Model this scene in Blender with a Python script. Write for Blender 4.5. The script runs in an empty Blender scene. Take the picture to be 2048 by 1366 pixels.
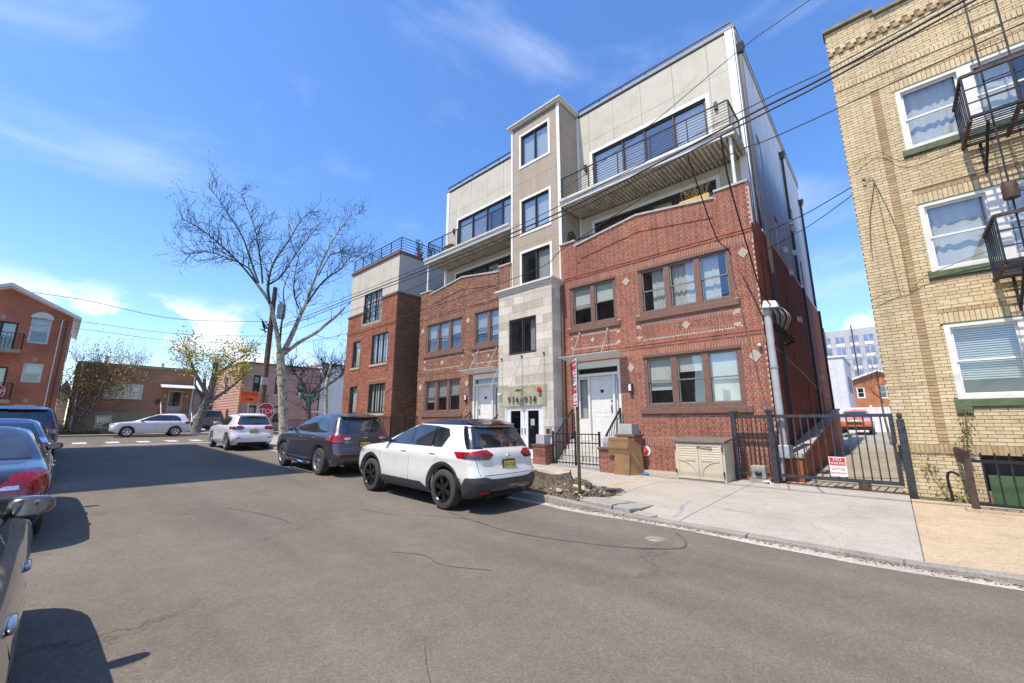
import bpy, bmesh, math, random
from mathutils import Vector, Matrix
from mathutils.bvhtree import BVHTree
R = math.radians
random.seed(7)
scene = bpy.context.scene
col = scene.collection
# ------------------------------------------------------------ camera
CAM = Vector((0, 0, 1.55))
cam = bpy.data.cameras.new('camera'); camo = bpy.data.objects.new('camera', cam); col.objects.link(camo)
cam.sensor_width = 36; cam.lens = 820 / 2048 * 36; cam.clip_start = 0.05; cam.clip_end = 3000
camo.location = CAM; camo.rotation_euler = (R(90 + 11.175), 0, R(42.4))
scene.camera = camo
scene.render.resolution_x = 1024; scene.render.resolution_y = 683
scene.render.engine = 'CYCLES'
scene.view_settings.view_transform = 'Standard'; scene.view_settings.look = 'None'
scene.view_settings.exposure = 0.54; scene.view_settings.gamma = 1.0
scene.view_settings.use_curve_mapping = False
# ------------------------------------------------------------ sun and sky
SUN_EL, SUN_AZ = 61.0, 6.0          # the sun stands behind the camera's street side, a little to the left
sd = Vector((math.sin(R(SUN_AZ)) * math.cos(R(SUN_EL)), math.cos(R(SUN_AZ)) * math.cos(R(SUN_EL)), -math.sin(R(SUN_EL))))
sun = bpy.data.lights.new('sun', 'SUN'); sun.energy = 4.3; sun.angle = R(0.5); sun.color = (1.0, 0.90, 0.775)
suno = bpy.data.objects.new('sun', sun); col.objects.link(suno)
suno.rotation_euler = sd.to_track_quat('-Z', 'Y').to_euler(); suno.location = (0, -20, 40)
world = bpy.data.worlds.new('World'); scene.world = world; world.use_nodes = True
wn = world.node_tree.nodes; wl = world.node_tree.links; wn.clear()
out = wn.new('ShaderNodeOutputWorld'); bg = wn.new('ShaderNodeBackground'); bg.inputs['Strength'].default_value = 0.15
sky = wn.new('ShaderNodeTexSky'); sky.sky_type = 'NISHITA'; sky.sun_disc = False
sky.sun_elevation = R(SUN_EL); sky.sun_rotation = math.atan2(-sd.x, -sd.y)
sky.altitude = 0; sky.air_density = 1.0; sky.dust_density = 0.35; sky.ozone_density = 3.0
tc = wn.new('ShaderNodeTexCoord')
def wnode(t, **kw):
    n = wn.new(t)
    for k, v in kw.items():
        if k in n.inputs: n.inputs[k].default_value = v
        else: setattr(n, k, v)
    return n
# thin high cloud: noise on the direction, stretched sideways, only above the horizon
def cloud(scale, rot, lo, hi, detail, dist, amount):
    m = wn.new('ShaderNodeMapping'); m.inputs['Scale'].default_value = scale; m.inputs['Rotation'].default_value = rot
    wl.new(tc.outputs['Generated'], m.inputs['Vector'])
    n = wnode('ShaderNodeTexNoise', Scale=1.0, Detail=detail, Roughness=0.55, Distortion=dist); wl.new(m.outputs[0], n.inputs['Vector'])
    r = wn.new('ShaderNodeMapRange'); r.interpolation_type = 'SMOOTHSTEP'; r.inputs['From Min'].default_value = lo; r.inputs['From Max'].default_value = hi
    r.inputs['To Max'].default_value = amount; wl.new(n.outputs['Fac'], r.inputs['Value'])
    return r.outputs[0]
sep = wn.new('ShaderNodeSeparateXYZ'); wl.new(tc.outputs['Generated'], sep.inputs[0])
c1 = cloud((1.7, 1.5, 4.6), (0.3, 0.25, 2.1), 0.53, 0.86, 7, 0.5, 0.62)
c2 = cloud((6.5, 6.5, 11), (0, 0, 0.95), 0.535, 0.63, 6, 0.2, 0.85)
low = wn.new('ShaderNodeMapRange'); low.interpolation_type = 'SMOOTHSTEP'; low.inputs['From Min'].default_value = 0.25; low.inputs['From Max'].default_value = 0.19
wl.new(sep.outputs['Z'], low.inputs['Value'])
c2m = wnode('ShaderNodeMath', operation='MULTIPLY'); wl.new(c2, c2m.inputs[0]); wl.new(low.outputs[0], c2m.inputs[1])
cmx = wnode('ShaderNodeMath', operation='MAXIMUM'); wl.new(c1, cmx.inputs[0]); wl.new(c2m.outputs[0], cmx.inputs[1])
mix = wn.new('ShaderNodeMix'); mix.data_type = 'RGBA'; mix.inputs['B'].default_value = (6.0, 6.3, 6.8, 1)
hs = wnode('ShaderNodeHueSaturation', Saturation=1.20, Value=1.36, Hue=.507); wl.new(sky.outputs[0], hs.inputs['Color'])
wl.new(cmx.outputs[0], mix.inputs['Factor']); wl.new(hs.outputs[0], mix.inputs['A'])
wl.new(mix.outputs['Result'], bg.inputs['Color']); wl.new(bg.outputs[0], out.inputs['Surface'])

# ------------------------------------------------------------ ground height
GX = [0, 6, 12, 20, 28, 37, 60, 200]; GZ = [0, .06, .19, .40, .56, .68, .8, .9]
def lerp_tab(xs, ys, x):
    if x <= xs[0]: return ys[0]
    for i in range(1, len(xs)):
        if x <= xs[i]:
            t = (x - xs[i-1]) / (xs[i] - xs[i-1]); return ys[i-1] + t * (ys[i] - ys[i-1])
    return ys[-1]
def zr(x): return lerp_tab(GX, GZ, -x)
def zs(x, y):            # pavement in front of the houses
    return zr(x) + .085 + .055 * min(max((y - 6.6) / 5.4, 0), 1) + max(0, y - 12) * .023

# ------------------------------------------------------------ materials
def newmat(name):
    m = bpy.data.materials.new(name); m.use_nodes = True
    nt = m.node_tree; return m, nt, nt.nodes, nt.links, nt.nodes['Principled BSDF']
def N(nt, t, **kw):
    n = nt.nodes.new(t)
    for k, v in kw.items():
        if k in n.inputs: n.inputs[k].default_value = v
        else: setattr(n, k, v)
    return n
def ramp(nt, src, stops):
    r = nt.nodes.new('ShaderNodeValToRGB'); e = r.color_ramp.elements
    while len(e) < len(stops): e.new(0.5)
    for i, (p, c) in enumerate(stops): e[i].position = p; e[i].color = (*c, 1)
    nt.links.new(src, r.inputs[0]); return r.outputs[0]
def M(name, c, rough=.6, metal=0, var=.12, scale=6, bump=0, bscale=40, coat=0, spec=.5, c2=None, streak=0):
    """plain coloured surface with two scales of mottling and an optional fine relief"""
    m, nt, n, l, b = newmat(name)
    geo = N(nt, 'ShaderNodeNewGeometry')
    c2 = c2 or tuple(max(0, v * (1 - var * 1.6)) for v in c)
    ch = tuple(min(1, v * (1 + var)) for v in c)
    nz = N(nt, 'ShaderNodeTexNoise', Scale=scale, Detail=5.0, Roughness=.6); l.new(geo.outputs['Position'], nz.inputs['Vector'])
    cr = ramp(nt, nz.outputs['Fac'], [(.3, c2), (.5, c), (.72, ch)])
    if streak:            # rain streaks: noise drawn out downwards
        mp = N(nt, 'ShaderNodeMapping'); mp.inputs['Scale'].default_value = (5, 5, .35); l.new(geo.outputs['Position'], mp.inputs['Vector'])
        n3 = N(nt, 'ShaderNodeTexNoise', Scale=1.0, Detail=5.0, Roughness=.6); l.new(mp.outputs[0], n3.inputs['Vector']); f3 = ramp(nt, n3.outputs['Fac'], [(.34, (1 - streak,) * 3), (.6, (1, 1, 1))])
        mm = N(nt, 'ShaderNodeMix', data_type='RGBA', blend_type='MULTIPLY'); mm.inputs['Factor'].default_value = 1; l.new(cr, mm.inputs['A']); l.new(f3, mm.inputs['B']); cr = mm.outputs['Result']
    l.new(cr, b.inputs['Base Color'])
    b.inputs['Roughness'].default_value = rough; b.inputs['Metallic'].default_value = metal
    b.inputs['Specular IOR Level'].default_value = spec
    if coat: b.inputs['Coat Weight'].default_value = coat; b.inputs['Coat Roughness'].default_value = .03
    if bump:
        n2 = N(nt, 'ShaderNodeTexNoise', Scale=bscale, Detail=4.0); l.new(geo.outputs['Position'], n2.inputs['Vector'])
        bp = N(nt, 'ShaderNodeBump', Strength=bump, Distance=.01); l.new(n2.outputs['Fac'], bp.inputs['Height']); l.new(bp.outputs[0], b.inputs['Normal'])
    return m
def Mglass(name, tint=(.6, .66, .66), ior=1.75, rough=.02):
    m, nt, n, l, b = newmat(name); n.remove(b)
    tr = N(nt, 'ShaderNodeBsdfTransparent'); tr.inputs[0].default_value = (*tint, 1)
    gl = N(nt, 'ShaderNodeBsdfGlossy', Roughness=rough); gl.inputs['Color'].default_value = (.95, .97, 1, 1)
    fr = N(nt, 'ShaderNodeFresnel'); mx = N(nt, 'ShaderNodeMixShader'); g2 = N(nt, 'ShaderNodeNewGeometry'); io = N(nt, 'ShaderNodeMapRange'); io.inputs['To Min'].default_value = ior; io.inputs['To Max'].default_value = 1 / ior; l.new(g2.outputs['Backfacing'], io.inputs['Value']); l.new(io.outputs[0], fr.inputs['IOR'])
    nz = N(nt, 'ShaderNodeTexNoise', Scale=1.3, Detail=1.0); geo = N(nt, 'ShaderNodeNewGeometry'); l.new(geo.outputs['Position'], nz.inputs['Vector'])
    bp = N(nt, 'ShaderNodeBump', Strength=.12, Distance=.02); l.new(nz.outputs['Fac'], bp.inputs['Height']); l.new(bp.outputs[0], gl.inputs['Normal'])
    l.new(fr.outputs[0], mx.inputs[0]); l.new(tr.outputs[0], mx.inputs[1]); l.new(gl.outputs[0], mx.inputs[2])
    l.new(mx.outputs[0], nt.nodes['Material Output'].inputs['Surface']); return m
def Mpieces(name, stops, rough=.85, scale=9, bump=.5, bscale=120, dirt=.25):
    """bricks, blocks, boards: a colour of its own for each piece (face attribute 'rnd') with grain and grime on top"""
    m, nt, n, l, b = newmat(name)
    at = N(nt, 'ShaderNodeAttribute', attribute_name='rnd'); geo = N(nt, 'ShaderNodeNewGeometry')
    base = ramp(nt, at.outputs['Fac'], stops)
    nz = N(nt, 'ShaderNodeTexNoise', Scale=scale, Detail=6.0, Roughness=.65); l.new(geo.outputs['Position'], nz.inputs['Vector'])
    big = N(nt, 'ShaderNodeTexNoise', Scale=.55, Detail=4.0, Roughness=.6); l.new(geo.outputs['Position'], big.inputs['Vector'])
    f = ramp(nt, nz.outputs['Fac'], [(.25, (1 - dirt,) * 3), (.55, (1, 1, 1)), (.8, (1.0 + dirt * .6,) * 3)])
    f2 = ramp(nt, big.outputs['Fac'], [(.3, (1 - dirt * .7,) * 3), (.6, (1, 1, 1))])
    m1 = N(nt, 'ShaderNodeMix', data_type='RGBA', blend_type='MULTIPLY'); m1.inputs['Factor'].default_value = 1
    m2 = N(nt, 'ShaderNodeMix', data_type='RGBA', blend_type='MULTIPLY'); m2.inputs['Factor'].default_value = 1
    l.new(base, m1.inputs['A']); l.new(f, m1.inputs['B']); l.new(m1.outputs['Result'], m2.inputs['A']); l.new(f2, m2.inputs['B'])
    mp = N(nt, 'ShaderNodeMapping'); mp.inputs['Scale'].default_value = (3.2, 3.2, .3); l.new(geo.outputs['Position'], mp.inputs['Vector'])
    n3 = N(nt, 'ShaderNodeTexNoise', Scale=1.0, Detail=5.0, Roughness=.6); l.new(mp.outputs[0], n3.inputs['Vector']); f3 = ramp(nt, n3.outputs['Fac'], [(.33, (1 - dirt * .8,) * 3), (.52, (1, 1, 1)), (.75, (1 + dirt * .35,) * 3)])
    m3 = N(nt, 'ShaderNodeMix', data_type='RGBA', blend_type='MULTIPLY'); m3.inputs['Factor'].default_value = 1; l.new(m2.outputs['Result'], m3.inputs['A']); l.new(f3, m3.inputs['B'])
    l.new(m3.outputs['Result'], b.inputs['Base Color']); b.inputs['Roughness'].default_value = rough; b.inputs['Specular IOR Level'].default_value = .25
    n2 = N(nt, 'ShaderNodeTexNoise', Scale=bscale, Detail=3.0); l.new(geo.outputs['Position'], n2.inputs['Vector'])
    bp = N(nt, 'ShaderNodeBump', Strength=bump, Distance=.004); l.new(n2.outputs['Fac'], bp.inputs['Height']); l.new(bp.outputs[0], b.inputs['Normal'])
    return m
def Mbrick(name, axis, c1, c2, mortar, bw=.21, bh=.072, ms=.012, bump=.6, rough=.85):
    """far brickwork, too fine to pick apart"""
    m, nt, n, l, b = newmat(name)
    geo = N(nt, 'ShaderNodeNewGeometry'); sp = N(nt, 'ShaderNodeSeparateXYZ'); cb = N(nt, 'ShaderNodeCombineXYZ')
    l.new(geo.outputs['Position'], sp.inputs[0]); l.new(sp.outputs['X' if axis == 'x' else 'Y'], cb.inputs['X']); l.new(sp.outputs['Z'], cb.inputs['Y'])
    bt = N(nt, 'ShaderNodeTexBrick', Scale=1.0); bt.inputs['Brick Width'].default_value = bw; bt.inputs['Row Height'].default_value = bh; bt.inputs['Mortar Size'].default_value = ms
    bt.inputs['Color1'].default_value = (*c1, 1); bt.inputs['Color2'].default_value = (*c2, 1); bt.inputs['Mortar'].default_value = (*mortar, 1)
    l.new(cb.outputs[0], bt.inputs['Vector'])
    nz = N(nt, 'ShaderNodeTexNoise', Scale=.7, Detail=5.0); l.new(geo.outputs['Position'], nz.inputs['Vector'])
    f = ramp(nt, nz.outputs['Fac'], [(.3, (.72, .72, .72)), (.65, (1.1, 1.1, 1.1))])
    mx = N(nt, 'ShaderNodeMix', data_type='RGBA', blend_type='MULTIPLY'); mx.inputs['Factor'].default_value = 1
    l.new(bt.outputs['Color'], mx.inputs['A']); l.new(f, mx.inputs['B']); l.new(mx.outputs['Result'], b.inputs['Base Color'])
    b.inputs['Roughness'].default_value = rough; b.inputs['Specular IOR Level'].default_value = .2
    bp = N(nt, 'ShaderNodeBump', Strength=bump, Distance=.008, invert=True); l.new(bt.outputs['Fac'], bp.inputs['Height']); l.new(bp.outputs[0], b.inputs['Normal'])
    return m

# ------------------------------------------------------------ mesh helpers
def tag(o, label=None, cat=None, group=None, kind=None):
    if label: o['label'] = label
    if cat: o['category'] = cat
    if group: o['group'] = group
    if kind: o['kind'] = kind
    return o
def thing(name, label, cat, loc=(0, 0, 0), group=None, rz=0):
    o = bpy.data.objects.new(name, None); o.empty_display_size = .3; col.objects.link(o)
    o.location = loc; o.rotation_euler = (0, 0, rz); return tag(o, label, cat, group)
def link(o, parent, world=True):
    col.objects.link(o)
    if parent is not None:
        o.parent = parent
        if world and parent.type == 'EMPTY': o.location = -parent.location if parent.parent is None else o.location
    return o
class MB:
    def __init__(s): s.v = []; s.f = []; s.m = []; s.r = []
    def quad(s, a, b, c, d, mi=0, r=0):
        i = len(s.v); s.v += [tuple(a), tuple(b), tuple(c), tuple(d)]; s.f.append((i, i+1, i+2, i+3)); s.m.append(mi); s.r.append(r)
    def poly(s, pts, mi=0, r=0):
        i = len(s.v); s.v += [tuple(p) for p in pts]; s.f.append(tuple(range(i, i + len(pts)))); s.m.append(mi); s.r.append(r)
    def box(s, x0, x1, y0, y1, z0, z1, mi=0, r=0):
        if x0 > x1: x0, x1 = x1, x0
        if y0 > y1: y0, y1 = y1, y0
        if z0 > z1: z0, z1 = z1, z0
        i = len(s.v)
        s.v += [(x0,y0,z0),(x1,y0,z0),(x1,y1,z0),(x0,y1,z0),(x0,y0,z1),(x1,y0,z1),(x1,y1,z1),(x0,y1,z1)]
        for q in ((0,3,2,1),(4,5,6,7),(0,1,5,4),(1,2,6,5),(2,3,7,6),(3,0,4,7)):
            s.f.append(tuple(i + k for k in q)); s.m.append(mi); s.r.append(r)
        return s
    def hexa(s, bot, top, mi=0, r=0):     # eight corners: four below, four above (both counter-clockwise from above)
        i = len(s.v); s.v += [tuple(p) for p in bot] + [tuple(p) for p in top]
        for q in ((0,3,2,1),(4,5,6,7),(0,1,5,4),(1,2,6,5),(2,3,7,6),(3,0,4,7)):
            s.f.append(tuple(i + k for k in q)); s.m.append(mi); s.r.append(r)
        return s
    def prism(s, pts, d, mi=0, r=0):      # polygon (3-D points) extruded by vector d
        d = Vector(d); n = len(pts); i = len(s.v)
        s.v += [tuple(p) for p in pts] + [tuple(Vector(p) + d) for p in pts]
        s.f.append(tuple(range(i + n - 1, i - 1, -1))); s.m.append(mi); s.r.append(r)
        s.f.append(tuple(range(i + n, i + 2 * n))); s.m.append(mi); s.r.append(r)
        for k in range(n):
            s.f.append((i + k, i + (k+1) % n, i + n + (k+1) % n, i + n + k)); s.m.append(mi); s.r.append(r)
        return s
    def tube(s, pts, rad, n=8, mi=0, cap=True, r=0):
        pts = [Vector(p) for p in pts]; rads = rad if isinstance(rad, (list, tuple)) else [rad] * len(pts)
        i0 = len(s.v); prev = None
        for k, p in enumerate(pts):
            t = (pts[min(k+1, len(pts)-1)] - pts[max(k-1, 0)])
            t = t.normalized() if t.length > 1e-9 else Vector((0, 0, 1))
            if prev is None:
                u = t.orthogonal().normalized()
            else:
                u = (prev - t * prev.dot(t)); u = u.normalized() if u.length > 1e-6 else t.orthogonal().normalized()
            prev = u; w = t.cross(u)
            for j in range(n):
                a = 2 * math.pi * j / n; s.v.append(tuple(p + (u * math.cos(a) + w * math.sin(a)) * rads[k]))
        for k in range(len(pts) - 1):
            for j in range(n):
                s.f.append((i0 + k*n + j, i0 + k*n + (j+1) % n, i0 + (k+1)*n + (j+1) % n, i0 + (k+1)*n + j)); s.m.append(mi); s.r.append(r)
        if cap:
            s.f.append(tuple(i0 + j for j in range(n-1, -1, -1))); s.m.append(mi); s.r.append(r)
            e = i0 + (len(pts)-1)*n; s.f.append(tuple(e + j for j in range(n))); s.m.append(mi); s.r.append(r)
        return s
    def bar(s, a, b, w, h=None, mi=0, up=(0, 0, 1)):     # square bar between two points
        a = Vector(a); b = Vector(b); t = (b - a).normalized(); h = h or w; up = Vector(up)
        if abs(t.dot(up)) > .95: up = Vector((0, 1, 0)) if abs(t.y) < .9 else Vector((1, 0, 0))
        u = t.cross(up).normalized() * w / 2; v = u.cross(t).normalized() * h / 2
        q = [a - u - v, a + u - v, a + u + v, a - u + v]
        return s.prism(q, b - a, mi)
    def lathe(s, prof, o=(0,0,0), axis='z', n=24, mi=0):
        i0 = len(s.v); o = Vector(o)
        for (r, h) in prof:
            for j in range(n):
                a = 2 * math.pi * j / n; c, d = r * math.cos(a), r * math.sin(a)
                p = {'z': (c, d, h), 'y': (c, h, d), 'x': (h, c, d)}[axis]; s.v.append(tuple(o + Vector(p)))
        for k in range(len(prof) - 1):
            for j in range(n):
                s.f.append((i0 + k*n + j, i0 + k*n + (j+1) % n, i0 + (k+1)*n + (j+1) % n, i0 + (k+1)*n + j)); s.m.append(mi); s.r.append(0)
        return s
    def mesh(s, name, mats, smooth=None, fixn=True):
        me = bpy.data.meshes.new(name); me.from_pydata(s.v, [], s.f)
        for m in (mats if isinstance(mats, (list, tuple)) else [mats]): me.materials.append(m)
        if any(s.m): me.polygons.foreach_set('material_index', s.m)
        if any(s.r):
            at = me.attributes.new('rnd', 'FLOAT', 'FACE'); at.data.foreach_set('value', s.r)
        if fixn:
            bm = bmesh.new(); bm.from_mesh(me); bmesh.ops.recalc_face_normals(bm, faces=bm.faces); bm.to_mesh(me); bm.free()
        if smooth is not None:
            me.polygons.foreach_set('use_smooth', [True] * len(me.polygons)); me.set_sharp_from_angle(angle=R(smooth))
        me.update(); return me
    def build(s, name, mats, parent=None, smooth=None, world=True, fixn=True, bevel=0):
        o = bpy.data.objects.new(name, s.mesh(name, mats, smooth, fixn)); link(o, parent, world)
        if bevel:
            bv = o.modifiers.new('bevel', 'BEVEL'); bv.width = bevel; bv.segments = 2; bv.limit_method = 'ANGLE'
        return o
def box(name, mat, x0, x1, y0, y1, z0, z1, parent=None, bevel=0, world=True):
    return MB().box(x0, x1, y0, y1, z0, z1).build(name, mat, parent, fixn=False, bevel=bevel, world=world)
def text_mesh(name, s, size, mat, mtx, parent=None, extrude=.002, world=True, sx=1.0, font_space=1.0):
    cu = bpy.data.curves.new(name, 'FONT'); cu.body = s; cu.size = size; cu.extrude = extrude; cu.align_x = 'CENTER'; cu.align_y = 'CENTER'; cu.space_character = font_space
    cu.resolution_u = 3
    t = bpy.data.objects.new(name, cu); col.objects.link(t)
    dg = bpy.context.evaluated_depsgraph_get(); me = bpy.data.meshes.new_from_object(t.evaluated_get(dg))
    bpy.data.objects.remove(t); bpy.data.curves.remove(cu)
    me.transform(Matrix.Diagonal((sx, 1, 1, 1))); me.transform(mtx); me.materials.clear(); me.materials.append(mat); me.name = name
    o = bpy.data.objects.new(name, me); link(o, parent, world); return o
def face_mtx(origin, right, up):     # text plane: x along right, y along up
    r = Vector(right).normalized(); u = Vector(up).normalized(); n = r.cross(u)
    m = Matrix((r, u, n)).transposed().to_4x4(); m.translation = Vector(origin); return m
def jit(a): return random.uniform(-a, a)
def polyline(p, n):                  # Catmull-Rom through points
    p = [Vector(q) for q in p]; o = []
    for i in range(len(p) - 1):
        a, b, c, d = p[max(i-1, 0)], p[i], p[i+1], p[min(i+2, len(p)-1)]
        for k in range(n):
            t = k / n; o.append(.5 * ((2*b) + (c-a)*t + (2*a-5*b+4*c-d)*t*t + (3*b-a-3*c+d)*t**3))
    o.append(p[-1]); return o
# ------------------------------------------------------------ vehicles
def Mpaint(name, c, metal=0.0, rough=.32, coat=1.0):
    m, nt, n, l, b = newmat(name)
    geo = N(nt, 'ShaderNodeNewGeometry'); nz = N(nt, 'ShaderNodeTexNoise', Scale=3.0, Detail=6.0, Roughness=.7); l.new(geo.outputs['Position'], nz.inputs['Vector'])
    l.new(ramp(nt, nz.outputs['Fac'], [(.3, tuple(v * .9 for v in c)), (.7, c)]), b.inputs['Base Color'])
    l.new(ramp(nt, nz.outputs['Fac'], [(.35, (rough,) * 3), (.8, (rough + .16,) * 3)]), b.inputs['Roughness'])
    b.inputs['Metallic'].default_value = metal; b.inputs['Coat Weight'].default_value = coat; b.inputs['Coat Roughness'].default_value = .04
    return m
CM = dict(
    tyre=M('tyre_rubber', (.045, .042, .038), .88, var=.2, bump=.3, bscale=90), black=M('black_trim', (.035, .036, .038), .5, bump=.15, bscale=300),
    gloss=Mpaint('gloss_black', (.008, .009, .012), 0, .12), under=M('underbody', (.012, .012, .012), .9), rim=M('alloy', (.55, .55, .56), .28, .9, var=.08),
    rimdark=M('black_alloy', (.045, .045, .048), .22, .8, var=.1), chrome=M('chrome', (.75, .76, .78), .12, 1, var=.04),
    red=M('tail_lamp_red', (.26, .006, .009), .12, coat=1, var=.4, scale=22), clear=M('lamp_clear', (.62, .62, .64), .1, .5, coat=1, scale=25, var=.3),
    dimred=M('reflector_red', (.35, .02, .015), .25, var=.2), plate=M('plate_yellow', (.72, .52, .07), .45, var=.08), plateblk=M('plate_frame', (.02, .02, .02), .5), white=M('lamp_white', (.8, .8, .78), .3),
    mirror=M('mirror_glass', (.30, .33, .36), .04, 1, var=.05), smoke=M('lamp_smoke', (.05, .05, .06), .12, .2, coat=1), amber=M('lamp_amber', (.75, .22, .02), .25))
def Mcarglass(name, c=(.012, .015, .017)):
    m, nt, n, l, b = newmat(name)
    b.inputs['Base Color'].default_value = (*c, 1); b.inputs['Roughness'].default_value = .03; b.inputs['IOR'].default_value = 2.0
    geo = N(nt, 'ShaderNodeNewGeometry'); nz = N(nt, 'ShaderNodeTexNoise', Scale=2.2, Detail=2.0); l.new(geo.outputs['Position'], nz.inputs['Vector'])
    l.new(ramp(nt, nz.outputs['Fac'], [(.35, c), (.65, tuple(v * 2.6 for v in c))]), b.inputs['Base Color'])
    return m
CM['glass'] = Mcarglass('car_glass')

PRE = {}
#  z     xf     xr     w    rf   rr
PRE['suv'] = dict(wb=2.70, wr=.362, arch=.425, rows=[
 (.25, 2.02,-2.06,.83,.30,.26),(.33, 2.14,-2.22,.875,.32,.26),(.42, 2.20,-2.31,.90,.34,.25),(.55, 2.25,-2.335,.915,.36,.24),(.68, 2.26,-2.315,.915,.37,.24),(.78, 2.25,-2.26,.912,.38,.25),
 (.87, 2.22,-2.235,.918,.40,.25),(.95, 2.14,-2.235,.92,.42,.25),(1.0, 2.02,-2.225,.91,.44,.25),(1.04, 1.80,-2.215,.895,.45,.25),(1.075,1.45,-2.20,.88,.42,.25),(1.10,1.12,-2.185,.868,.30,.25),
 (1.13, 1.03,-2.165,.845,.16,.22),(1.2, .86,-2.12,.82,.15,.21),(1.3,.61,-2.06,.785,.15,.20),(1.4,.36,-1.995,.745,.16,.20),(1.5,.09,-1.925,.70,.18,.19),(1.56,-.08,-1.88,.665,.2,.19),(1.60,-.22,-1.85,.63,.22,.2),(1.635,-.42,-1.80,.57,.24,.22),(1.662,-.66,-1.70,.47,.24,.22),(1.68,-.9,-1.58,.32,.2,.2),(1.686,-1.0,-1.45,.14,.1,.1)],
 roof=1.555, belt=1.13,
 side=[[(.72,1.135),(.24,1.385),(-.02,1.515),(-.12,1.54),(-.16,1.125)],[(-.24,1.125),(-.19,1.548),(-.86,1.53),(-.90,1.125)],[(-.97,1.125),(-.93,1.525),(-1.28,1.485),(-1.37,1.36),(-1.24,1.15)]],
 rear=[(-.60,1.155),(-.70,1.19),(-.60,1.47),(-.52,1.525),(.52,1.525),(.60,1.47),(.70,1.19),(.60,1.155)], front=[(-.70,1.14),(-.56,1.52),(.56,1.52),(.70,1.14)],
 lamp=[('s',-1.62,1.07),('s',-1.76,.965),('e',.80,.945),('e',.54,.945),('e',.41,1.035),('e',.60,1.115),('e',.80,1.115),('s',-2.02,1.08)], rev=[('s',-1.98,.975),('e',.84,.955),('e',.56,.955),('e',.50,.995),('e',.84,1.01),('s',-1.95,1.02)],
 doors=[.98,-.20,-1.12], handle=[(-.02,1.0),(-1.0,1.01)], clad=.40, head=[('s',1.62,1.01),('s',1.75,.86),('e',.80,.83),('e',.42,.86),('e',.46,.93),('e',.80,1.0)])
PRE['mdx'] = dict(wb=2.75, wr=.37, arch=.43, rows=[
 (.27, 2.08,-2.16,.86,.30,.26),(.36, 2.20,-2.32,.91,.32,.24),(.46, 2.28,-2.40,.935,.34,.22),(.60, 2.33,-2.42,.948,.36,.22),(.72, 2.34,-2.38,.948,.37,.22),(.80,2.33,-2.32,.945,.38,.22),(.88, 2.30,-2.30,.95,.40,.22),
 (.97, 2.22,-2.30,.95,.42,.22),(1.03, 2.05,-2.29,.94,.44,.22),(1.07, 1.78,-2.28,.93,.45,.22),(1.10,1.45,-2.27,.915,.42,.22),(1.125,1.12,-2.26,.90,.30,.22),
 (1.16, 1.03,-2.24,.87,.16,.2),(1.25, .82,-2.19,.845,.15,.19),(1.35,.57,-2.13,.81,.15,.18),(1.45,.32,-2.07,.77,.16,.18),(1.55,.05,-2.0,.725,.18,.17),(1.61,-.12,-1.96,.69,.2,.17),(1.65,-.28,-1.93,.65,.22,.18),(1.685,-.5,-1.88,.59,.24,.2),(1.71,-.75,-1.76,.48,.24,.2),(1.725,-1.0,-1.6,.32,.2,.2),(1.73,-1.1,-1.5,.14,.1,.1)],
 roof=9, belt=1.16,
 side=[[(.72,1.165),(.22,1.43),(-.04,1.56),(-.12,1.59),(-.16,1.155)],[(-.24,1.155),(-.19,1.598),(-.98,1.585),(-1.02,1.155)],[(-1.07,1.155),(-1.03,1.583),(-1.36,1.55),(-1.58,1.40),(-1.70,1.18)]],
 rear=[(-.70,1.17),(-.74,1.2),(-.64,1.54),(-.58,1.58),(.58,1.58),(.64,1.54),(.74,1.2),(.70,1.17)], front=[(-.73,1.17),(-.58,1.57),(.58,1.57),(.73,1.17)],
 lamp=[('s',-1.90,1.07),('s',-1.98,.94),('e',.84,.89),('e',.50,.96),('e',.44,1.09),('e',.80,1.12),('s',-2.05,1.13)], rev=[('e',.72,1.0),('e',.50,1.01),('e',.48,1.06),('e',.72,1.055)],
 doors=[.98,-.20,-1.14], handle=[(-.02,1.0),(-1.0,1.01)], clad=.0, head=[('s',1.66,1.03),('s',1.8,.9),('e',.80,.86),('e',.42,.88),('e',.46,.95),('e',.80,1.03)])
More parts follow.
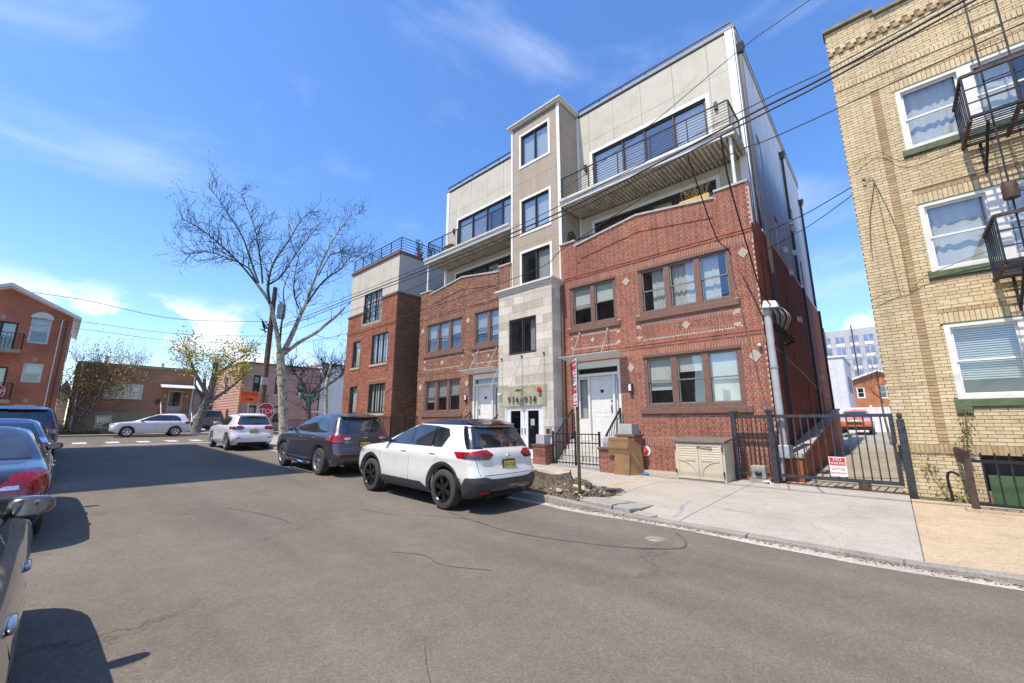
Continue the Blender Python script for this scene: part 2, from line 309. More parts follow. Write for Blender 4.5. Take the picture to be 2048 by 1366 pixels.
PRE['sedan'] = dict(wb=2.74, wr=.325, arch=.375, rows=[
 (.20, 2.10,-2.14,.82,.30,.28),(.30, 2.24,-2.30,.875,.34,.28),(.42, 2.31,-2.38,.90,.38,.28),(.55, 2.33,-2.405,.91,.40,.28),(.66, 2.30,-2.40,.912,.42,.28),(.75, 2.22,-2.385,.91,.44,.30),(.82, 2.06,-2.365,.90,.46,.32),
 (.87, 1.80,-2.345,.888,.46,.34),(.91,1.45,-2.32,.872,.40,.36),(.94,1.08,-2.26,.855,.30,.38),(.97,.98,-2.12,.835,.18,.38),(1.0,.90,-1.80,.81,.16,.32),(1.025,.83,-1.60,.795,.15,.20),
 (1.10,.63,-1.47,.755,.15,.17),(1.18,.42,-1.32,.71,.15,.16),(1.26,.18,-1.14,.66,.16,.16),(1.33,-.04,-.97,.61,.18,.17),(1.38,-.22,-.84,.56,.2,.18),(1.415,-.38,-.76,.48,.18,.16),(1.435,-.48,-.68,.36,.1,.1),(1.445,-.54,-.62,.2,.04,.04)],
 roof=9, belt=1.0,
 side=[[(.70,1.02),(.14,1.23),(-.10,1.315),(-.16,1.335),(-.18,1.0)],[(-.25,1.0),(-.21,1.345),(-.6,1.325),(-.9,1.2),(-1.12,1.02)],[(-1.14,1.03),(-.98,1.15),(-1.22,1.04)]],
 rear=[(-.66,1.04),(-.50,1.33),(.50,1.33),(.66,1.04)], front=[(-.70,1.03),(-.50,1.33),(.50,1.33),(.70,1.03)],
 lamp=[('s',-1.96,.86),('s',-2.06,.72),('e',.80,.665),('e',.37,.665),('e',.60,.90),('e',.80,.925),('s',-2.10,.92)], rev=[('e',.66,.73),('e',.46,.73),('e',.52,.775),('e',.66,.775)],
 doors=[.90,-.20,-1.10], handle=[(-.05,.86),(-1.02,.88)], clad=0, head=[('s',1.62,.82),('s',1.78,.68),('e',.80,.62),('e',.45,.64),('e',.5,.71),('e',.80,.77)])
PRE['van'] = dict(wb=3.0, wr=.345, arch=.40, rows=[
 (.22, 2.28,-2.20,.86,.30,.24),(.32, 2.42,-2.36,.92,.34,.22),(.45, 2.50,-2.44,.95,.38,.2),(.6, 2.52,-2.46,.965,.40,.2),(.75, 2.47,-2.44,.965,.42,.2),(.85, 2.36,-2.42,.96,.44,.2),(.92, 2.18,-2.41,.955,.46,.2),
 (.98, 1.95,-2.40,.945,.46,.2),(1.03,1.65,-2.40,.93,.40,.2),(1.07,1.42,-2.39,.915,.26,.2),(1.12,1.28,-2.38,.89,.18,.19),(1.25,.96,-2.34,.86,.16,.18),(1.4,.60,-2.28,.81,.16,.18),(1.52,.28,-2.22,.765,.18,.18),(1.61,.0,-2.16,.72,.2,.18),
 (1.67,-.25,-2.10,.66,.24,.2),(1.71,-.55,-2.0,.56,.24,.2),(1.735,-.85,-1.85,.4,.2,.2),(1.745,-1.0,-1.7,.18,.1,.1)],
 roof=9, belt=1.12,
 side=[[(1.04,1.12),(.50,1.37),(.2,1.5),(.04,1.575),(.0,1.12)],[(-.08,1.12),(-.03,1.585),(-1.0,1.585),(-1.04,1.12)],[(-1.1,1.12),(-1.06,1.58),(-1.95,1.56),(-2.08,1.14)]],
 rear=[(-.74,1.13),(-.64,1.58),(.64,1.58),(.74,1.13)], front=[(-.76,1.13),(-.58,1.58),(.58,1.58),(.76,1.13)],
 lamp=[('s',-2.18,1.1),('s',-2.2,.86),('e',.86,.83),('e',.66,.85),('e',.70,1.13),('e',.84,1.15)], rev=[('e',.84,.93),('e',.69,.93),('e',.69,.98),('e',.84,.98)],
 doors=[1.2,-.04,-1.1], handle=[(.1,1.0),(-1.0,1.0)], clad=0, head=[('s',1.85,.96),('s',2.0,.8),('e',.84,.76),('e',.5,.78),('e',.54,.86),('e',.84,.93)])

def outline(row, S, bf=.10, br=.06, sb=.035):
    z, xf, xr, w, rf, rr = row; k = min(1, w / .8); sb *= k; p = []
    rf = min(rf, w * .95); rr = min(rr, w * .95)
    wf = w - sb
    for i in range(5):
        y = (wf - rf) * i / 5; p.append((xf - bf * (y / max(wf - rf, .01)) ** 2 * k * .5, y))
    cx = xf - bf * .5 * k - rf
    for i in range(6):
        a = math.pi / 2 * i / 6; p.append((cx + rf * math.cos(a), wf - rf + rf * math.sin(a)))
    x1 = cx; x2 = xr + br * .5 * k + rr; xm = (x1 + x2) / 2; hl = max((x1 - x2) / 2, .01)
    for s in S:
        x = x1 + s * (x2 - x1); t = (x - xm) / hl; p.append((x, w - sb * t * t))
    for i in range(1, 7):
        a = math.pi / 2 * i / 6; p.append((x2 - rr * math.sin(a), wf - rr + rr * math.cos(a)))
    for i in range(1, 6):
        y = (wf - rr) * (1 - i / 5); p.append((xr + br * .5 * k * (y / max(wf - rr, .01)) ** 2, y))
    return p
def make_body(pre):
    rows = pre['rows']; wb = pre['wb']; wr = pre['wr']; ar = pre['arch']; z0 = rows[0][0]
    base = rows[3]; x1 = base[1] - .05 - base[4]; x2 = base[2] + .03 + base[5]
    xs = set()
    for c in (wb / 2, -wb / 2):
        t0 = math.asin((z0 - wr) / ar)
        for i in range(19):
            a = t0 + (math.pi - 2 * t0) * i / 18; x = c + ar * math.cos(a)
            if x2 < x < x1: xs.add(round(x, 4))
    for i in range(1, 8): xs.add(round(-wb/2 + ar + .02 + (wb - 2*ar - .04) * i / 8, 4))
    xs = sorted(xs | {x1, x2}, reverse=True); S = [(x - x1) / (x2 - x1) for x in xs]
    zmid = wr + ar + .10
    def arch(x):
        z = z0
        for c in (wb/2, -wb/2):
            d = abs(x - c)
            if d < ar: z = max(z, wr + math.sqrt(ar*ar - d*d))
        return z
    grid = []
    for r in rows:
        line = []
        for (x, y) in outline(r, S):
            z = r[0]
            if z < zmid and y > .55:
                zb = arch(x); z = zb + (z - z0) * (zmid - zb) / (zmid - z0)
            line.append((x, y, z))
        grid.append(line)
    return grid
def body_meshes(pre, paint, roofmat, parent):
    grid = make_body(pre); rows = pre['rows']; n = len(grid[0])
    def strip(i0, i1, cap):
        mb = MB(); idx = {}
        def v(i, j, s):
            if (grid[i][j][1] < 1e-6): s = 1
            k = (i, j, s)
            if k not in idx:
                x, y, z = grid[i][j]; idx[k] = len(mb.v); mb.v.append((x, y * s, z))
            return idx[k]
        for i in range(i0, i1):
            for j in range(n - 1):
                for s in (1, -1):
                    mb.f.append((v(i,j,s), v(i,j+1,s), v(i+1,j+1,s), v(i+1,j,s)) if s < 0 else (v(i,j,s), v(i+1,j,s), v(i+1,j+1,s), v(i,j+1,s))); mb.m.append(0); mb.r.append(0)
        if cap:
            for j in range(n - 1):
                a, b, c, d = v(i1,j,1), v(i1,j+1,1), v(i1,j+1,-1), v(i1,j,-1)
                q = []
                for t in (a, b, c, d):
                    if t not in q: q.append(t)
                if len(q) > 2: mb.f.append(tuple(q)); mb.m.append(0); mb.r.append(0)
        return mb
    ir = next((i for i, r in enumerate(rows) if r[0] >= pre['roof']), None)
    full = strip(0, len(rows) - 1, True)
    bvh = BVHTree.FromPolygons([Vector(p) for p in full.v], full.f)
    if ir is None or roofmat is None:
        body = full.build('body', paint, parent, smooth=38, world=False)
    else:
        body = strip(0, ir, False).build('body', paint, parent, smooth=38, world=False)
        strip(ir, len(rows) - 1, True).build('roof', roofmat, parent, smooth=50, world=False)
    # wheel-well liner and floor
    lin = MB()
    for s in (1, -1):
        b = [(x, y * s, z) for (x, y, z) in grid[0]]
        for j in range(n - 1):
            a, c = b[j], b[j+1]; lin.quad(a, c, (c[0], c[1] - s * min(.38, abs(c[1])), c[2] + .02), (a[0], a[1] - s * min(.38, abs(a[1])), a[2] + .02))
    wb = pre['wb']; z0 = rows[0][0]
    lin.box(-wb/2 - .85, wb/2 + .8, -.5, .5, z0 + .02, z0 + .35); lin.box(-wb/2 + .42, wb/2 - .42, -.78, .78, z0 + .03, z0 + .2)
    lin.build('underbody', CM['under'], parent, world=False)
    return bvh, grid
def decal(bvh, poly, proj, name, mat, parent, off=.004, thick=.012, res=.07, smooth=40, rnd=0):
    """thin shaped panel laid on the bodywork: poly in (a, z); proj 'L','R' (a = x) or 'B','F' (a = y)"""
    cor = proj if isinstance(proj, tuple) else None       # (centre x, centre y, +1/-1 rear/front, +1/-1 left/right): poly in (degrees, z)
    d = None if cor else {'L': Vector((0,-1,0)), 'R': Vector((0,1,0)), 'B': Vector((1,0,0)), 'F': Vector((-1,0,0))}[proj]
    bm = bmesh.new(); KC = .011
    def p3(a, z): return Vector((a * KC, 0, z)) if cor else Vector((a, 0, z)) if proj in 'LR' else Vector((0, a, z))
    vs = [bm.verts.new(p3(a, z)) for a, z in poly]
    bm.faces.new(vs); bmesh.ops.triangulate(bm, faces=bm.faces)
    for _ in range(6):
        e = [e for e in bm.edges if e.calc_length() > res]
        if not e: break
        bmesh.ops.subdivide_edges(bm, edges=e, cuts=1); bmesh.ops.triangulate(bm, faces=[f for f in bm.faces if len(f.verts) > 3])
    bm.normal_update(); nrm = {}
    dead = []
    for v in bm.verts:
        if cor:
            a = R(v.co.x / KC); dv = -Vector((-cor[2] * math.sin(a), cor[3] * math.cos(a), 0)); o = Vector((cor[0], cor[1], v.co.z)) - dv * 4
        else:
            dv = d; o = v.co - d * 6
        h = bvh.ray_cast(o, dv)
        if h[0] is None or (h[0] - o).length > (4 if cor else 6) + .6:
            dead.append(v); nrm[v] = -dv; continue
        nn = h[1]
        if nn.dot(dv) > 0: nn = -nn
        v.co = h[0] + nn * off; nrm[v] = nn.copy()
    if dead: bmesh.ops.delete(bm, geom=dead, context='VERTS'); nrm = {v: q for v, q in nrm.items() if v.is_valid}
    bm.normal_update()
    for f in bm.faces:
        if f.normal.dot(nrm[f.verts[0]]) < 0: f.normal_flip()
    be = [e for e in bm.edges if e.is_boundary]
    ret = bmesh.ops.extrude_edge_only(bm, edges=be)
    newv = [g for g in ret['geom'] if isinstance(g, bmesh.types.BMVert)]
    for v in newv:
        o = min((w for w in nrm), key=lambda w: (w.co - v.co).length_squared); v.co = v.co - nrm[o] * thick
    me = bpy.data.meshes.new(name); bm.to_mesh(me); bm.free(); me.materials.append(mat)
    me.polygons.foreach_set('use_smooth', [True] * len(me.polygons)); me.set_sharp_from_angle(angle=R(smooth))
    o = bpy.data.objects.new(name, me); link(o, parent, False); return o
def corner_poly(pre, pts, end):      # points ('s', x, z) on the flank and ('e', |y|, z) on the end, as (degrees, z)
    xe = min(r[2] for r in pre['rows']) if end > 0 else max(r[1] for r in pre['rows']); w = max(r[3] for r in pre['rows'])
    xc = xe + end * .62; yc = .28; o = []
    for k, a, z in pts:
        o.append((math.degrees(math.atan2((xc - a) * end, w - yc) if k == 's' else math.atan2((xc - xe) * end, a - yc)), z))
    return o, (xc, yc)
def strip_poly(pts, w):
    a, b = [], []
    for i, (x, z) in enumerate(pts):
        p, q = pts[max(i-1, 0)], pts[min(i+1, len(pts)-1)]; dx, dz = q[0]-p[0], q[1]-p[1]; l = math.hypot(dx, dz) or 1
        nx, nz = -dz/l*w/2, dx/l*w/2; a.append((x+nx, z+nz)); b.append((x-nx, z-nz))
    return a + b[::-1]
def arch_ring(bvh, c, wr, r0, r1, z0, sgn, off, mat, name, parent, n=30):
    """moulding round a wheel opening, following the flank"""
    mb = MB(); rows = []
    for k in range(n + 1):
        a = R(-16) + R(212) * k / n; line = []
        for r in (r0, (r0 + r1) / 2, r1):
            x, z = c + r * math.cos(a), max(wr + r * math.sin(a), z0 + .012); rr_ = max(r, r0 + .018)
            h = bvh.ray_cast(Vector((c + rr_ * math.cos(a), 3 * sgn, max(wr + rr_ * math.sin(a), z0 + .02))), Vector((0, -sgn, 0)))
            line.append(None if h[0] is None or abs(h[0].y) < .5 else Vector((x, h[0].y + sgn * off, z)))
        rows.append(line)
    for k in range(n):
        p, q = rows[k], rows[k+1]
        if any(v is None for v in p + q): continue
        d = Vector((0, -sgn * .05, 0)); mb.quad(p[0], p[1], q[1], q[0]); mb.quad(p[1], p[2], q[2], q[1]); mb.quad(p[0], q[0], q[0] + d, p[0] + d); mb.quad(p[2], q[2], q[2] + d * .5, p[2] + d * .5)
    return mb.build(name, mat, parent, smooth=45, world=False)
def wheel(parent, x, y, s, r, rimmat, style, w=.235):
    t = MB(); h = w/2; rr = r * .66
    t.lathe([(rr, -h*.8), (rr+.02, -h*.96), (r-.06, -h), (r-.02, -h*.93), (r, -h*.75), (r, h*.75), (r-.02, h*.93), (r-.06, h), (rr+.02, h*.96), (rr, h*.8), (rr, -h*.8)], axis='y', n=44)
    for k in range(3): t.lathe([(r+.001, (k-1)*.05-.006), (r-.008, (k-1)*.05-.004), (r-.008, (k-1)*.05+.004), (r+.001, (k-1)*.05+.006)], axis='y', n=44)
    o = t.build('wheel', CM['tyre'], parent, smooth=35, world=False); o.location = (x, y, r)
    m = MB(); e = s * h
    m.lathe([(rr+.004, e*.97), (rr-.012, e*1.0), (rr-.022, e*.9), (rr-.03, e*.2), (rr*.3, e*.1), (.001, e*.1)], axis='y', n=44, mi=0)
    ns, tw = style
    for k in range(ns):
        for q in ((-tw, tw) if tw else (0,)):
            a = 2*math.pi*k/ns + .3; a2 = a + q
            p0 = Vector((math.cos(a)*.03, 0, math.sin(a)*.03)); p1 = Vector((math.cos(a2)*(rr-.018), 0, math.sin(a2)*(rr-.018)))
            t_ = (p1-p0).normalized(); u = Vector((-t_.z, 0, t_.x)); w0, w1 = (.028, .022) if tw else (.045, .034)
            yo0, yo1, yi = e*.72, e*.88, e*.35
            q0 = [p0 - u*w0, p0 + u*w0, p1 + u*w1, p1 - u*w1]
            m.hexa([Vector((v.x, yi, v.z)) for v in q0], [Vector((v.x, (yo0 if i < 2 else yo1), v.z)) for i, v in enumerate(q0)])
    m.lathe([(.001, e*.8), (.05, e*.8), (.06, e*.6), (.06, e*.2)], axis='y', n=20)
    ri = m.build('rim', rimmat, o, smooth=30, world=False)
    dsc = MB().lathe([(rr-.03, e*.18), (.05, e*.18)], axis='y', n=24).build('brake_disc', CM['under'], o, world=False)
    return o
def blob(name, mat, parent, c, sz, lvl=2, world=False, squash=None):
    bm = bmesh.new(); bmesh.ops.create_cube(bm, size=1); 
    for _ in range(lvl): bmesh.ops.subdivide_edges(bm, edges=bm.edges[:], cuts=1, use_grid_fill=True)
    for v in bm.verts:
        q = v.co * 2; l = (abs(q.x)**3.2 + abs(q.y)**3.2 + abs(q.z)**3.2) ** (1/3.2); q = q / l
        v.co = Vector((q.x * sz[0] / 2, q.y * sz[1] / 2, q.z * sz[2] / 2))
        if squash: v.co = squash(v.co)
        v.co += Vector(c)
    me = bpy.data.meshes.new(name); bm.to_mesh(me); bm.free(); me.materials.append(mat); me.polygons.foreach_set('use_smooth', [True]*len(me.polygons))
    o = bpy.data.objects.new(name, me); link(o, parent, world); return o
def car(preset, label, cat, loc, rz, paint, name='parked_car', roofmat=None, rimmat=None, spokes=(5, .11), cladding=None, plate=None, trim=None, fine=True, group=None, rails=None, lampcol='red', board=False, script=None, spoiler=True, chrome_line=False):
    pre = PRE[preset]; t = thing(name, label, cat, loc, group, rz); rimmat = rimmat or CM['rim']
    bvh, grid = body_meshes(pre, paint, roofmat, t); wb = pre['wb']; wr = pre['wr']; ar = pre['arch']; z0 = pre['rows'][0][0]
    wmax = max(r[3] for r in pre['rows'])
    for sx in (1, -1):
        for sy in (1, -1): wheel(t, sx * wb / 2, sy * (wmax - .145), sy, wr, rimmat, spokes)
    D = lambda poly, pr, nm, mt, **k: decal(bvh, poly, pr, nm, mt, t, **k)
    W1, W2, W3 = pre['side']
    for pr in 'LR':
        D(W1[:-1] + W2[1:-1] + W3[1:], pr, 'pillar_trim', CM['gloss'], off=.0015, thick=.004)
        for w in pre['side']:
            g = D(w, pr, 'side_window', CM['glass'])
            if chrome_line: pass
        if fine:
            for xd in pre['doors']:
                zt = pre['belt'] - .02; zb = max(z0 + .08, .3)
                pts = [(xd, zt), (xd - .02, (zt + zb) / 2), (xd - .01, zb)]
                if xd == pre['doors'][-1]: pts = [(xd - .05, zt), (xd - .03, zt - .18), (xd + .22, zb + .28), (xd + .26, zb)]
                D(strip_poly(pts, .008), pr, 'door_seam', CM['under'], off=.001, thick=.002, res=.12)
            top = [w for w in pre['side']]
            D(strip_poly([(top[0][0][0], pre['belt'] - .006), (top[-1][-1][0], pre['belt'] + .004)], .014), pr, 'belt_moulding', trim or CM['black'], off=.004, res=.12)
        sgn = 1 if pr == 'L' else -1
        for (hx, hz) in pre['handle']:
            h = bvh.ray_cast(Vector((hx, 3 * sgn, hz)), Vector((0, -sgn, 0)))[0]
            if h: 
                hd = blob('door_handle', CM['chrome'] if chrome_line else paint, t, (hx, h.y + sgn * .006, hz), (.21, .032, .028))
        # mirror on the front door
        mx = pre['side'][0][0][0] - .06; mz = pre['belt'] + .02; mh = bvh.ray_cast(Vector((mx, 3 * sgn, mz)), Vector((0, -sgn, 0)))[0]
        if mh:
            mo = blob('wing_mirror', cladding and CM['gloss'] or paint, t, (mx + .02, mh.y + sgn * .10, mz + .045), (.15, .21, .135), squash=lambda v: Vector((v.x * (1 - .25 * (v.y * sgn + .1) / .2), v.y, v.z * (1 - .22 * (v.y * sgn + .1) / .2) + .02 * v.y * sgn)))
            gq = MB(); gq.poly([(mx - .059, mh.y + sgn * (.095 + .072 * math.copysign(abs(math.cos(a)) ** .6, math.cos(a))), mz + .045 + .045 * math.copysign(abs(math.sin(a)) ** .6, math.sin(a)) * (1 - .15 * math.cos(a))) for a in [k * math.pi / 12 for k in range(24)]])
            gq.build('mirror_glass', CM['mirror'], mo, world=False, fixn=False)
            MB().bar((mx + .02, mh.y - sgn * .01, mz - .01), (mx + .02, mh.y + sgn * .1, mz + .02), .05, .04).build('mirror_arm', CM['black'], t, world=False)
        lc = CM[lampcol]
        C = lambda pts, end, nm, mt, **k: (lambda pc: decal(bvh, pc[0], (pc[1][0], sgn * pc[1][1], end, sgn), nm, mt, t, **k))(corner_poly(pre, pts, end))
        C(pre['lamp'], 1, 'tail_lamp', lc, off=.008, res=.05)
        if roofmat and preset == 'suv': C([('s', -1.98, 1.125), ('e', .74, 1.14), ('e', .62, 1.52), ('s', -1.70, 1.545), ('s', -1.62, 1.545)], 1, 'rear_pillar_trim', roofmat, off=.0035, res=.06)
        if fine:
            C(pre['rev'], 1, 'reverse_lamp', CM['clear'] if preset != 'suv' else CM['smoke'], off=.011, res=.05)
        C(pre['head'], -1, 'headlamp', CM['clear'], off=.006, res=.06)
        if cladding:
            for c in (wb/2, -wb/2):
                arch_ring(bvh, c, wr, ar - .004, ar + .085, z0, sgn, .014, cladding, 'arch_cladding', t)
            D([(wb/2-ar-.05, z0+.005), (wb/2-ar-.05, pre['clad']+.03), (-wb/2+ar+.28, pre['clad']+.03), (-wb/2+ar+.06, z0+.07), (-wb/2+ar+.06, z0+.005)], pr, 'sill_cladding', cladding, off=.012, thick=.02, res=.1)
            C([('s', -wb/2-ar-.04, z0+.01), ('s', -wb/2-ar-.05, z0+.14), ('s', -wb/2-ar-.24, .63), ('e', .70, .655), ('e', .5, .61), ('e', .30, .605), ('e', .30, z0+.01)], 1, 'bumper_cladding', cladding, off=.012, thick=.02, res=.05)
            C([('s', wb/2+ar+.07, z0+.01), ('s', wb/2+ar+.07, .48), ('e', .30, .48), ('e', .30, z0+.01)], -1, 'bumper_cladding', cladding, off=.012, thick=.02, res=.06)
        else:
            for c in (wb/2, -wb/2):
                arch_ring(bvh, c, wr, ar - .004, ar + .018, z0, sgn, .007, paint, 'arch_lip', t)
    g = D(pre['rear'], 'B', 'rear_window', CM['glass'], off=.005)
    D(pre['front'], 'F', 'windscreen', CM['glass'], off=.005)
    xr = min(r[2] for r in pre['rows'])
    zb = pre['belt']
    if cladding:
        D([(-.303, z0+.01), (-.303, .605), (.303, .605), (.303, z0+.01)], 'B', 'bumper_cladding', cladding, off=.012, thick=.02, res=.08)
        D([(-.62, z0 + .05), (-.52, .47), (-.4, .50), (.4, .50), (.52, .47), (.62, z0 + .05)], 'B', 'skid_panel', CM['gloss'], off=.02, thick=.012, res=.08)
        D([(-.303, z0+.01), (-.303, .48), (.303, .48), (.303, z0+.01)], 'F', 'bumper_cladding', cladding, off=.012, thick=.02, res=.08)
    else:
        D([(-.62, z0+.005), (-.6, z0 + .13), (.6, z0 + .13), (.62, z0+.005)], 'B', 'bumper_insert', CM['black'], off=.006, res=.08)
        D([(-.8, z0+.01), (-.75, z0 + .14), (.75, z0 + .14), (.8, z0+.01)], 'F', 'lower_grille', CM['black'], off=.006, res=.08)
    D([(-.42, z0+.36), (-.36, z0+.55), (.36, z0+.55), (.42, z0+.36)], 'F', 'grille', CM['black'], off=.006, res=.08)
    for s in (1, -1):
        if cladding or preset == 'mdx' or preset == 'suv':
            zc = .37 if cladding else .56
            D([(s*.55, zc), (s*.72, zc), (s*.72, zc+.045), (s*.55, zc+.045)][::1 if s > 0 else -1], 'B', 'reflector', CM['dimred'], off=.035 if cladding else .008, res=.1)
    # tailgate cut lines
    if fine and preset != 'sedan':
        for s in (1, -1):
            D(strip_poly([(s*.80, zb - .02), (s*.76, .86), (s*.74, .68)], .008)[::1], 'B', 'tailgate_seam', CM['under'], off=.001, thick=.001, res=.12)
        D(strip_poly([(-.74, .675), (.74, .675)], .01), 'B', 'tailgate_seam', CM['under'], off=.001, thick=.001, res=.12)
    elif fine:
        for s in (1, -1): D(strip_poly([(s*.62, .985), (s*.36, .70), (s*.36, .66)], .009), 'B', 'boot_seam', CM['under'], off=.002, thick=.001, res=.1)
        D(strip_poly([(-.36, .66), (.36, .66)], .01), 'B', 'boot_seam', CM['under'], off=.001, thick=.001, res=.12)
    # wiper and roof spoiler
    hz = zb + .09 if preset != 'sedan' else None
    if hz and fine:
        h0 = bvh.ray_cast(Vector((-5, 0, hz)), Vector((1, 0, 0)))[0]; h1 = bvh.ray_cast(Vector((-5, -.42, hz+.05)), Vector((1, 0, 0)))[0]
        MB().tube([h0 + Vector((-.03, 0, 0)), h1 + Vector((-.025, 0, 0))], [.014, .006], 6).build('rear_wiper', CM['black'], t, world=False)
    if spoiler and preset != 'sedan':
        zt = max(z for _, z in pre['rear']) + .04; sp = MB(); n = 12; up = []
        for k in range(n + 1):
            y = -.6 + 1.2 * k / n; a = bvh.ray_cast(Vector((-5, y, zt)), Vector((1, 0, 0)))[0]; b = bvh.ray_cast(Vector((a.x + .28, y, 5)), Vector((0, 0, -1)))[0]
            up.append((Vector((a.x - .10, y, zt + .022)), Vector((b.x, y, b.z + .012)), Vector((a.x + .03, y, zt - .01))))
        for k in range(n):
            p, q = up[k], up[k+1]; sp.quad(p[0], q[0], q[1], p[1]); sp.quad(p[0], p[2], q[2], q[0]); sp.quad(p[2], p[1], q[1], q[2])
        for p in (up[0], up[-1]): sp.poly(p)
        so = sp.build('roof_spoiler', roofmat or paint, t, smooth=30, world=False)
        xs_ = up[n//2][0].x
        MB().box(xs_ - .006, xs_ + .03, -.24, .24, zt - .006, zt + .014).build('brake_lamp', CM['dimred'], t, world=False)
    if rails:
        for s in (1, -1):
            pts = []
            for k in range(9):
                x = -.2 - 1.5 * k / 8; h = bvh.ray_cast(Vector((x, s * .56, 5)), Vector((0, 0, -1)))[0]; pts.append(h + Vector((0, 0, .035 if 0 < k < 8 else .0)))
            MB().tube(pts, .018, 6).build('roof_rail', rails, t, smooth=40, world=False)
    if board:
        for s in (1, -1):
            MB().tube([(wb/2-ar-.05, s*(wmax-.02), .33), (wb/2-ar-.14, s*(wmax+.05), .30), (-wb/2+ar+.14, s*(wmax+.05), .30), (-wb/2+ar+.05, s*(wmax-.02), .33)], .045, 8).build('running_board', CM['chrome'], t, smooth=40, world=False)
            MB().tube([(xr+.25, s*.60, .31), (xr+.02, s*.60, .31)], .045, 10).build('exhaust_tip', CM['chrome'], t, smooth=40, world=False)
    pz = {'suv': .84, 'mdx': .86, 'sedan': .60, 'van': .80}[preset]
    hp = bvh.ray_cast(Vector((-5, 0, pz)), Vector((1, 0, 0)))[0].x - .012
    MB().box(hp - .008, hp + .02, -.17, .17, pz - .09, pz + .09).build('plate_frame', CM['plateblk'], t, world=False)
    pl = MB().box(hp - .013, hp, -.15, .15, pz - .062, pz + .066).build('number_plate', CM['plate'], t, world=False)
    FR = lambda y, z, x: face_mtx((x, y, z), (0, -1, 0), (0, 0, 1))
    if plate: text_mesh('plate_number', plate, .095, CM['plateblk'], FR(0, pz, hp - .0135), t, .0008, False, .78)
    lz = {'suv': .985, 'mdx': 1.05, 'sedan': .86, 'van': 1.0}[preset]
    lx = bvh.ray_cast(Vector((-5, 0, lz)), Vector((1, 0, 0)))[0].x
    em = MB(); em.lathe([(.055, -.012), (.058, -.004), (.05, .0), (.046, -.006), (.046, .01)], (lx - .002, 0, lz), 'x', 24); em.box(lx - .014, lx, -.062, .062, lz - .009, lz + .009)
    em.build('badge', CM['chrome'], t, smooth=30, world=False)
    if script:
        for (s, y, z, size, mt, spc) in script:
            x = bvh.ray_cast(Vector((-5, y, z)), Vector((1, 0, 0)))[0].x; text_mesh('lettering', s, size, CM[mt], FR(y, z, x - .006), t, .003, False, 1.0, spc)
    return t
def place_car(t, x_rear_axle, y_mid, wb, k=.945):    # nose along -X, on the sloping road
    wb *= k; x = x_rear_axle - wb / 2; s = (zr(x - wb/2) - zr(x + wb/2)) / wb
    t.location = (x, y_mid, zr(x) + .012); t.rotation_euler = (0, -math.atan(s), math.pi); t.scale = (k, k, k)
P = dict(
    white=Mpaint('white_paint', (.69, .67, .62), 0, .3), grey=Mpaint('graphite_paint', (.085, .082, .09), .6, .3), silver=Mpaint('silver_paint', (.62, .62, .64), .45, .3), pearl=Mpaint('pearl_paint', (.74, .73, .76), .1, .3),
    navy=Mpaint('slate_blue_paint', (.05, .058, .088), .65, .25), bronze=Mpaint('warm_grey_paint', (.135, .125, .11), .7, .25), blue=Mpaint('pale_blue_paint', (.19, .225, .31), .6, .27), dark=Mpaint('dark_grey_paint', (.05, .05, .065), .5, .28),
    orange=Mpaint('orange_paint', (.78, .15, .02), .1, .3), greige=Mpaint('greige_paint', (.27, .24, .23), .4, .3))
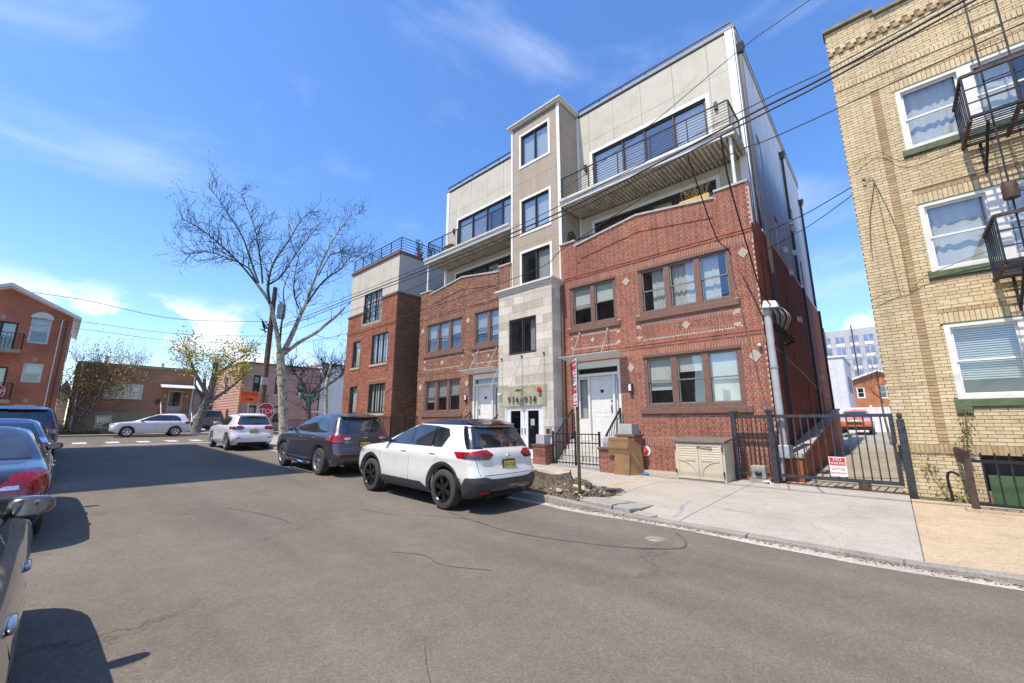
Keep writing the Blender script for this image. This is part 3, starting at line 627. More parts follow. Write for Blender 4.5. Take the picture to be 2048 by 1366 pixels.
# ------------------------------------------------------------ setting: ground, road, pavements
def struct(o): o['kind'] = 'structure'; return o
def Masphalt():
    m, nt, n, l, b = newmat('asphalt'); geo = N(nt, 'ShaderNodeNewGeometry')
    def noise(s, d=6.0, r=.6): 
        k = N(nt, 'ShaderNodeTexNoise', Scale=s, Detail=d, Roughness=r); l.new(geo.outputs['Position'], k.inputs['Vector']); return k.outputs['Fac']
    big = ramp(nt, noise(.35, 5), [(.3, (.134, .117, .095)), (.5, (.152, .133, .108)), (.72, (.173, .151, .123))])
    sp = N(nt, 'ShaderNodeTexVoronoi', Scale=95.0); l.new(geo.outputs['Position'], sp.inputs['Vector'])
    st = ramp(nt, sp.outputs['Color'], [(.1, (.72, .72, .72)), (.6, (1, 1, 1)), (.96, (1.42, 1.39, 1.34))])
    md = ramp(nt, noise(4.0, 6, .7), [(.3, (.89, .89, .89)), (.7, (1.08, 1.08, 1.07))])
    m1 = N(nt, 'ShaderNodeMix', data_type='RGBA', blend_type='MULTIPLY'); m1.inputs['Factor'].default_value = .8; l.new(big, m1.inputs['A']); l.new(st, m1.inputs['B'])
    m2 = N(nt, 'ShaderNodeMix', data_type='RGBA', blend_type='MULTIPLY'); m2.inputs['Factor'].default_value = 1; l.new(m1.outputs['Result'], m2.inputs['A']); l.new(md, m2.inputs['B'])
    # paler wheel-polished lanes running along the street
    mp = N(nt, 'ShaderNodeMapping'); mp.inputs['Scale'].default_value = (.06, 1.1, 1); l.new(geo.outputs['Position'], mp.inputs['Vector'])
    ln = N(nt, 'ShaderNodeTexNoise', Scale=1.0, Detail=4.0); l.new(mp.outputs[0], ln.inputs['Vector'])
    lr = ramp(nt, ln.outputs['Fac'], [(.35, (.9, .9, .9)), (.62, (1.1, 1.09, 1.07))])
    m3 = N(nt, 'ShaderNodeMix', data_type='RGBA', blend_type='MULTIPLY'); m3.inputs['Factor'].default_value = 1; l.new(m2.outputs['Result'], m3.inputs['A']); l.new(lr, m3.inputs['B'])
    wv = N(nt, 'ShaderNodeTexNoise', Scale=1.7, Detail=6.0, Roughness=.7); l.new(geo.outputs['Position'], wv.inputs['Vector'])
    va = N(nt, 'ShaderNodeVectorMath', operation='MULTIPLY_ADD'); va.inputs[1].default_value = (1.1, 1.1, 0); l.new(wv.outputs['Color'], va.inputs[0]); l.new(geo.outputs['Position'], va.inputs[2])
    v2 = N(nt, 'ShaderNodeTexVoronoi', Scale=.33, feature='DISTANCE_TO_EDGE'); l.new(va.outputs[0], v2.inputs['Vector'])
    msk = ramp(nt, noise(.5, 3), [(.5, (0, 0, 0)), (.6, (1, 1, 1))])
    crk = ramp(nt, v2.outputs['Distance'], [(.0, (.55, .54, .52)), (.006, (1, 1, 1))])
    m4 = N(nt, 'ShaderNodeMix', data_type='RGBA', blend_type='MULTIPLY'); l.new(msk, m4.inputs['Factor']); l.new(m3.outputs['Result'], m4.inputs['A']); l.new(crk, m4.inputs['B'])
    oil = ramp(nt, noise(.8, 5, .55), [(.62, (1, 1, 1)), (.76, (.80, .79, .78))])
    m5 = N(nt, 'ShaderNodeMix', data_type='RGBA', blend_type='MULTIPLY'); m5.inputs['Factor'].default_value = 1; l.new(m4.outputs['Result'], m5.inputs['A']); l.new(oil, m5.inputs['B'])
    l.new(m5.outputs['Result'], b.inputs['Base Color']); b.inputs['Roughness'].default_value = .9; b.inputs['Specular IOR Level'].default_value = .25
    bp = N(nt, 'ShaderNodeBump', Strength=.4, Distance=.004); l.new(sp.outputs['Distance'], bp.inputs['Height']); l.new(bp.outputs[0], b.inputs['Normal'])
    return m
def Mconcrete(name, c, var=.16, speck=.25):
    m, nt, n, l, b = newmat(name); geo = N(nt, 'ShaderNodeNewGeometry')
    def noise(s, d=6.0, r=.6):
        k = N(nt, 'ShaderNodeTexNoise', Scale=s, Detail=d, Roughness=r); l.new(geo.outputs['Position'], k.inputs['Vector']); return k.outputs['Fac']
    base = ramp(nt, noise(.9, 6, .65), [(.28, tuple(v * (1 - var) for v in c)), (.5, c), (.75, tuple(v * (1 + var * .6) for v in c))])
    f = ramp(nt, noise(38, 3, .7), [(.32, (1 - speck,) * 3), (.5, (1, 1, 1)), (.8, (1.08,) * 3)])
    g = ramp(nt, noise(6, 6, .75), [(.3, (.87, .86, .84)), (.6, (1, 1, 1))])
    m1 = N(nt, 'ShaderNodeMix', data_type='RGBA', blend_type='MULTIPLY'); m1.inputs['Factor'].default_value = 1; l.new(base, m1.inputs['A']); l.new(f, m1.inputs['B'])
    m2 = N(nt, 'ShaderNodeMix', data_type='RGBA', blend_type='MULTIPLY'); m2.inputs['Factor'].default_value = 1; l.new(m1.outputs['Result'], m2.inputs['A']); l.new(g, m2.inputs['B'])
    # chewing-gum spots and hairline cracks
    v1 = N(nt, 'ShaderNodeTexVoronoi', Scale=2.6); l.new(geo.outputs['Position'], v1.inputs['Vector']); sp = ramp(nt, v1.outputs['Distance'], [(.05, (.62, .61, .6)), (.075, (1, 1, 1))])
    v2 = N(nt, 'ShaderNodeTexVoronoi', Scale=.45, feature='DISTANCE_TO_EDGE'); wv = N(nt, 'ShaderNodeTexNoise', Scale=3.0, Detail=5.0); l.new(geo.outputs['Position'], wv.inputs['Vector'])
    va = N(nt, 'ShaderNodeVectorMath', operation='MULTIPLY_ADD'); va.inputs[1].default_value = (.5, .5, .5); l.new(wv.outputs['Color'], va.inputs[0]); l.new(geo.outputs['Position'], va.inputs[2]); l.new(va.outputs[0], v2.inputs['Vector'])
    cr_ = ramp(nt, v2.outputs['Distance'], [(.0, (.66, .64, .61)), (.006, (1, 1, 1))])
    m3 = N(nt, 'ShaderNodeMix', data_type='RGBA', blend_type='MULTIPLY'); m3.inputs['Factor'].default_value = .8; l.new(m2.outputs['Result'], m3.inputs['A']); l.new(sp, m3.inputs['B'])
    m4 = N(nt, 'ShaderNodeMix', data_type='RGBA', blend_type='MULTIPLY'); m4.inputs['Factor'].default_value = .7; l.new(m3.outputs['Result'], m4.inputs['A']); l.new(cr_, m4.inputs['B'])
    l.new(m4.outputs['Result'], b.inputs['Base Color']); b.inputs['Roughness'].default_value = .9; b.inputs['Specular IOR Level'].default_value = .2
    bp = N(nt, 'ShaderNodeBump', Strength=.3, Distance=.004); l.new(noise(60, 4), bp.inputs['Height']); l.new(bp.outputs[0], b.inputs['Normal'])
    return m
ASPH = Masphalt()
CONC = Mconcrete('pavement_concrete', (.395, .36, .305)); CONC2 = Mconcrete('driveway_concrete', (.395, .365, .315)); CONC3 = Mconcrete('tan_concrete', (.46, .365, .245), .2, .35); CONC4 = Mconcrete('old_concrete', (.33, .31, .275), .22, .35)
GUT = Mconcrete('dusty_gutter', (.46, .435, .39), .25, .3); EARTH = Mconcrete('bare_earth', (.15, .112, .075), .4, .45); WPAINT = M('road_paint', (.56, .55, .52), .8, var=.1, scale=9, c2=(.30, .29, .27))
GRASSY = M('ground_grass', (.10, .12, .05), .95, var=.3, scale=1.2, bump=.5)
def frange(a, b, s):
    o = []; n = max(1, int(round(abs(b - a) / s)))
    for i in range(n + 1): o.append(a + (b - a) * i / n)
    return o
def sheet(name, mat, xs, ys, zf, parent=None):
    mb = MB(); idx = {}
    for i, x in enumerate(xs):
        for j, y in enumerate(ys): idx[i, j] = len(mb.v); mb.v.append((x, y, zf(x, y)))
    for i in range(len(xs) - 1):
        for j in range(len(ys) - 1): mb.f.append((idx[i,j], idx[i+1,j], idx[i+1,j+1], idx[i,j+1])); mb.m.append(0); mb.r.append(0)
    o = mb.build(name, mat, parent, smooth=40); 
    return o
gz = lambda x, y: zr(x) - .03 + max(0, y - 12) * .023 - (.0 if y < 60 else (y - 60) * .02)
g = struct(sheet('ground', CONC4, [700, 100, 40, 15] + frange(5, -60, 5) + [-90, -200, -700], [-700, -100, -30, -8, 0, 6, 9, 12, 20, 30, 45, 60, 120, 700], gz))
# the asphalt: our street and the street it ends at, one sheet
mb = MB(); xs = frange(26, -30.6, 1.2); ys = frange(-2.25, 6.5, 1.25)
for i in range(len(xs) - 1):
    for j in range(len(ys) - 1):
        q = [(xs[i], ys[j]), (xs[i+1], ys[j]), (xs[i+1], ys[j+1]), (xs[i], ys[j+1])]; mb.poly([(x, y, zr(x)) for x, y in q])
xs = frange(-30.6, -36.7, 1.2); ys = [-60, -30, -12] + frange(-2.25, 6.5, 1.25) + [14, 30, 60, 110]
for i in range(len(xs) - 1):
    for j in range(len(ys) - 1):
        q = [(xs[i], ys[j]), (xs[i+1], ys[j]), (xs[i+1], ys[j+1]), (xs[i], ys[j+1])]; mb.poly([(x, y, zr(x)) for x, y in q])
ROAD = struct(mb.build('road', ASPH, None, fixn=False))
ROAD.data.flip_normals() if ROAD.data.polygons[0].normal.z < 0 else None
def flat(name, mat, pts, dz=.004, parent=None):
    mb = MB(); mb.poly([(x, y, zr(x) + dz) for x, y in pts]); o = mb.build(name, mat, parent, fixn=False)
    if o.data.polygons[0].normal.z < 0: o.data.flip_normals()
    return o
# crossing bars, stop line, patch, tar seams, cover
for k, y in enumerate([-1.35, -.2, .95, 2.1, 3.25, 4.4, 5.45]):
    flat('crossing_bar', WPAINT, [(-28.1 + jit(.06), y - .23), (-29.6 + jit(.06), y - .25), (-29.6 + jit(.06), y + .24), (-28.1 + jit(.06), y + .23)], .005, ROAD)
flat('stop_line', WPAINT, [(-26.35, 1.6), (-26.62, 1.6), (-26.62, 6.1), (-26.35, 6.1)], .005, ROAD)
TAR = M('tar_seam', (.078, .070, .062), .8, var=.35, scale=3)
def seam(pts, w, mat=TAR, name='tar_seam', dz=.004):
    p = polyline([(x, y, 0) for x, y in pts], 8); mb = MB()
    for i in range(len(p) - 1):
        d = (p[i+1] - p[i]).normalized(); nn = Vector((-d.y, d.x, 0)); a = w * random.uniform(.25, .7); b = w * random.uniform(.25, .7)
        mb.quad((*(p[i] - nn*a).xy, zr(p[i].x) + dz), (*(p[i+1] - nn*b).xy, zr(p[i+1].x) + dz), (*(p[i+1] + nn*b).xy, zr(p[i+1].x) + dz), (*(p[i] + nn*a).xy, zr(p[i].x) + dz))
    o = mb.build(name, mat, ROAD, fixn=False)
    if o.data.polygons[0].normal.z < 0: o.data.flip_normals()
    return o
SEAMS = [[(-5.75, 4.72), (-4.9, 4.6), (-4.1, 4.55), (-3.3, 4.75), (-2.6, 5.05), (-2.15, 5.45), (-2.25, 5.85), (-2.45, 6.1)], [(-7.0, 3.8), (-6.3, 3.95), (-5.75, 4.35), (-5.2, 4.62)], [(-3.0, 1.2), (-2.95, 1.55), (-3.1, 1.9), (-3.5, 2.3), (-4.1, 2.5)]]
seam(SEAMS[0], .030); seam(SEAMS[1], .012)
seam([(-1.6, 1.55), (-1.85, 1.7), (-2.2, 1.72), (-2.6, 1.95)], .006); seam([(-4.6, 2.9), (-4.2, 3.1), (-3.8, 3.05), (-3.3, 3.3)], .010); seam([(-8.6, 2.2), (-7.6, 2.5), (-6.8, 2.6)], .012)
MB().lathe([(.001, .012), (.10, .012), (.105, .006), (.125, .006), (.13, .001)], (-2.55, 5.62, zr(-2.55) + .002), 'z', 28).build('valve_cover', M('worn_iron', (.30, .26, .21), .7, .3, var=.25, scale=30), ROAD, smooth=30)
# dusty gutter strip along the kerb
mb = MB(); xs = frange(8, -29.5, .5); e0 = 6.27
for i in range(len(xs) - 1):
    e1 = 6.30 + .055 * math.sin(xs[i+1] * 1.9) + jit(.025); mb.quad((xs[i], e0, zr(xs[i]) + .004), (xs[i+1], e1, zr(xs[i+1]) + .004), (xs[i+1], 6.5, zr(xs[i+1]) + .004), (xs[i], 6.5, zr(xs[i]) + .004)); e0 = e1
struct(mb.build('gutter', GUT, None, fixn=False))
if bpy.data.objects['gutter'].data.polygons[0].normal.z < 0: bpy.data.objects['gutter'].data.flip_normals()
# kerb stones
def stone_box(mb, x0, x1, y0, y1, zt, th, r=0):      # slab with a top that follows zt(x, y)
    mb.hexa([(x0, y0, zt(x0, y0) - th), (x1, y0, zt(x1, y0) - th), (x1, y1, zt(x1, y1) - th), (x0, y1, zt(x0, y1) - th)], [(x0, y0, zt(x0, y0)), (x1, y0, zt(x1, y0)), (x1, y1, zt(x1, y1)), (x0, y1, zt(x0, y1))], 0, r); return mb
def drop(x):                                     # kerb lowered at the driveway
    return 1 - max(0, min(1, (x + 5.0) / 1.0)) * max(0, min(1, (1.25 - x) / .5)) * .62
kt = lambda x, y: zr(x) + .012 + (.095 if x > -4.6 else .115) * drop(x) * 1.0
KERB = struct(thing('kerb', None, None)); KB = Mconcrete('kerb_stone', (.29, .27, .24), .3, .4)
x = 7.0
while x > -29.5:
    w = random.uniform(1.5, 1.9); 
    if not (-5.9 < x - w and x < -4.3) : stone_box(MB(), x - w + .012, x, 6.5 + jit(.008), 6.655, kt, .3).build('kerb_stone', KB, KERB, bevel=.012)
    else: stone_box(MB(), x - w + .012, x, 6.5, 6.655, kt, .3).build('kerb_stone', KB, KERB, bevel=.012)
    x -= w
# near pavement: slabs
PAVE = struct(thing('pavement', None, None))
def st(x, y):
    t = min(max((y - 6.66) / 5.3, 0), 1); k0 = kt(x, y) - .004; k1 = zr(x) + .14 + max(0, y - 12) * .023
    return k0 + (k1 - k0) * (t ** .8)
def slab(x0, x1, y0, y1, mat, n=4, gap=.006, zt=st):
    mb = MB(); ysl = frange(y0 + gap, y1 - gap, (y1 - y0) / n); xsl = frange(x0 + gap, x1 - gap, .7); idx = {}
    for i, a in enumerate(xsl):
        for j, b in enumerate(ysl): idx[i,j] = len(mb.v); mb.v.append((a, b, zt(a, b)))
    I, J = len(xsl) - 1, len(ysl) - 1
    for i in range(I):
        for j in range(J): mb.f.append((idx[i,j], idx[i+1,j], idx[i+1,j+1], idx[i,j+1])); mb.m.append(0); mb.r.append(0)
    ring = [idx[i,0] for i in range(I)] + [idx[I,j] for j in range(J)] + [idx[i,J] for i in range(I, 0, -1)] + [idx[0,j] for j in range(J, 0, -1)]
    low = {}
    for v in ring: low[v] = len(mb.v); x_, y_, z_ = mb.v[v]; mb.v.append((x_, y_, z_ - .12))
    for k in range(len(ring)):
        a, b = ring[k], ring[(k+1) % len(ring)]; mb.f.append((a, low[a], low[b], b)); mb.m.append(0); mb.r.append(0)
    return mb.build('paving_slab', mat, PAVE, fixn=True)
slab(-2.62, .05, 6.66, 11.72, CONC2, 6); slab(.05, 3.2, 6.66, 9.3, CONC3, 4); slab(.05, 3.2, 9.3, 11.2, CONC3, 3); slab(3.2, 7, 6.66, 11.2, CONC3, 4)
slab(-4.32, -2.62, 7.45, 12.0, CONC, 5); slab(-3.35, -2.62, 6.66, 7.45, CONC, 2)
slab(-6.35, -4.32, 8.15, 10.1, CONC, 3); slab(-6.35, -4.32, 10.1, 12.0, CONC, 3)
x = -6.35
while x > -29:
    w = 1.75
    slab(x - w, x, 6.66, 8.3, CONC, 2); slab(x - w, x, 8.3, 10.1, CONC, 2); slab(x - w, x, 10.1, 12.0, CONC, 2); x -= w
# broken kerb-side slab: tilted pieces with a crack between them
def chunk(pts, zc, tilt, mat, th=.09, name='broken_slab'):
    c = Vector((sum(p[0] for p in pts) / len(pts), sum(p[1] for p in pts) / len(pts), 0)); mb = MB()
    top = [(x, y, st(x, 6.9) + zc + (x - c.x) * tilt[0] + (y - c.y) * tilt[1] + jit(.004)) for x, y in pts]
    mb.prism(top, (0, 0, -th)); return mb.build(name, mat, PAVE, bevel=.012)
chunk([(-4.46, 6.72), (-4.1, 6.62), (-3.74, 6.61), (-3.78, 6.9), (-3.72, 7.2), (-4.0, 7.44), (-4.30, 7.3), (-4.5, 7.0)], .055, (.02, -.05), CONC4)
chunk([(-3.71, 6.60), (-3.42, 6.63), (-3.36, 6.95), (-3.37, 7.43), (-3.66, 7.42), (-3.69, 7.18), (-3.75, 6.9)], .045, (-.03, -.06), CONC4)
chunk([(-3.33, 6.55), (-3.02, 6.53), (-2.95, 6.66), (-3.3, 6.72)], .03, (.0, .1), CONC4, .06)
for k in range(16):
    x, y = random.uniform(-4.5, -2.2), random.uniform(6.33, 6.62); r = random.uniform(.015, .05)
    chunk([(x + r * math.cos(a) * random.uniform(.6, 1.2), y + r * math.sin(a) * random.uniform(.6, 1.1)) for a in [i * 1.2 for i in range(5)]], -.03 - random.uniform(.0, .03), (jit(.2), jit(.2)), CONC4 if k % 4 else M('brick_bit_%d' % k, (.35, .13, .08), .9), .05, 'rubble_piece')
# driveway between the buildings and the far pavements
struct(sheet('driveway', Mconcrete('drive_worn', (.33, .295, .24), .2, .3), frange(-2.1, 4.5, 1.0), frange(11.73, 60, 2.5), lambda x, y: st(min(x, 0), 11.7) + .003 + max(0, y - 11.73) * .023))
FARP = struct(thing('far_pavement', None, None))
for y in frange(-14, 34, 2.0)[:-1]:
    stone_box(MB(), -39.4, -36.72, y + .01, y + 1.99, lambda x, y: zr(x) + .12, .2).build('paving_slab', CONC, FARP)
y = 7
while y < 40: stone_box(MB(), -30.55, -29.6, y, y + 2.0, lambda x, y: zr(x) + .1, .25).build('paving_slab', CONC, FARP); y += 2.02
for i in range(9): stone_box(MB(), -29.59 + i * 0, -29.0, 7 + i * 2.02, 8.99 + i * 2.02, lambda x, y: zr(x) + .1, .25).build('paving_slab', CONC, FARP)
LEFTP = struct(thing('left_pavement', None, None))
x = 8
while x > -29: stone_box(MB(), x - 1.99, x, -5.6, -2.27, lambda x, y: zr(x) + .11, .3).build('paving_slab', CONC, LEFTP); x -= 2.0
# utility paint marks on the pavement
def Mspray(name, c):
    m, nt, n, l, b = newmat(name); b.inputs['Base Color'].default_value = (*c, 1); b.inputs['Roughness'].default_value = .9
    geo = N(nt, 'ShaderNodeNewGeometry'); nz = N(nt, 'ShaderNodeTexNoise', Scale=22.0, Detail=6.0, Roughness=.75); l.new(geo.outputs['Position'], nz.inputs['Vector']); l.new(ramp(nt, nz.outputs['Fac'], [(.42, (.05, .05, .05)), (.62, (.75, .75, .75))]), b.inputs['Alpha']); return m
YEL = Mspray('marking_yellow', (.62, .42, .04)); BLU = Mspray('marking_blue', (.24, .33, .45))
def spray(pts, w, mat, name):
    p = polyline([(x, y, 0) for x, y in pts], 7); mb = MB(); a0 = w * .4
    for i in range(len(p) - 1):
        if random.random() < .14: continue
        d = (p[i+1] - p[i]).normalized(); nn = Vector((-d.y, d.x, 0)); a = w * random.uniform(.25, .6); b = w * random.uniform(.25, .6)
        q = [p[i] - nn*a, p[i+1] - nn*b, p[i+1] + nn*b, p[i] + nn*a]; mb.poly([(v.x, v.y, st(v.x, v.y) + .006) for v in q])
    return mb.build(name, mat, PAVE)
spray([(-5.05, 11.1), (-4.95, 10.2), (-4.75, 9.55)], .12, YEL, 'paint_mark'); spray([(-4.78, 9.45), (-4.85, 8.8), (-4.62, 8.4), (-4.5, 8.2)], .16, YEL, 'paint_mark')
spray([(-3.0, 8.2), (-2.95, 7.7), (-2.8, 7.2), (-2.78, 6.8)], .07, BLU, 'paint_mark')
# ------------------------------------------------------------ building helpers
class Pl:            # wall plane: u along the wall, d outwards, z up
    def __init__(s, axis, c, out): s.a = axis; s.c = c; s.o = out      # axis 'y': wall lies in X-Z at Y=c, faces out*Y
    def p(s, u, d, z): return (u, s.c + s.o * d, z) if s.a == 'y' else (s.c + s.o * d, u, z)
    def box(s, mb, u0, u1, d0, d1, z0, z1, mi=0, r=0):
        a, b = s.p(u0, d0, z0), s.p(u1, d1, z1); return mb.box(a[0], b[0], a[1], b[1], a[2], b[2], mi, r)
    def rt(s): return (1, 0, 0) if (s.a == 'y' and s.o < 0) else (-1, 0, 0) if s.a == 'y' else (0, 1, 0) if s.o > 0 else (0, -1, 0)
def bx(P_, name, mat, u0, u1, d0, d1, z0, z1, parent, bevel=0): return P_.box(MB(), u0, u1, d0, d1, z0, z1).build(name, mat, parent, fixn=False, bevel=bevel)
def wall_open(P_, u0, u1, z0, z1, holes, depth=.16, top=None, mb=None, thick=0):
    """wall skin with openings and their reveals; top(u) may cut the upper edge"""
    mb = mb or MB(); hs = [(max(a, u0), min(b, u1), max(c, z0), min(d, z1)) for a, b, c, d in holes if b > u0 and a < u1]
    us = sorted({u0, u1} | {h[0] for h in hs} | {h[1] for h in hs} | ({u for u in top[1] if u0 < u < u1} if top else set())); zz = sorted({z0, z1} | {h[2] for h in hs} | {h[3] for h in hs})
    for i in range(len(us) - 1):
        for j in range(len(zz) - 1):
            um, zm = (us[i] + us[i+1]) / 2, (zz[j] + zz[j+1]) / 2
            if any(h[0] < um < h[1] and h[2] < zm < h[3] for h in hs): continue
            za, zb_ = zz[j+1], zz[j+1]
            if top and j == len(zz) - 2: za, zb_ = top[0](us[i] + 1e-4), top[0](us[i+1] - 1e-4)
            mb.quad(P_.p(us[i], 0, zz[j]), P_.p(us[i+1], 0, zz[j]), P_.p(us[i+1], 0, zb_), P_.p(us[i], 0, za))
    for a, b, c, d in hs:
        mb.quad(P_.p(a, 0, c), P_.p(a, 0, d), P_.p(a, -depth, d), P_.p(a, -depth, c)); mb.quad(P_.p(b, 0, c), P_.p(b, -depth, c), P_.p(b, -depth, d), P_.p(b, 0, d))
        mb.quad(P_.p(a, 0, d), P_.p(b, 0, d), P_.p(b, -depth, d), P_.p(a, -depth, d)); mb.quad(P_.p(a, 0, c), P_.p(a, -depth, c), P_.p(b, -depth, c), P_.p(b, 0, c))
    return mb
UNIT = {}
def unit_brick(mat, v):
    k = (mat.name, v)
    if k not in UNIT:
        mb = MB(); mb.box(-.5, .5, -.5, .5, -.5, .5, 0, .04 + .92 * v / 11); UNIT[k] = mb.mesh('brick', mat, fixn=False)
    return UNIT[k]
class Bricks:
    def __init__(s, P_, mat): s.P = P_; s.m = mat; s.l = []
    def add(s, u0, u1, z0, z1, d=.010, r=None): s.l.append((u0, u1, z0, z1, d, random.random() if r is None else r))
    def field(s, u0, u1, z0, z1, holes=(), bond='flemish', L=.209, H=.060, J=.0145, top=None, d=.010, dj=.003, dark=None, off=0.):
        ch = H + J; n = int(round((z1 - z0) / ch)); ch = (z1 - z0) / max(n, 1) if not top else ch; row = 0; z = z0
        while z + ch * .7 <= z1 + 1e-6:
            za, zb_ = z + J / 2, min(z + ch - J / 2, z1)
            iv = [(u0, u1)]
            for (a, b, c, e) in holes:
                if min(zb_, e) - max(za, c) > .012:
                    nv = []
                    for (p, q) in iv:
                        if b <= p or a >= q: nv.append((p, q)); continue
                        if a > p: nv.append((p, a))
                        if b < q: nv.append((b, q))
                    iv = nv
            hd = (L - J) / 2
            seq = [L, hd] if bond == 'flemish' else [L]
            per = sum(seq) + J * len(seq); st_ = (per / 2 if row % 2 else 0) + off; u = math.floor((u0 - st_) / per) * per + st_; k = 0
            while u < u1:
                w = seq[k % len(seq)]
                for (p, q) in iv:
                    a, b = max(u, p), min(u + w, q)
                    if b - a > .03:
                        if top and top((a + b) / 2) < zb_: 
                            if top((a + b) / 2) < za + .02: continue
                            zt = top((a + b) / 2)
                        else: zt = zb_
                        r = random.random() * (.72 if k % len(seq) == 0 else .5) + (.28 if k % len(seq) == 0 else .04)
                        s.add(a + jit(.0015), b + jit(.0015), za + jit(.001), zt + jit(.001), d + jit(dj), r)
                u += w + J; k += 1
            z += ch; row += 1
    def soldier(s, u0, u1, z0, z1, w=.058, J=.017, d=.012, holes=()):
        u = u0
        while u + w <= u1 + .02:
            if not any(a < u + w / 2 < b and c < (z0 + z1) / 2 < e for a, b, c, e in holes): s.add(u, min(u + w, u1), z0 + J / 2, z1 - J / 2, d + jit(.003), .35 + .6 * random.random())
            u += w + J
    def finish(s, parent, n=300, name='brick'):
        cen = lambda b: (Vector(s.P.p((b[0] + b[1]) / 2, 0, (b[2] + b[3]) / 2)) - CAM).length / max(.05, b[1] - b[0])
        L = sorted(s.l, key=cen); P_ = s.P
        for (u0, u1, z0, z1, d, r) in L[:n]:
            o = bpy.data.objects.new(name, unit_brick(s.m, int(r * 11.99))); link(o, parent)
            a, b = Vector(P_.p(u0, -.01, z0)), Vector(P_.p(u1, d, z1)); o.location = o.location + (a + b) / 2
            q = b - a; o.scale = (abs(q.x), abs(q.y), abs(q.z))
        if len(L) > n:
            mb = MB()
            for (u0, u1, z0, z1, d, r) in L[n:]:
                A = [P_.p(u0, d, z0), P_.p(u1, d, z0), P_.p(u1, d, z1), P_.p(u0, d, z1)]; B = [P_.p(u0, -.004, z0), P_.p(u1, -.004, z0), P_.p(u1, -.004, z1), P_.p(u0, -.004, z1)]
                i = len(mb.v); mb.v += A + B; r = .04 + .92 * r
                fs = [(0, 1, 2, 3), (1, 0, 4, 5), (2, 1, 5, 6), (3, 2, 6, 7), (0, 3, 7, 4)]
                if (P_.a == 'y') != (P_.o < 0): fs = [f[::-1] for f in fs]
                for f in fs: mb.f.append(tuple(i + k for k in f)); mb.m.append(0); mb.r.append(r)
            o = mb.build('brickwork', s.m, parent, fixn=False); o['kind'] = 'stuff'
MATS = dict(
    red=Mpieces('red_brick', [(0, (.24, .094, .061)), (.3, (.31, .115, .072)), (.65, (.355, .135, .085)), (1, (.40, .16, .104))]),
    redmortar=M('pink_mortar', (.47, .38, .315), .95, var=.12, scale=12, bump=.3), umber=Mpieces('umber_brick', [(0, (.15, .072, .048)), (.3, (.25, .115, .072)), (.65, (.32, .155, .10)), (1, (.39, .205, .14))]),
    umbermortar=M('tan_mortar', (.42, .36, .29), .95, var=.15, scale=12, bump=.3), rust=Mpieces('rust_brick', [(0, (.16, .058, .036)), (.35, (.28, .098, .056)), (.7, (.35, .13, .075)), (1, (.42, .18, .115))]), rustmortar=M('grey_mortar', (.33, .27, .22), .95, var=.15, scale=12),
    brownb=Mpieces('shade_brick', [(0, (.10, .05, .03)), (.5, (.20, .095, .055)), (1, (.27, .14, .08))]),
    buff=Mpieces('buff_brick', [(0, (.50, .385, .215)), (.35, (.56, .44, .255)), (.75, (.60, .48, .29)), (1, (.64, .525, .33))], dirt=.2), buffmortar=M('dark_mortar', (.215, .16, .095), .95, var=.2, scale=10, bump=.2), tanbrick=Mpieces('tan_brick', [(0, (.36, .25, .135)), (1, (.48, .345, .195))]),
    stone=Mpieces('lime_stone', [(0, (.44, .375, .295)), (.4, (.53, .475, .395)), (1, (.62, .575, .50))], dirt=.14), stonej=M('stone_joint', (.58, .545, .48), .95, var=.08),
    cement=M('fibre_cement', (.50, .465, .38), .8, streak=.06, var=.07, scale=1.6, bump=.15, bscale=200), taupe=M('taupe_panel', (.365, .295, .22), .8, streak=.12, var=.05, scale=2.5, bump=.12, bscale=200), joint=M('panel_joint', (.20, .18, .15), .9),
    wtrim=M('white_trim', (.70, .70, .69), .55, var=.06, scale=5), browntrim=M('brown_trim', (.165, .085, .06), .6, var=.15, scale=8, bump=.15), bronze=M('bronze_frame', (.045, .040, .036), .45, .2, var=.15), alu=M('grey_frame', (.20, .20, .19), .45, .3),
    coping=M('grey_coping', (.40, .38, .33), .85, var=.15, scale=5, bump=.2), black=M('black_steel', (.022, .023, .027), .42, .4, var=.2, scale=12), dsteel=M('weathered_steel', (.05, .052, .058), .5, .4, var=.3, scale=9), ruststeel=M('rusty_steel', (.075, .045, .032), .75, .2, var=.4, scale=9, bump=.3),
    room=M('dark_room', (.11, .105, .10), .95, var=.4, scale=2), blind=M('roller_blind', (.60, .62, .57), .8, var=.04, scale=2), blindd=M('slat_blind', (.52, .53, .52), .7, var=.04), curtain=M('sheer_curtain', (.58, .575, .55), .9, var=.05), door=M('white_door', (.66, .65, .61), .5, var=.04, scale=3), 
    glass=Mglass('window_glass', (.80, .84, .83), 2.15), glasst=Mglass('coated_glass', (.70, .74, .75), 3.0), glassb=Mglass('clear_pane', (.8, .84, .84), 1.6), canopyg=Mglass('canopy_glass', (.93, .94, .93), 1.3), sofit=M('metal_deck', (.58, .54, .45), .6, .2, var=.3, scale=3), gutw=M('gutter_metal', (.55, .53, .48), .5, .2, var=.15, scale=4),
    paintred=M('painted_brick', (.40, .098, .042), .85, streak=.22, var=.16, scale=2.2, bump=.4, bscale=14), siding=M('white_siding', (.62, .62, .64), .7, var=.07, scale=1.5, streak=.15), stepc=M('step_concrete', (.52, .50, .45), .85, var=.12, scale=4), galv=M('galvanised', (.42, .43, .45), .5, .5, var=.12, scale=8), pvc=M('grey_pvc', (.36, .37, .38), .55, var=.1, scale=4))
RM = MATS
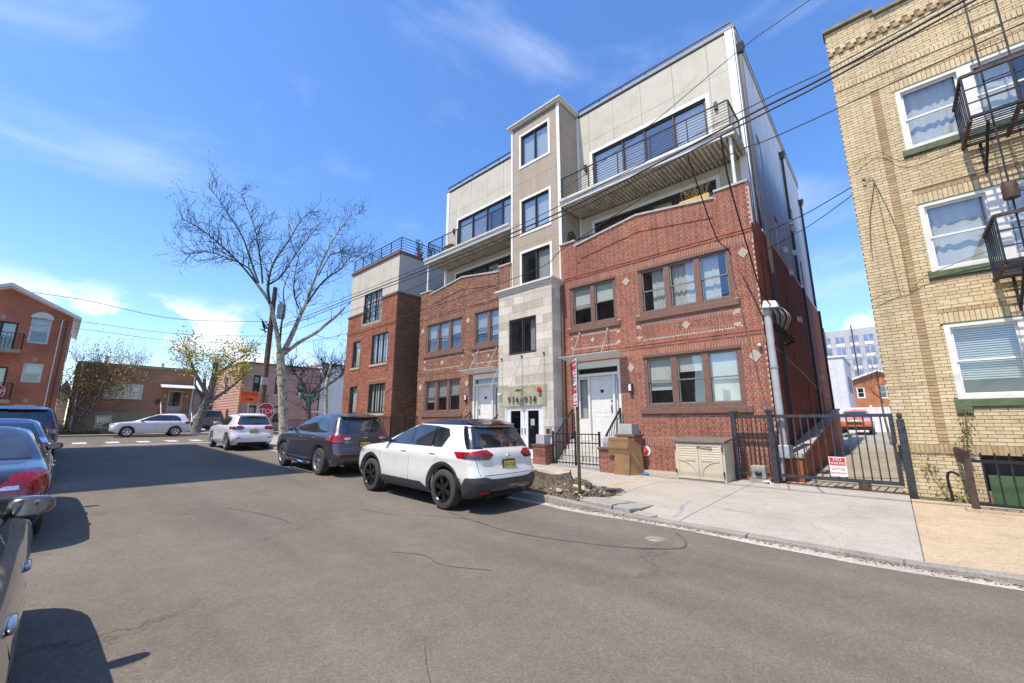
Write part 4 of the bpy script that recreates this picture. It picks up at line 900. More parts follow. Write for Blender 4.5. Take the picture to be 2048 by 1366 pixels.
def frosted():
    m, nt, n, l, b = newmat('frosted_glass'); b.inputs['Base Color'].default_value = (.68, .74, .74, 1); b.inputs['Roughness'].default_value = .25; b.inputs['Alpha'].default_value = .72
    nz = N(nt, 'ShaderNodeTexNoise', Scale=5.0); l.new(ramp(nt, nz.outputs['Fac'], [(.3, (.6, .66, .66)), (.7, (.72, .77, .77))]), b.inputs['Base Color']); return m
RM['frost'] = frosted()
def curtain(P_, name, mat, u0, u1, z0, z1, d, parent, amp=.017, wave=.17, gather=0):
    mb = MB(); n = max(8, int((u1 - u0) / wave * 8)); ph = random.random() * 6
    a2 = random.uniform(.5, 1.2); f = lambda t: d + amp * (.35 + .65 * abs(math.sin(t * 5.1 * a2 + ph * 2))) * math.sin(t * (u1 - u0) / wave * 6.28 * a2 + ph + 1.6 * math.sin(t * 7 + ph))
    for k in range(n):
        t0, t1 = k / n, (k + 1) / n; a, b = u0 + (u1 - u0) * t0, u0 + (u1 - u0) * t1
        mb.quad(P_.p(a, f(t0), z0 + .01 * math.sin(a * 40)), P_.p(b, f(t1), z0 + .01 * math.sin(b * 40)), P_.p(b, f(t1), z1), P_.p(a, f(t0), z1))
    return mb.build(name, mat, parent, smooth=80)
def window(P_, parent, u0, u1, z0, z1, fm, n=1, kind='dh', fw=.055, mw=.13, depth=.16, shades=None, sash=None, room=True, widths=None, glass=None, name='window', proud=-.02):
    """a window: frame with n lights; each light a sash with panes; blinds and a dark room behind"""
    fr = MB(); b = lambda mb, a0, a1, c0, c1, e0=-.10, e1=proud: P_.box(mb, a0, a1, e0, e1, c0, c1)
    b(fr, u0, u1, z1 - fw, z1); b(fr, u0, u1, z0, z0 + fw); b(fr, u0, u0 + fw, z0 + fw, z1 - fw); b(fr, u1 - fw, u1, z0 + fw, z1 - fw)
    iw = (u1 - u0 - 2 * fw - mw * (n - 1)); ws = [iw / n] * n if not widths else [iw * w for w in widths]
    lights = []; u = u0 + fw
    for k in range(n):
        lights.append((u, u + ws[k])); u += ws[k]
        if k < n - 1: b(fr, u, u + mw, z0 + fw, z1 - fw); u += mw
    w = fr.build(name, fm, parent, fixn=False, bevel=.004)
    sm = sash or fm; g = glass or RM['glass']
    for k, (a, c) in enumerate(lights):
        s = MB(); t = .035; za, zb_ = z0 + fw, z1 - fw; zm = (za + zb_) / 2
        if kind == 'dh':
            for (e0, e1, dd) in ((za, zm + .02, -.085), (zm - .02, zb_, -.06)):
                P_.box(s, a, c, dd - .025, dd, e0, e0 + t); P_.box(s, a, c, dd - .025, dd, e1 - t, e1); P_.box(s, a, a + t, dd - .025, dd, e0 + t, e1 - t); P_.box(s, c - t, c, dd - .025, dd, e0 + t, e1 - t)
        else:
            dd = -.06 - .02 * (k % 2); P_.box(s, a, c, dd - .025, dd, za, za + t); P_.box(s, a, c, dd - .025, dd, zb_ - t, zb_); P_.box(s, a, a + t, dd - .025, dd, za + t, zb_ - t); P_.box(s, c - t, c, dd - .025, dd, za + t, zb_ - t)
        s.build('sash', sm, w, fixn=False)
        for (e0, e1, dd) in (((za + t, zm - .015, -.10), (zm + .015, zb_ - t, -.075)) if kind == 'dh' else ((za + t, zb_ - t, -.075),)):
            q = MB(); q.quad(P_.p(a + t, dd, e0), P_.p(c - t, dd, e0), P_.p(c - t, dd, e1), P_.p(a + t, dd, e1)); q.build('pane', g, w, fixn=False)
        sh = (shades or [None] * n)[k]
        if sh:
            ty, f0, f1 = sh; e0, e1 = za + (zb_ - za) * f0, za + (zb_ - za) * f1
            if ty == 'blind': P_.box(MB(), a + .01, c - .01, -.158, -.15, e0, e1).build('blind', RM['blind'], w, fixn=False)
            elif ty == 'slat':
                q = MB(); z = e0
                while z < e1: P_.box(q, a + .01, c - .01, -.17, -.145, z, z + .028); z += .045
                q.build('blind', RM['blindd'], w, fixn=False)['kind'] = 'stuff'
            else: curtain(P_, 'curtain', RM['curtain'], a + .01 + (ty == 'curtR') * (c - a) * .35, c - .01 - (ty == 'curtL') * (c - a) * .35, e0, e1, -.22, w)
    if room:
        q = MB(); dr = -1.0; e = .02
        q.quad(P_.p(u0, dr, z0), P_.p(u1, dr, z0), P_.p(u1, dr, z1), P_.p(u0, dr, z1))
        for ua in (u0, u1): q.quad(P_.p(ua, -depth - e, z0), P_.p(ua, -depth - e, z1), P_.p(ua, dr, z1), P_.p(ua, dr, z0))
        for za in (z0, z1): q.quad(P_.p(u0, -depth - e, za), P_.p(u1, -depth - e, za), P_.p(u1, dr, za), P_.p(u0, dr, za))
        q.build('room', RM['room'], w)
    return w
def panels(P_, parent, mat, us, zz, holes=(), gap=.011, th=.012, name='panel'):
    """cladding boards, each its own piece; boards are cut round the openings"""
    for i in range(len(us) - 1):
        for j in range(len(zz) - 1):
            cells = [(us[i] + gap/2, us[i+1] - gap/2, zz[j] + gap/2, zz[j+1] - gap/2)]
            for (a, b, c, d) in holes:
                nc = []
                for (p, q, r, s) in cells:
                    if b <= p or a >= q or d <= r or c >= s: nc.append((p, q, r, s)); continue
                    if a > p: nc.append((p, a, r, s))
                    if b < q: nc.append((b, q, r, s))
                    m0, m1 = max(a, p), min(b, q)
                    if c > r: nc.append((m0, m1, r, c))
                    if d < s: nc.append((m0, m1, d, s))
                cells = nc
            if not cells: continue
            mb = MB()
            for (p, q, r, s) in cells: P_.box(mb, p, q, -.004, th, r, s)
            mb.build(name, mat, parent, fixn=False)
def railing(parent, pts, z, h, n, mat, post=.035, rail=.016, step=1.3, name='railing', top=.03):
    """horizontal-bar railing along a polyline"""
    for i in range(len(pts) - 1):
        a, b = Vector((*pts[i], z)), Vector((*pts[i+1], z)); L = (b - a).length; k = max(1, round(L / step))
        for j in range(k + 1):
            if j == 0 and i > 0: continue
            p = a + (b - a) * j / k; MB().bar(p, p + Vector((0, 0, h)), post).build('post', mat, parent)
        MB().bar(a + Vector((0, 0, h)), b + Vector((0, 0, h)), top * 1.5, top).build('top_rail', mat, parent)
        for j in range(1, n + 1):
            q = Vector((0, 0, h * j / (n + 1))); MB().bar(a + q, b + q, rail).build('rail', mat, parent)
# ------------------------------------------------------------ the apartment house: two brick halves and a stair tower
CX = -9.76; RZ = .10
FY = Pl('y', 12.0, -1)
MAIN = thing('apartment_building', 'four storey brick and panel apartment house numbered 936-938 with stone entrance tower', 'building', (CX, 12, .2))
def half(mir):
    U = (lambda a, b: (2*CX - b, 2*CX - a)) if mir else (lambda a, b: (a, b))
    pt = (lambda u: 2*CX - u) if mir else (lambda u: u)
    bm_, mm = (RM['umber'], RM['umbermortar']) if mir else (RM['red'], RM['redmortar'])
    x0, x1 = U(-8.45, -2.15)
    tops = [(-8.6, 8.10), (-7.80, 8.10), (-7.799, 7.90), (-5.40, 8.24), (-3.011, 7.92), (-3.01, 8.11), (-2.0, 8.11)]
    def top(u):
        u = pt(u); 
        for k in range(len(tops) - 1):
            if tops[k][0] <= u <= tops[k+1][0]:
                t = (u - tops[k][0]) / (tops[k+1][0] - tops[k][0]); return tops[k][1] + t * (tops[k+1][1] - tops[k][1])
        return 8.1
    H = lambda a, b, c, d: (*U(a, b), c, d)
    w1 = H(-5.47, -2.73, 1.97, 3.58); w2 = H(-5.48, -2.74, 4.84, 6.40); w3 = H(-8.10, -6.27, 4.84, 6.40); dr = H(-8.02, -6.26, .6, 3.60)
    holes = [w1, w2, w3, dr]
    zb0 = zr(-5 if not mir else -14) + .02
    wb_ = wall_open(FY, x0, x1, zb0, 8.3, holes, .16, (top, [pt(t[0]) for t in tops])); 
    # back of the parapet
    wo = wb_.build('wall', mm, MAIN, fixn=False)
    B = Bricks(FY, bm_)
    sills = [H(-5.62, -2.60, 1.80, 1.97), H(-5.64, -2.62, 4.67, 4.84), H(-8.2, -6.15, 4.67, 4.84)]
    bands = [(x0, x1, .92, 1.14), (x0, x1, 3.58, 3.98), (x0, x1, 6.40, 6.80)]
    dia = [H(-6.0, -5.76, 5.95, 6.23), H(-6.0, -5.76, 3.10, 3.38), H(-2.55, -2.30, 5.95, 6.23), H(-2.56, -2.28, 3.10, 3.40), H(-4.2, -3.98, 4.22, 4.46), H(-7.3, -7.14, 4.22, 4.42)]
    sq = [H(-5.60, -5.50, 4.10, 4.20), H(-5.60, -5.50, 4.44, 4.54), H(-2.78, -2.66, 4.08, 4.20), H(-2.78, -2.66, 4.44, 4.56), H(-6.30, -6.20, 4.08, 4.18), H(-6.30, -6.20, 4.42, 4.52), H(-8.1, -8.02, 4.1, 4.18), H(-8.1, -8.02, 4.42, 4.5)]
    rows4 = [H(-5.45, -2.82, 4.43, 4.55), H(-5.45, -2.82, 4.10, 4.22), H(-7.98, -6.34, 4.43, 4.53), H(-7.98, -6.34, 4.10, 4.20)]
    ex = holes + sills + bands + sq + rows4
    B.field(x0, x1, zb0 + .02, .92, ex); B.field(x0, x1, 1.14, 3.58, ex); B.field(x0, x1, 3.98, 6.40, ex); B.field(x0, x1, 6.80, 8.30, ex, top=top)
    B.soldier(x0, x1, .93, 1.13, holes=[dr])
    B.soldier(x0, x1, 3.58, 3.80, holes=[dr])
    B.field(x0, x1, 3.81, 3.885, bond='run', L=.30, d=.03); B.field(x0, x1, 3.895, 3.975, bond='run', L=.30, d=.045)
    B.soldier(x0, x1, 6.41, 6.64); B.field(x0, x1, 6.645, 6.72, bond='run', L=.30, d=.03); B.field(x0, x1, 6.72, 6.80, bond='run', L=.30, d=.045)
    for r in rows4: B.soldier(r[0], r[1], r[2], r[3], w=.055, J=.02, d=.022)
    # raised line following the gable on the parapet
    for k in range(34):
        u = -7.72 + k * (4.64 / 34); zt = 7.22 + (8.24 - 7.90) * (1 - abs(u + 5.40) / 2.4) * .98 + .12 * (k > 0); uu = U(u, u + .125)
        B.add(uu[0], uu[1], zt, zt + .055, .032)
    for u, z0_, z1_ in ((-7.80, 6.85, 7.9), (-3.02, 6.85, 7.9)):
        z = z0_
        while z < z1_: uu = U(u, u + .06); B.add(uu[0], uu[1], z, z + .06, .02); z += .075
    B.finish(MAIN)
    for d_ in dia:
        c, z, r = (d_[0] + d_[1]) / 2, (d_[2] + d_[3]) / 2, (d_[1] - d_[0]) / 2 * 1.12
        MB().prism([FY.p(c - r, .0, z), FY.p(c, .0, z - r * 1.1), FY.p(c + r, .0, z), FY.p(c, .0, z + r * 1.1)], (0, -.022, 0)).build('diamond_tile', RM['stone'], MAIN)
    for s_ in sq: bx(FY, 'square_tile', RM['stone'], *s_[:2], -.002, .014, *s_[2:], MAIN)
    # coping along the parapet: piers and gable slopes
    for k in range(len(tops) - 1):
        a, b = tops[k], tops[k+1]
        if abs(a[0] - b[0]) < .01: continue
        a = (max(a[0], -8.5), a[1]); b = (min(b[0], -2.11), b[1]); ua, ub = pt(a[0]), pt(b[0]); za, zb_ = (a[1], b[1])
        if mir: ua, ub, za, zb_ = ub, ua, zb_, za
        MB().hexa([(ua, 11.95, za), (ub, 11.95, zb_), (ub, 12.30, zb_), (ua, 12.30, za)], [(ua, 11.95, za + .07), (ub, 11.95, zb_ + .07), (ub, 12.30, zb_ + .07), (ua, 12.30, za + .07)]).build('coping', RM['coping'], MAIN, bevel=.008)
        MB().hexa([(ua, 12.02, 6.9), (ub, 12.02, 6.9), (ub, 12.28, 6.9), (ua, 12.28, 6.9)], [(ua, 12.02, za - .005), (ub, 12.02, zb_ - .005), (ub, 12.28, zb_ - .005), (ua, 12.28, za - .005)]).build('parapet_back', mm, MAIN)
    # windows
    cu = ('curtain', 0, 1)
    window(FY, MAIN, *w1, RM['browntrim'], 3, fw=.12, mw=.17, sash=RM['alu'], shades=[('blind', .30, 1), ('blind', .66, 1), ('blind', .0, 1)] if not mir else [('slat', .3, 1), ('slat', .45, 1), ('slat', .5, 1)])
    window(FY, MAIN, *w2, RM['browntrim'], 3, fw=.12, mw=.17, sash=RM['alu'], shades=[('curtR', 0, 1), cu, ('curtL', 0, 1)] if not mir else [('slat', .4, 1), ('slat', .35, 1), ('slat', .5, 1)])
    window(FY, MAIN, *w3, RM['browntrim'], 2, fw=.11, mw=.16, sash=RM['alu'], shades=[('blind', .42, 1), ('blind', .52, 1)] if not mir else [('slat', .35, 1), ('slat', .2, 1)])
    for (a, b, c, d) in sills: bx(FY, 'sill', RM['browntrim'], a, b, -.05, .07, c, d, MAIN, bevel=.008)
    for (a, b, c, d) in (w1, w2, w3): bx(FY, 'lintel_trim', RM['browntrim'], a, b, -.10, .022, d - .07, d - .002, MAIN)
    # front door, sidelights, transom
    a, b, c, d = dr
    DP = Pl('y', 12.12, -1); DT = RM['door']; fr = MB()
    zt = d - .02; zd = 3.08; m0, m1 = U(-7.42, -6.56)
    for (p, q, r, s) in ((a, a + .10, c, zt), (b - .10, b, c, zt), (a + .10, b - .10, zt - .22, zt), (a + .10, b - .10, zd, zd + .09), (m0 - .07, m0, c, zd), (m1, m1 + .07, c, zd)): DP.box(fr, p, q, -.05, .12, r, s)
    fr.build('door_frame', DT, MAIN, fixn=False, bevel=.006)
    tz = MB(); tz.quad(DP.p(a + .1, .0, zd + .09), DP.p(b - .1, 0, zd + .09), DP.p(b - .1, 0, zt - .22), DP.p(a + .1, 0, zt - .22)); tz.build('transom_pane', RM['glass'], MAIN, fixn=False)
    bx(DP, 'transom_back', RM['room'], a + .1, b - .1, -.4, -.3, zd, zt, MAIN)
    zf = 1.0
    leaf = bx(DP, 'door', DT, m0 + .004, m1 - .004, -.03, .03, zf, zd - .006, MAIN, bevel=.004); w = m1 - m0; pd = MB()
    for (p, q, r, s) in ((.12, .45, 1.55, 1.88), (.55, .88, 1.55, 1.88), (.12, .45, .88, 1.45), (.55, .88, .88, 1.45), (.12, .45, .14, .76), (.55, .88, .14, .76)):
        DP.box(pd, m0 + w*p, m0 + w*q, .03, .036, zf + r, zf + r + .02); DP.box(pd, m0 + w*p, m0 + w*q, .03, .036, zf + s - .02, zf + s); DP.box(pd, m0 + w*p, m0 + w*p + .02, .03, .036, zf + r + .02, zf + s - .02); DP.box(pd, m0 + w*q - .02, m0 + w*q, .03, .036, zf + r + .02, zf + s - .02)
        DP.box(pd, m0 + w*p + .05, m0 + w*q - .05, .03, .034, zf + r + .05, zf + s - .05)
    pd.build('door_panels', DT, leaf, fixn=False)
    hx = m1 - .09 if not mir else m0 + .09
    MB().tube([DP.p(hx, .045, zf + .85), DP.p(hx, .075, zf + .95), DP.p(hx, .075, zf + 1.05), DP.p(hx, .045, zf + 1.13)], .014, 6).build('handle', RM['black'], leaf)
    MB().lathe([(.03, 0), (.03, .02), (.001, .02)], DP.p(hx, .05, zf + 1.24), 'y', 12).build('lock', RM['black'], leaf)
    bx(DP, 'number_plaque', RM['black'], (m0 + m1) / 2 - .06, (m0 + m1) / 2 + .06, .031, .04, zf + 1.52, zf + 1.62, leaf)
    for (p, q) in ((a + .10, m0 - .07), (m1 + .07, b - .10)):
        sl = MB(); DP.box(sl, p, q, -.03, .02, c, zd - .5 - .9 + .0); DP.box(sl, p, p + .05, -.03, .02, 1.65, zd); DP.box(sl, q - .05, q, -.03, .02, 1.65, zd); DP.box(sl, p + .05, q - .05, -.03, .02, zd - .08, zd)
        s_ = sl.build('sidelight', DT, MAIN, fixn=False); gq = MB(); gq.quad(DP.p(p, 0, 1.6), DP.p(q, 0, 1.6), DP.p(q, 0, zd), DP.p(p, 0, zd)); gq.build('pane', RM['glass'], s_, fixn=False)
        curtain(DP, 'curtain', RM['curtain'], p + .02, q - .02, 1.0, zd, -.12, s_, .015, .07); bx(DP, 'sidelight_back', RM['room'], p, q, -.35, -.3, c, zd, s_)
    bx(FY, 'wall_lamp', RM['bronze'], *U(-5.93, -5.83), .0, .10, 2.42, 2.74, MAIN, bevel=.01); bx(FY, 'lamp_cover', RM['wtrim'], *U(-5.95, -5.87), .10, .12, 2.52, 2.72, MAIN)
    # glass door canopy on two rods
    ca = U(-8.18, -5.98); g_ = MB(); g_.hexa([(ca[0], 11.30, 3.72), (ca[1], 11.30, 3.72), (ca[1], 11.97, 3.63), (ca[0], 11.97, 3.63)], [(ca[0], 11.30, 3.735), (ca[1], 11.30, 3.735), (ca[1], 11.97, 3.645), (ca[0], 11.97, 3.645)])
    cn = g_.build('canopy', RM['frost'], MAIN)
    for u in (-7.72, -6.62): MB().tube([(pt(u), 11.98, 4.62), (pt(u), 11.45, 3.72)], .012, 6).build('canopy_rod', RM['galv'], cn); MB().lathe([(.04, 0), (.04, -.03), (.001, -.03)], (pt(u), 11.98, 4.62), 'y', 12).build('rod_plate', RM['galv'], cn)
    # security camera bracket
    blob('wall_camera', RM['wtrim'], MAIN, (pt(-2.28), 11.93, 3.50), (.08, .14, .08), world=True) if not mir else None
    # -------- upper storeys
    CY = Pl('y', 13.4, -1); cx0, cx1 = U(-8.45, -2.28)
    h4 = H(-7.74, -3.30, 9.98, 12.42); h3 = H(-7.76, -3.24, 7.4, 9.32)
    wall_open(CY, cx0, cx1, 6.9, 14.45, [h4, h3], .16).build('upper_wall', RM['joint'], MAIN, fixn=False)
    us = [U(-8.45, -8.45)[0]]; us = sorted([pt(v) for v in (-8.45, -7.85, -6.72, -5.55, -4.32, -3.12, -2.30)])
    panels(CY, MAIN, RM['cement'], us, [6.9, 8.0, 9.70], [h4, h3]); panels(CY, MAIN, RM['cement'], us, [9.98, 11.2, 13.05, 14.42], [h4, h3])
    for hh in (h4, h3):
        mb = MB(); a, b, c, d = hh
        for (p, q, r, s) in ((a - .12, b + .12, d, d + .13), (a - .12, a, c, d), (b, b + .12, c, d)): CY.box(mb, p, q, .0, .03, r, s)
        mb.build('window_surround', RM['wtrim'], MAIN, fixn=False)
    window(CY, MAIN, *h4, RM['bronze'], 4, 'slide', .07, .05, shades=[('blind', .25, 1), ('slat', .0, 1), None, ('blind', 0, 1)], widths=[.30, .20, .25, .25] if not mir else None, glass=RM['glasst'])  # blinds behind some lights are added, their grey imitating sky reflected in the glass
    window(CY, MAIN, *h3, RM['bronze'], 4, 'slide', .07, .08, shades=[None, None, ('curtL', 0, 1), None])
    # roof edge, roof rail
    bx(CY, 'roof_edge', RM['bronze'], cx0, cx1, -.2, .05, 14.45, 14.52, MAIN); bx(CY, 'roof_cap', RM['coping'], cx0, cx1, -.3, .035, 14.52, 14.60, MAIN)
    xa, xb = U(-8.35, -2.3); MB().bar((xa, 13.45, 14.82), (xb, 13.45, 14.82), .045).build('roof_rail', RM['black'], MAIN)
    for k in range(7): x = xa + (xb - xa) * k / 6; MB().bar((x, 13.45, 14.58), (x, 13.45, 14.81), .03).build('rail_post', RM['black'], MAIN)
    # white corner boards
    for (p, q) in (U(-2.50, -2.28), U(-8.45, -8.36)): bx(CY, 'corner_board', RM['wtrim'], p, q, .0, .05, 8.0, 14.45, MAIN)
    # -------- balcony
    ba, bb = U(-8.43, -2.30)
    sl = box('balcony_slab', RM['cement'], ba, bb, 12.03, 13.39, 9.80, 9.96, MAIN)
    fa = MB(); fa.box(ba, bb, 11.97, 12.03, 9.72, 9.86); fa.build('fascia', RM['wtrim'], MAIN); 
    gt = MB(); gt.box(ba, bb, 11.90, 12.03, 9.865, 9.98); gt.build('balcony_gutter', RM['gutw'], MAIN, bevel=.02)
    x = ba + .02; wdt = .102
    while x < bb - .05:
        mb = MB(); mb.hexa([(x + .02, 12.04, 9.725), (x + wdt - .02, 12.04, 9.725), (x + wdt - .02, 13.38, 9.725), (x + .02, 13.38, 9.725)], [(x, 12.04, 9.79), (x + wdt, 12.04, 9.79), (x + wdt, 13.38, 9.79), (x, 13.38, 9.79)])
        mb.build('soffit_rib', RM['sofit'], sl); x += wdt + .035
    pts = [(bb - .1 if not mir else ba + .1, 13.35), (bb - .1 if not mir else ba + .1, 12.12), (ba + .02 if not mir else bb - .02, 12.12)]
    railing(MAIN, pts, 9.96, 1.0, 9, RM['black'], .03, .013, 1.25)
    # lower terrace rail behind the parapet
    railing(MAIN, [(U(-8.4, -8.4)[0], 12.45), (U(-2.35, -2.35)[0], 12.45)], 7.6, .78, 3, RM['black'], .03, .013, 1.5)
    box('terrace_floor', RM['coping'], ba, bb, 12.28, 13.39, 6.9, 7.35, MAIN)
    MB().tube([(pt(-2.45), 12.15, 7.3), (pt(-2.45), 12.15, 9.73)], .045, 10).build('column', RM['wtrim'], MAIN, smooth=40)
    for z in (8.55, 11.75):
        for u in (-8.05, -3.0) : bx(CY, 'wall_lamp', RM['bronze'], *U(u - .05, u + .05), .012, .11, z, z + .28, MAIN, bevel=.01)
for m_ in (False, True): half(m_)
# -------- flank of the right half: painted brick below, pale siding above
SX = Pl('x', -2.15, 1)
side_h = [(12.75, 13.05, 4.75, 6.30), (16.2, 16.5, 4.2, 5.9), (18.4, 18.7, 1.3, 2.9), (22.4, 22.7, 1.4, 2.9)]
wall_open(SX, 12.0, 26.0, 0.0, 7.22, side_h, .2).build('flank_wall', RM['paintred'], MAIN, fixn=False)
q = MB(); q.quad((-2.15, 12.0, 7.22), (-2.15, 12.30, 7.22), (-2.15, 12.30, 8.10), (-2.15, 12.0, 8.10)); q.build('parapet_end', RM['paintred'], MAIN)
for (a, b, c, d) in side_h: window(SX, MAIN, a, b, c, d, RM['bronze'], 1, 'slide', .05)
SU = Pl('x', -2.26, 1); su_h = [(15.1, 15.8, 10.2, 11.5), (16.6, 17.3, 7.7, 9.0), (21.4, 22.1, 10.2, 11.4), (22.2, 22.9, 7.8, 9.0)]
wall_open(SU, 13.4, 26.0, 7.2, 14.5, su_h, .14).build('flank_wall', RM['joint'], MAIN, fixn=False)
for k in range(11):
    y0 = 13.4 + k * 12.6 / 11; y1 = 13.4 + (k + 1) * 12.6 / 11
    panels(SU, MAIN, RM['siding'], [y0, y1], [7.2, 8.45, 9.7, 10.95, 12.2, 13.45, 14.5], su_h, name='siding_panel')
for (a, b, c, d) in su_h: window(SU, MAIN, a, b, c, d, RM['wtrim'], 1, 'dh', .05)
bx(SU, 'flank_roof_edge', RM['bronze'], 13.4, 26.05, -.1, .06, 14.50, 14.62, MAIN); bx(SU, 'siding_ledge', RM['wtrim'], 13.4, 26.0, .0, .13, 7.14, 7.22, MAIN)
bx(SU, 'corner_board', RM['wtrim'], 13.36, 13.55, .0, .03, 7.3, 14.45, MAIN)
MB().box(-17.3, -2.2, 13.45, 26.0, 14.3, 14.48).build('roof', RM['coping'], MAIN); MB().box(-17.2, -2.3, 25.9, 26.0, 0, 14.4).build('back_wall', RM['cement'], MAIN)
MB().box(-17.38, -17.26, 12.0, 26.0, 0, 8.0).build('flank_wall', RM['brownb'], MAIN); MB().box(-17.25, -17.15, 13.42, 26.0, 8.0, 14.45).build('flank_wall', RM['siding'], MAIN)
for (y, z0_, z1_, dx) in ((13.62, .5, 13.6, .10), (20.4, .6, 13.2, .09), (25.4, .6, 13.0, .09)):
    xx = -2.15 + dx; MB().bar((xx, y, z0_), (xx, y, 7.1), .10, .08).build('downpipe', RM['bronze'], MAIN)
    MB().bar((-2.17, y, 7.25), (-2.17, y, z1_), .10, .08).build('downpipe', RM['bronze'], MAIN)
    MB().hexa([(-2.24, y - .08, z1_), (-2.08, y - .08, z1_), (-2.08, y + .08, z1_), (-2.24, y + .08, z1_)], [(-2.25, y - .16, z1_ + .28), (-2.02, y - .16, z1_ + .28), (-2.02, y + .16, z1_ + .28), (-2.25, y + .16, z1_ + .28)]).build('rain_head', RM['bronze'], MAIN)
for (y, z) in ((19.4, 9.6), (19.9, 9.5), (19.2, 8.2), (17.6, 6.9), (18.0, 5.2), (22.0, 3.4), (17.0, 7.6)):
    MB().prism([(-2.13, y - .09, z), (-2.13, y + .09, z), (-2.13, y + .09, z + .2), (-2.13, y - .09, z + .2)], (.14, 0, -.05)).build('vent_hood', RM['wtrim'], MAIN)
# -------- stair tower: stone base, taupe shaft
TY = Pl('y', 11.35, -1); T0, T1 = -11.07, -8.45
th = [(-10.52, -9.17, 4.05, 5.43), (-10.72, -8.90, .2, 2.16)]
wall_open(TY, T0, T1, .2, 6.50, th, .14).build('tower_wall', RM['stonej'], MAIN, fixn=False)
def stones(P_, u0, u1, z0, z1, holes, seed, L=.62, H=.305):
    rnd = random.Random(seed); z = z0; row = 0
    while z < z1 - .02:
        zt = min(z + H, z1); u = u0 - (L / 2 if row % 2 else 0)
        while u < u1 - .01:
            w = L * rnd.uniform(.75, 1.3); a, b = max(u, u0), min(u + w, u1)
            if u1 - b < .12: b = u1; w = b - u
            cells = [(a, b, z, zt)]
            for (p, q, r, s) in holes:
                nc = []
                for (e, f, g_, h) in cells:
                    if q <= e or p >= f or s <= g_ or r >= h: nc.append((e, f, g_, h)); continue
                    if p > e: nc.append((e, p, g_, h))
                    if q < f: nc.append((q, f, g_, h))
                    if r > g_: nc.append((max(e, p), min(f, q), g_, r))
                    if s < h: nc.append((max(e, p), min(f, q), s, h))
                cells = nc
            cells = [c for c in cells if c[1] - c[0] > .03 and c[3] - c[2] > .03]
            if cells:
                mb = MB(); rv = .04 + .92 * rnd.random()
                for (e, f, g_, h) in cells: P_.box(mb, e + .005, f - .005, -.01, .008 + rnd.uniform(-.003, .003), g_ + .005, h - .005, 0, rv)
                mb.build('stone_block', RM['stone'], MAIN, fixn=False)
            u += w
        z = zt; row += 1
stones(TY, T0, T1, .2, 6.50, th, 3)
TS = Pl('x', T1, 1); q = MB(); q.quad(TS.p(11.35, 0, .2), TS.p(12.0, 0, .2), TS.p(12.0, 0, 6.5), TS.p(11.35, 0, 6.5)); q.build('tower_wall', RM['stonej'], MAIN); stones(TS, 11.35, 11.99, .2, 6.5, [], 5)
bx(Pl('x', T0, -1), 'tower_wall', RM['stonej'], 11.36, 12, -.02, 0, .2, 6.5, MAIN)
cm = MB()
for (o, z0_, z1_) in ((.03, 6.48, 6.56), (.07, 6.56, 6.64), (.13, 6.64, 6.72)): cm.box(T0 - o, T1 + o, 11.35 - o, 12.12, z0_, z1_)
cm.build('cornice', RM['stonej'], MAIN, bevel=.01)
window(TY, MAIN, *th[0], RM['bronze'], 2, 'slide', .06, .05, shades=[None, ('curtR', 0, 1)], glass=RM['glasst'])
# entrance doors under a glass panel with the house number
E0 = MB(); EP = Pl('y', 11.42, -1); a, b, c, d = th[1]; mid = (a + b) / 2
for (p, q_, r, s) in ((a, a + .07, c, d), (b - .07, b, c, d), (a + .07, b - .07, d - .07, d)): EP.box(E0, p, q_, -.06, .06, r, s)
E0.build('door_frame', RM['wtrim'], MAIN, fixn=False)
for (p, q_) in ((a + .07, mid - .004), (mid + .004, b - .07)):
    lf = MB(); EP.box(lf, p, p + .17, -.025, .025, .3, d - .07); EP.box(lf, q_ - .17, q_, -.025, .025, .3, d - .07); EP.box(lf, p + .17, q_ - .17, -.025, .025, d - .19, d - .07); EP.box(lf, p + .17, q_ - .17, -.025, .025, .3, .62)
    lo = lf.build('entrance_door', RM['wtrim'], MAIN, fixn=False, bevel=.004)
    g_ = MB(); g_.quad(EP.p(p + .17, 0, .62), EP.p(q_ - .17, 0, .62), EP.p(q_ - .17, 0, d - .19), EP.p(p + .17, 0, d - .19)); g_.build('pane', RM['glass'], lo, fixn=False)
    bx(EP, 'handle', RM['galv'], (q_ - .10 if p < mid - .5 else p + .04), (q_ - .06 if p < mid - .5 else p + .08), .03, .07, 1.15, 1.35, lo)
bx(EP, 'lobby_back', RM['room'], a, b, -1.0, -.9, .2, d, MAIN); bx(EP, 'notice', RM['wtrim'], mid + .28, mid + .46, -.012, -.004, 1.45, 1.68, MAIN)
gp = bx(TY, 'sign_panel', RM['canopyg'], -11.02, -8.70, .035, .047, 2.10, 2.88, MAIN); bx(TY, 'sign_backing', M('aged_stone_panel', (.56, .50, .37), .7, var=.18, scale=3), -10.98, -8.74, .010, .02, 2.14, 2.85, MAIN)
NUM = M('steel_numerals', (.13, .135, .15), .35, .7)
for i, chh in enumerate('936-938'): text_mesh('numeral', chh, .30, NUM, face_mtx((-10.46 + i * .205, 11.29, 2.36), (1, 0, 0), (0, 0, 1)), MAIN, .012)
MB().tube([(-9.86, 11.33, 2.72), (-9.86, 11.10, 2.70)], .015, 6).build('lamp_arm', RM['bronze'], MAIN); MB().lathe([(.03, .05), (.06, .03), (.13, -.02), (.125, -.025), (.001, -.02)], (-9.86, 11.1, 2.68), 'z', 20).build('entrance_lamp', RM['bronze'], MAIN, smooth=40)
blob('alarm_bell', M('alarm_red', (.45, .02, .02), .4), MAIN, (-9.0, 11.26, 2.68), (.16, .08, .2), world=True); blob('dome_camera', RM['wtrim'], MAIN, (-10.92, 11.24, 2.58), (.11, .12, .12), world=True)
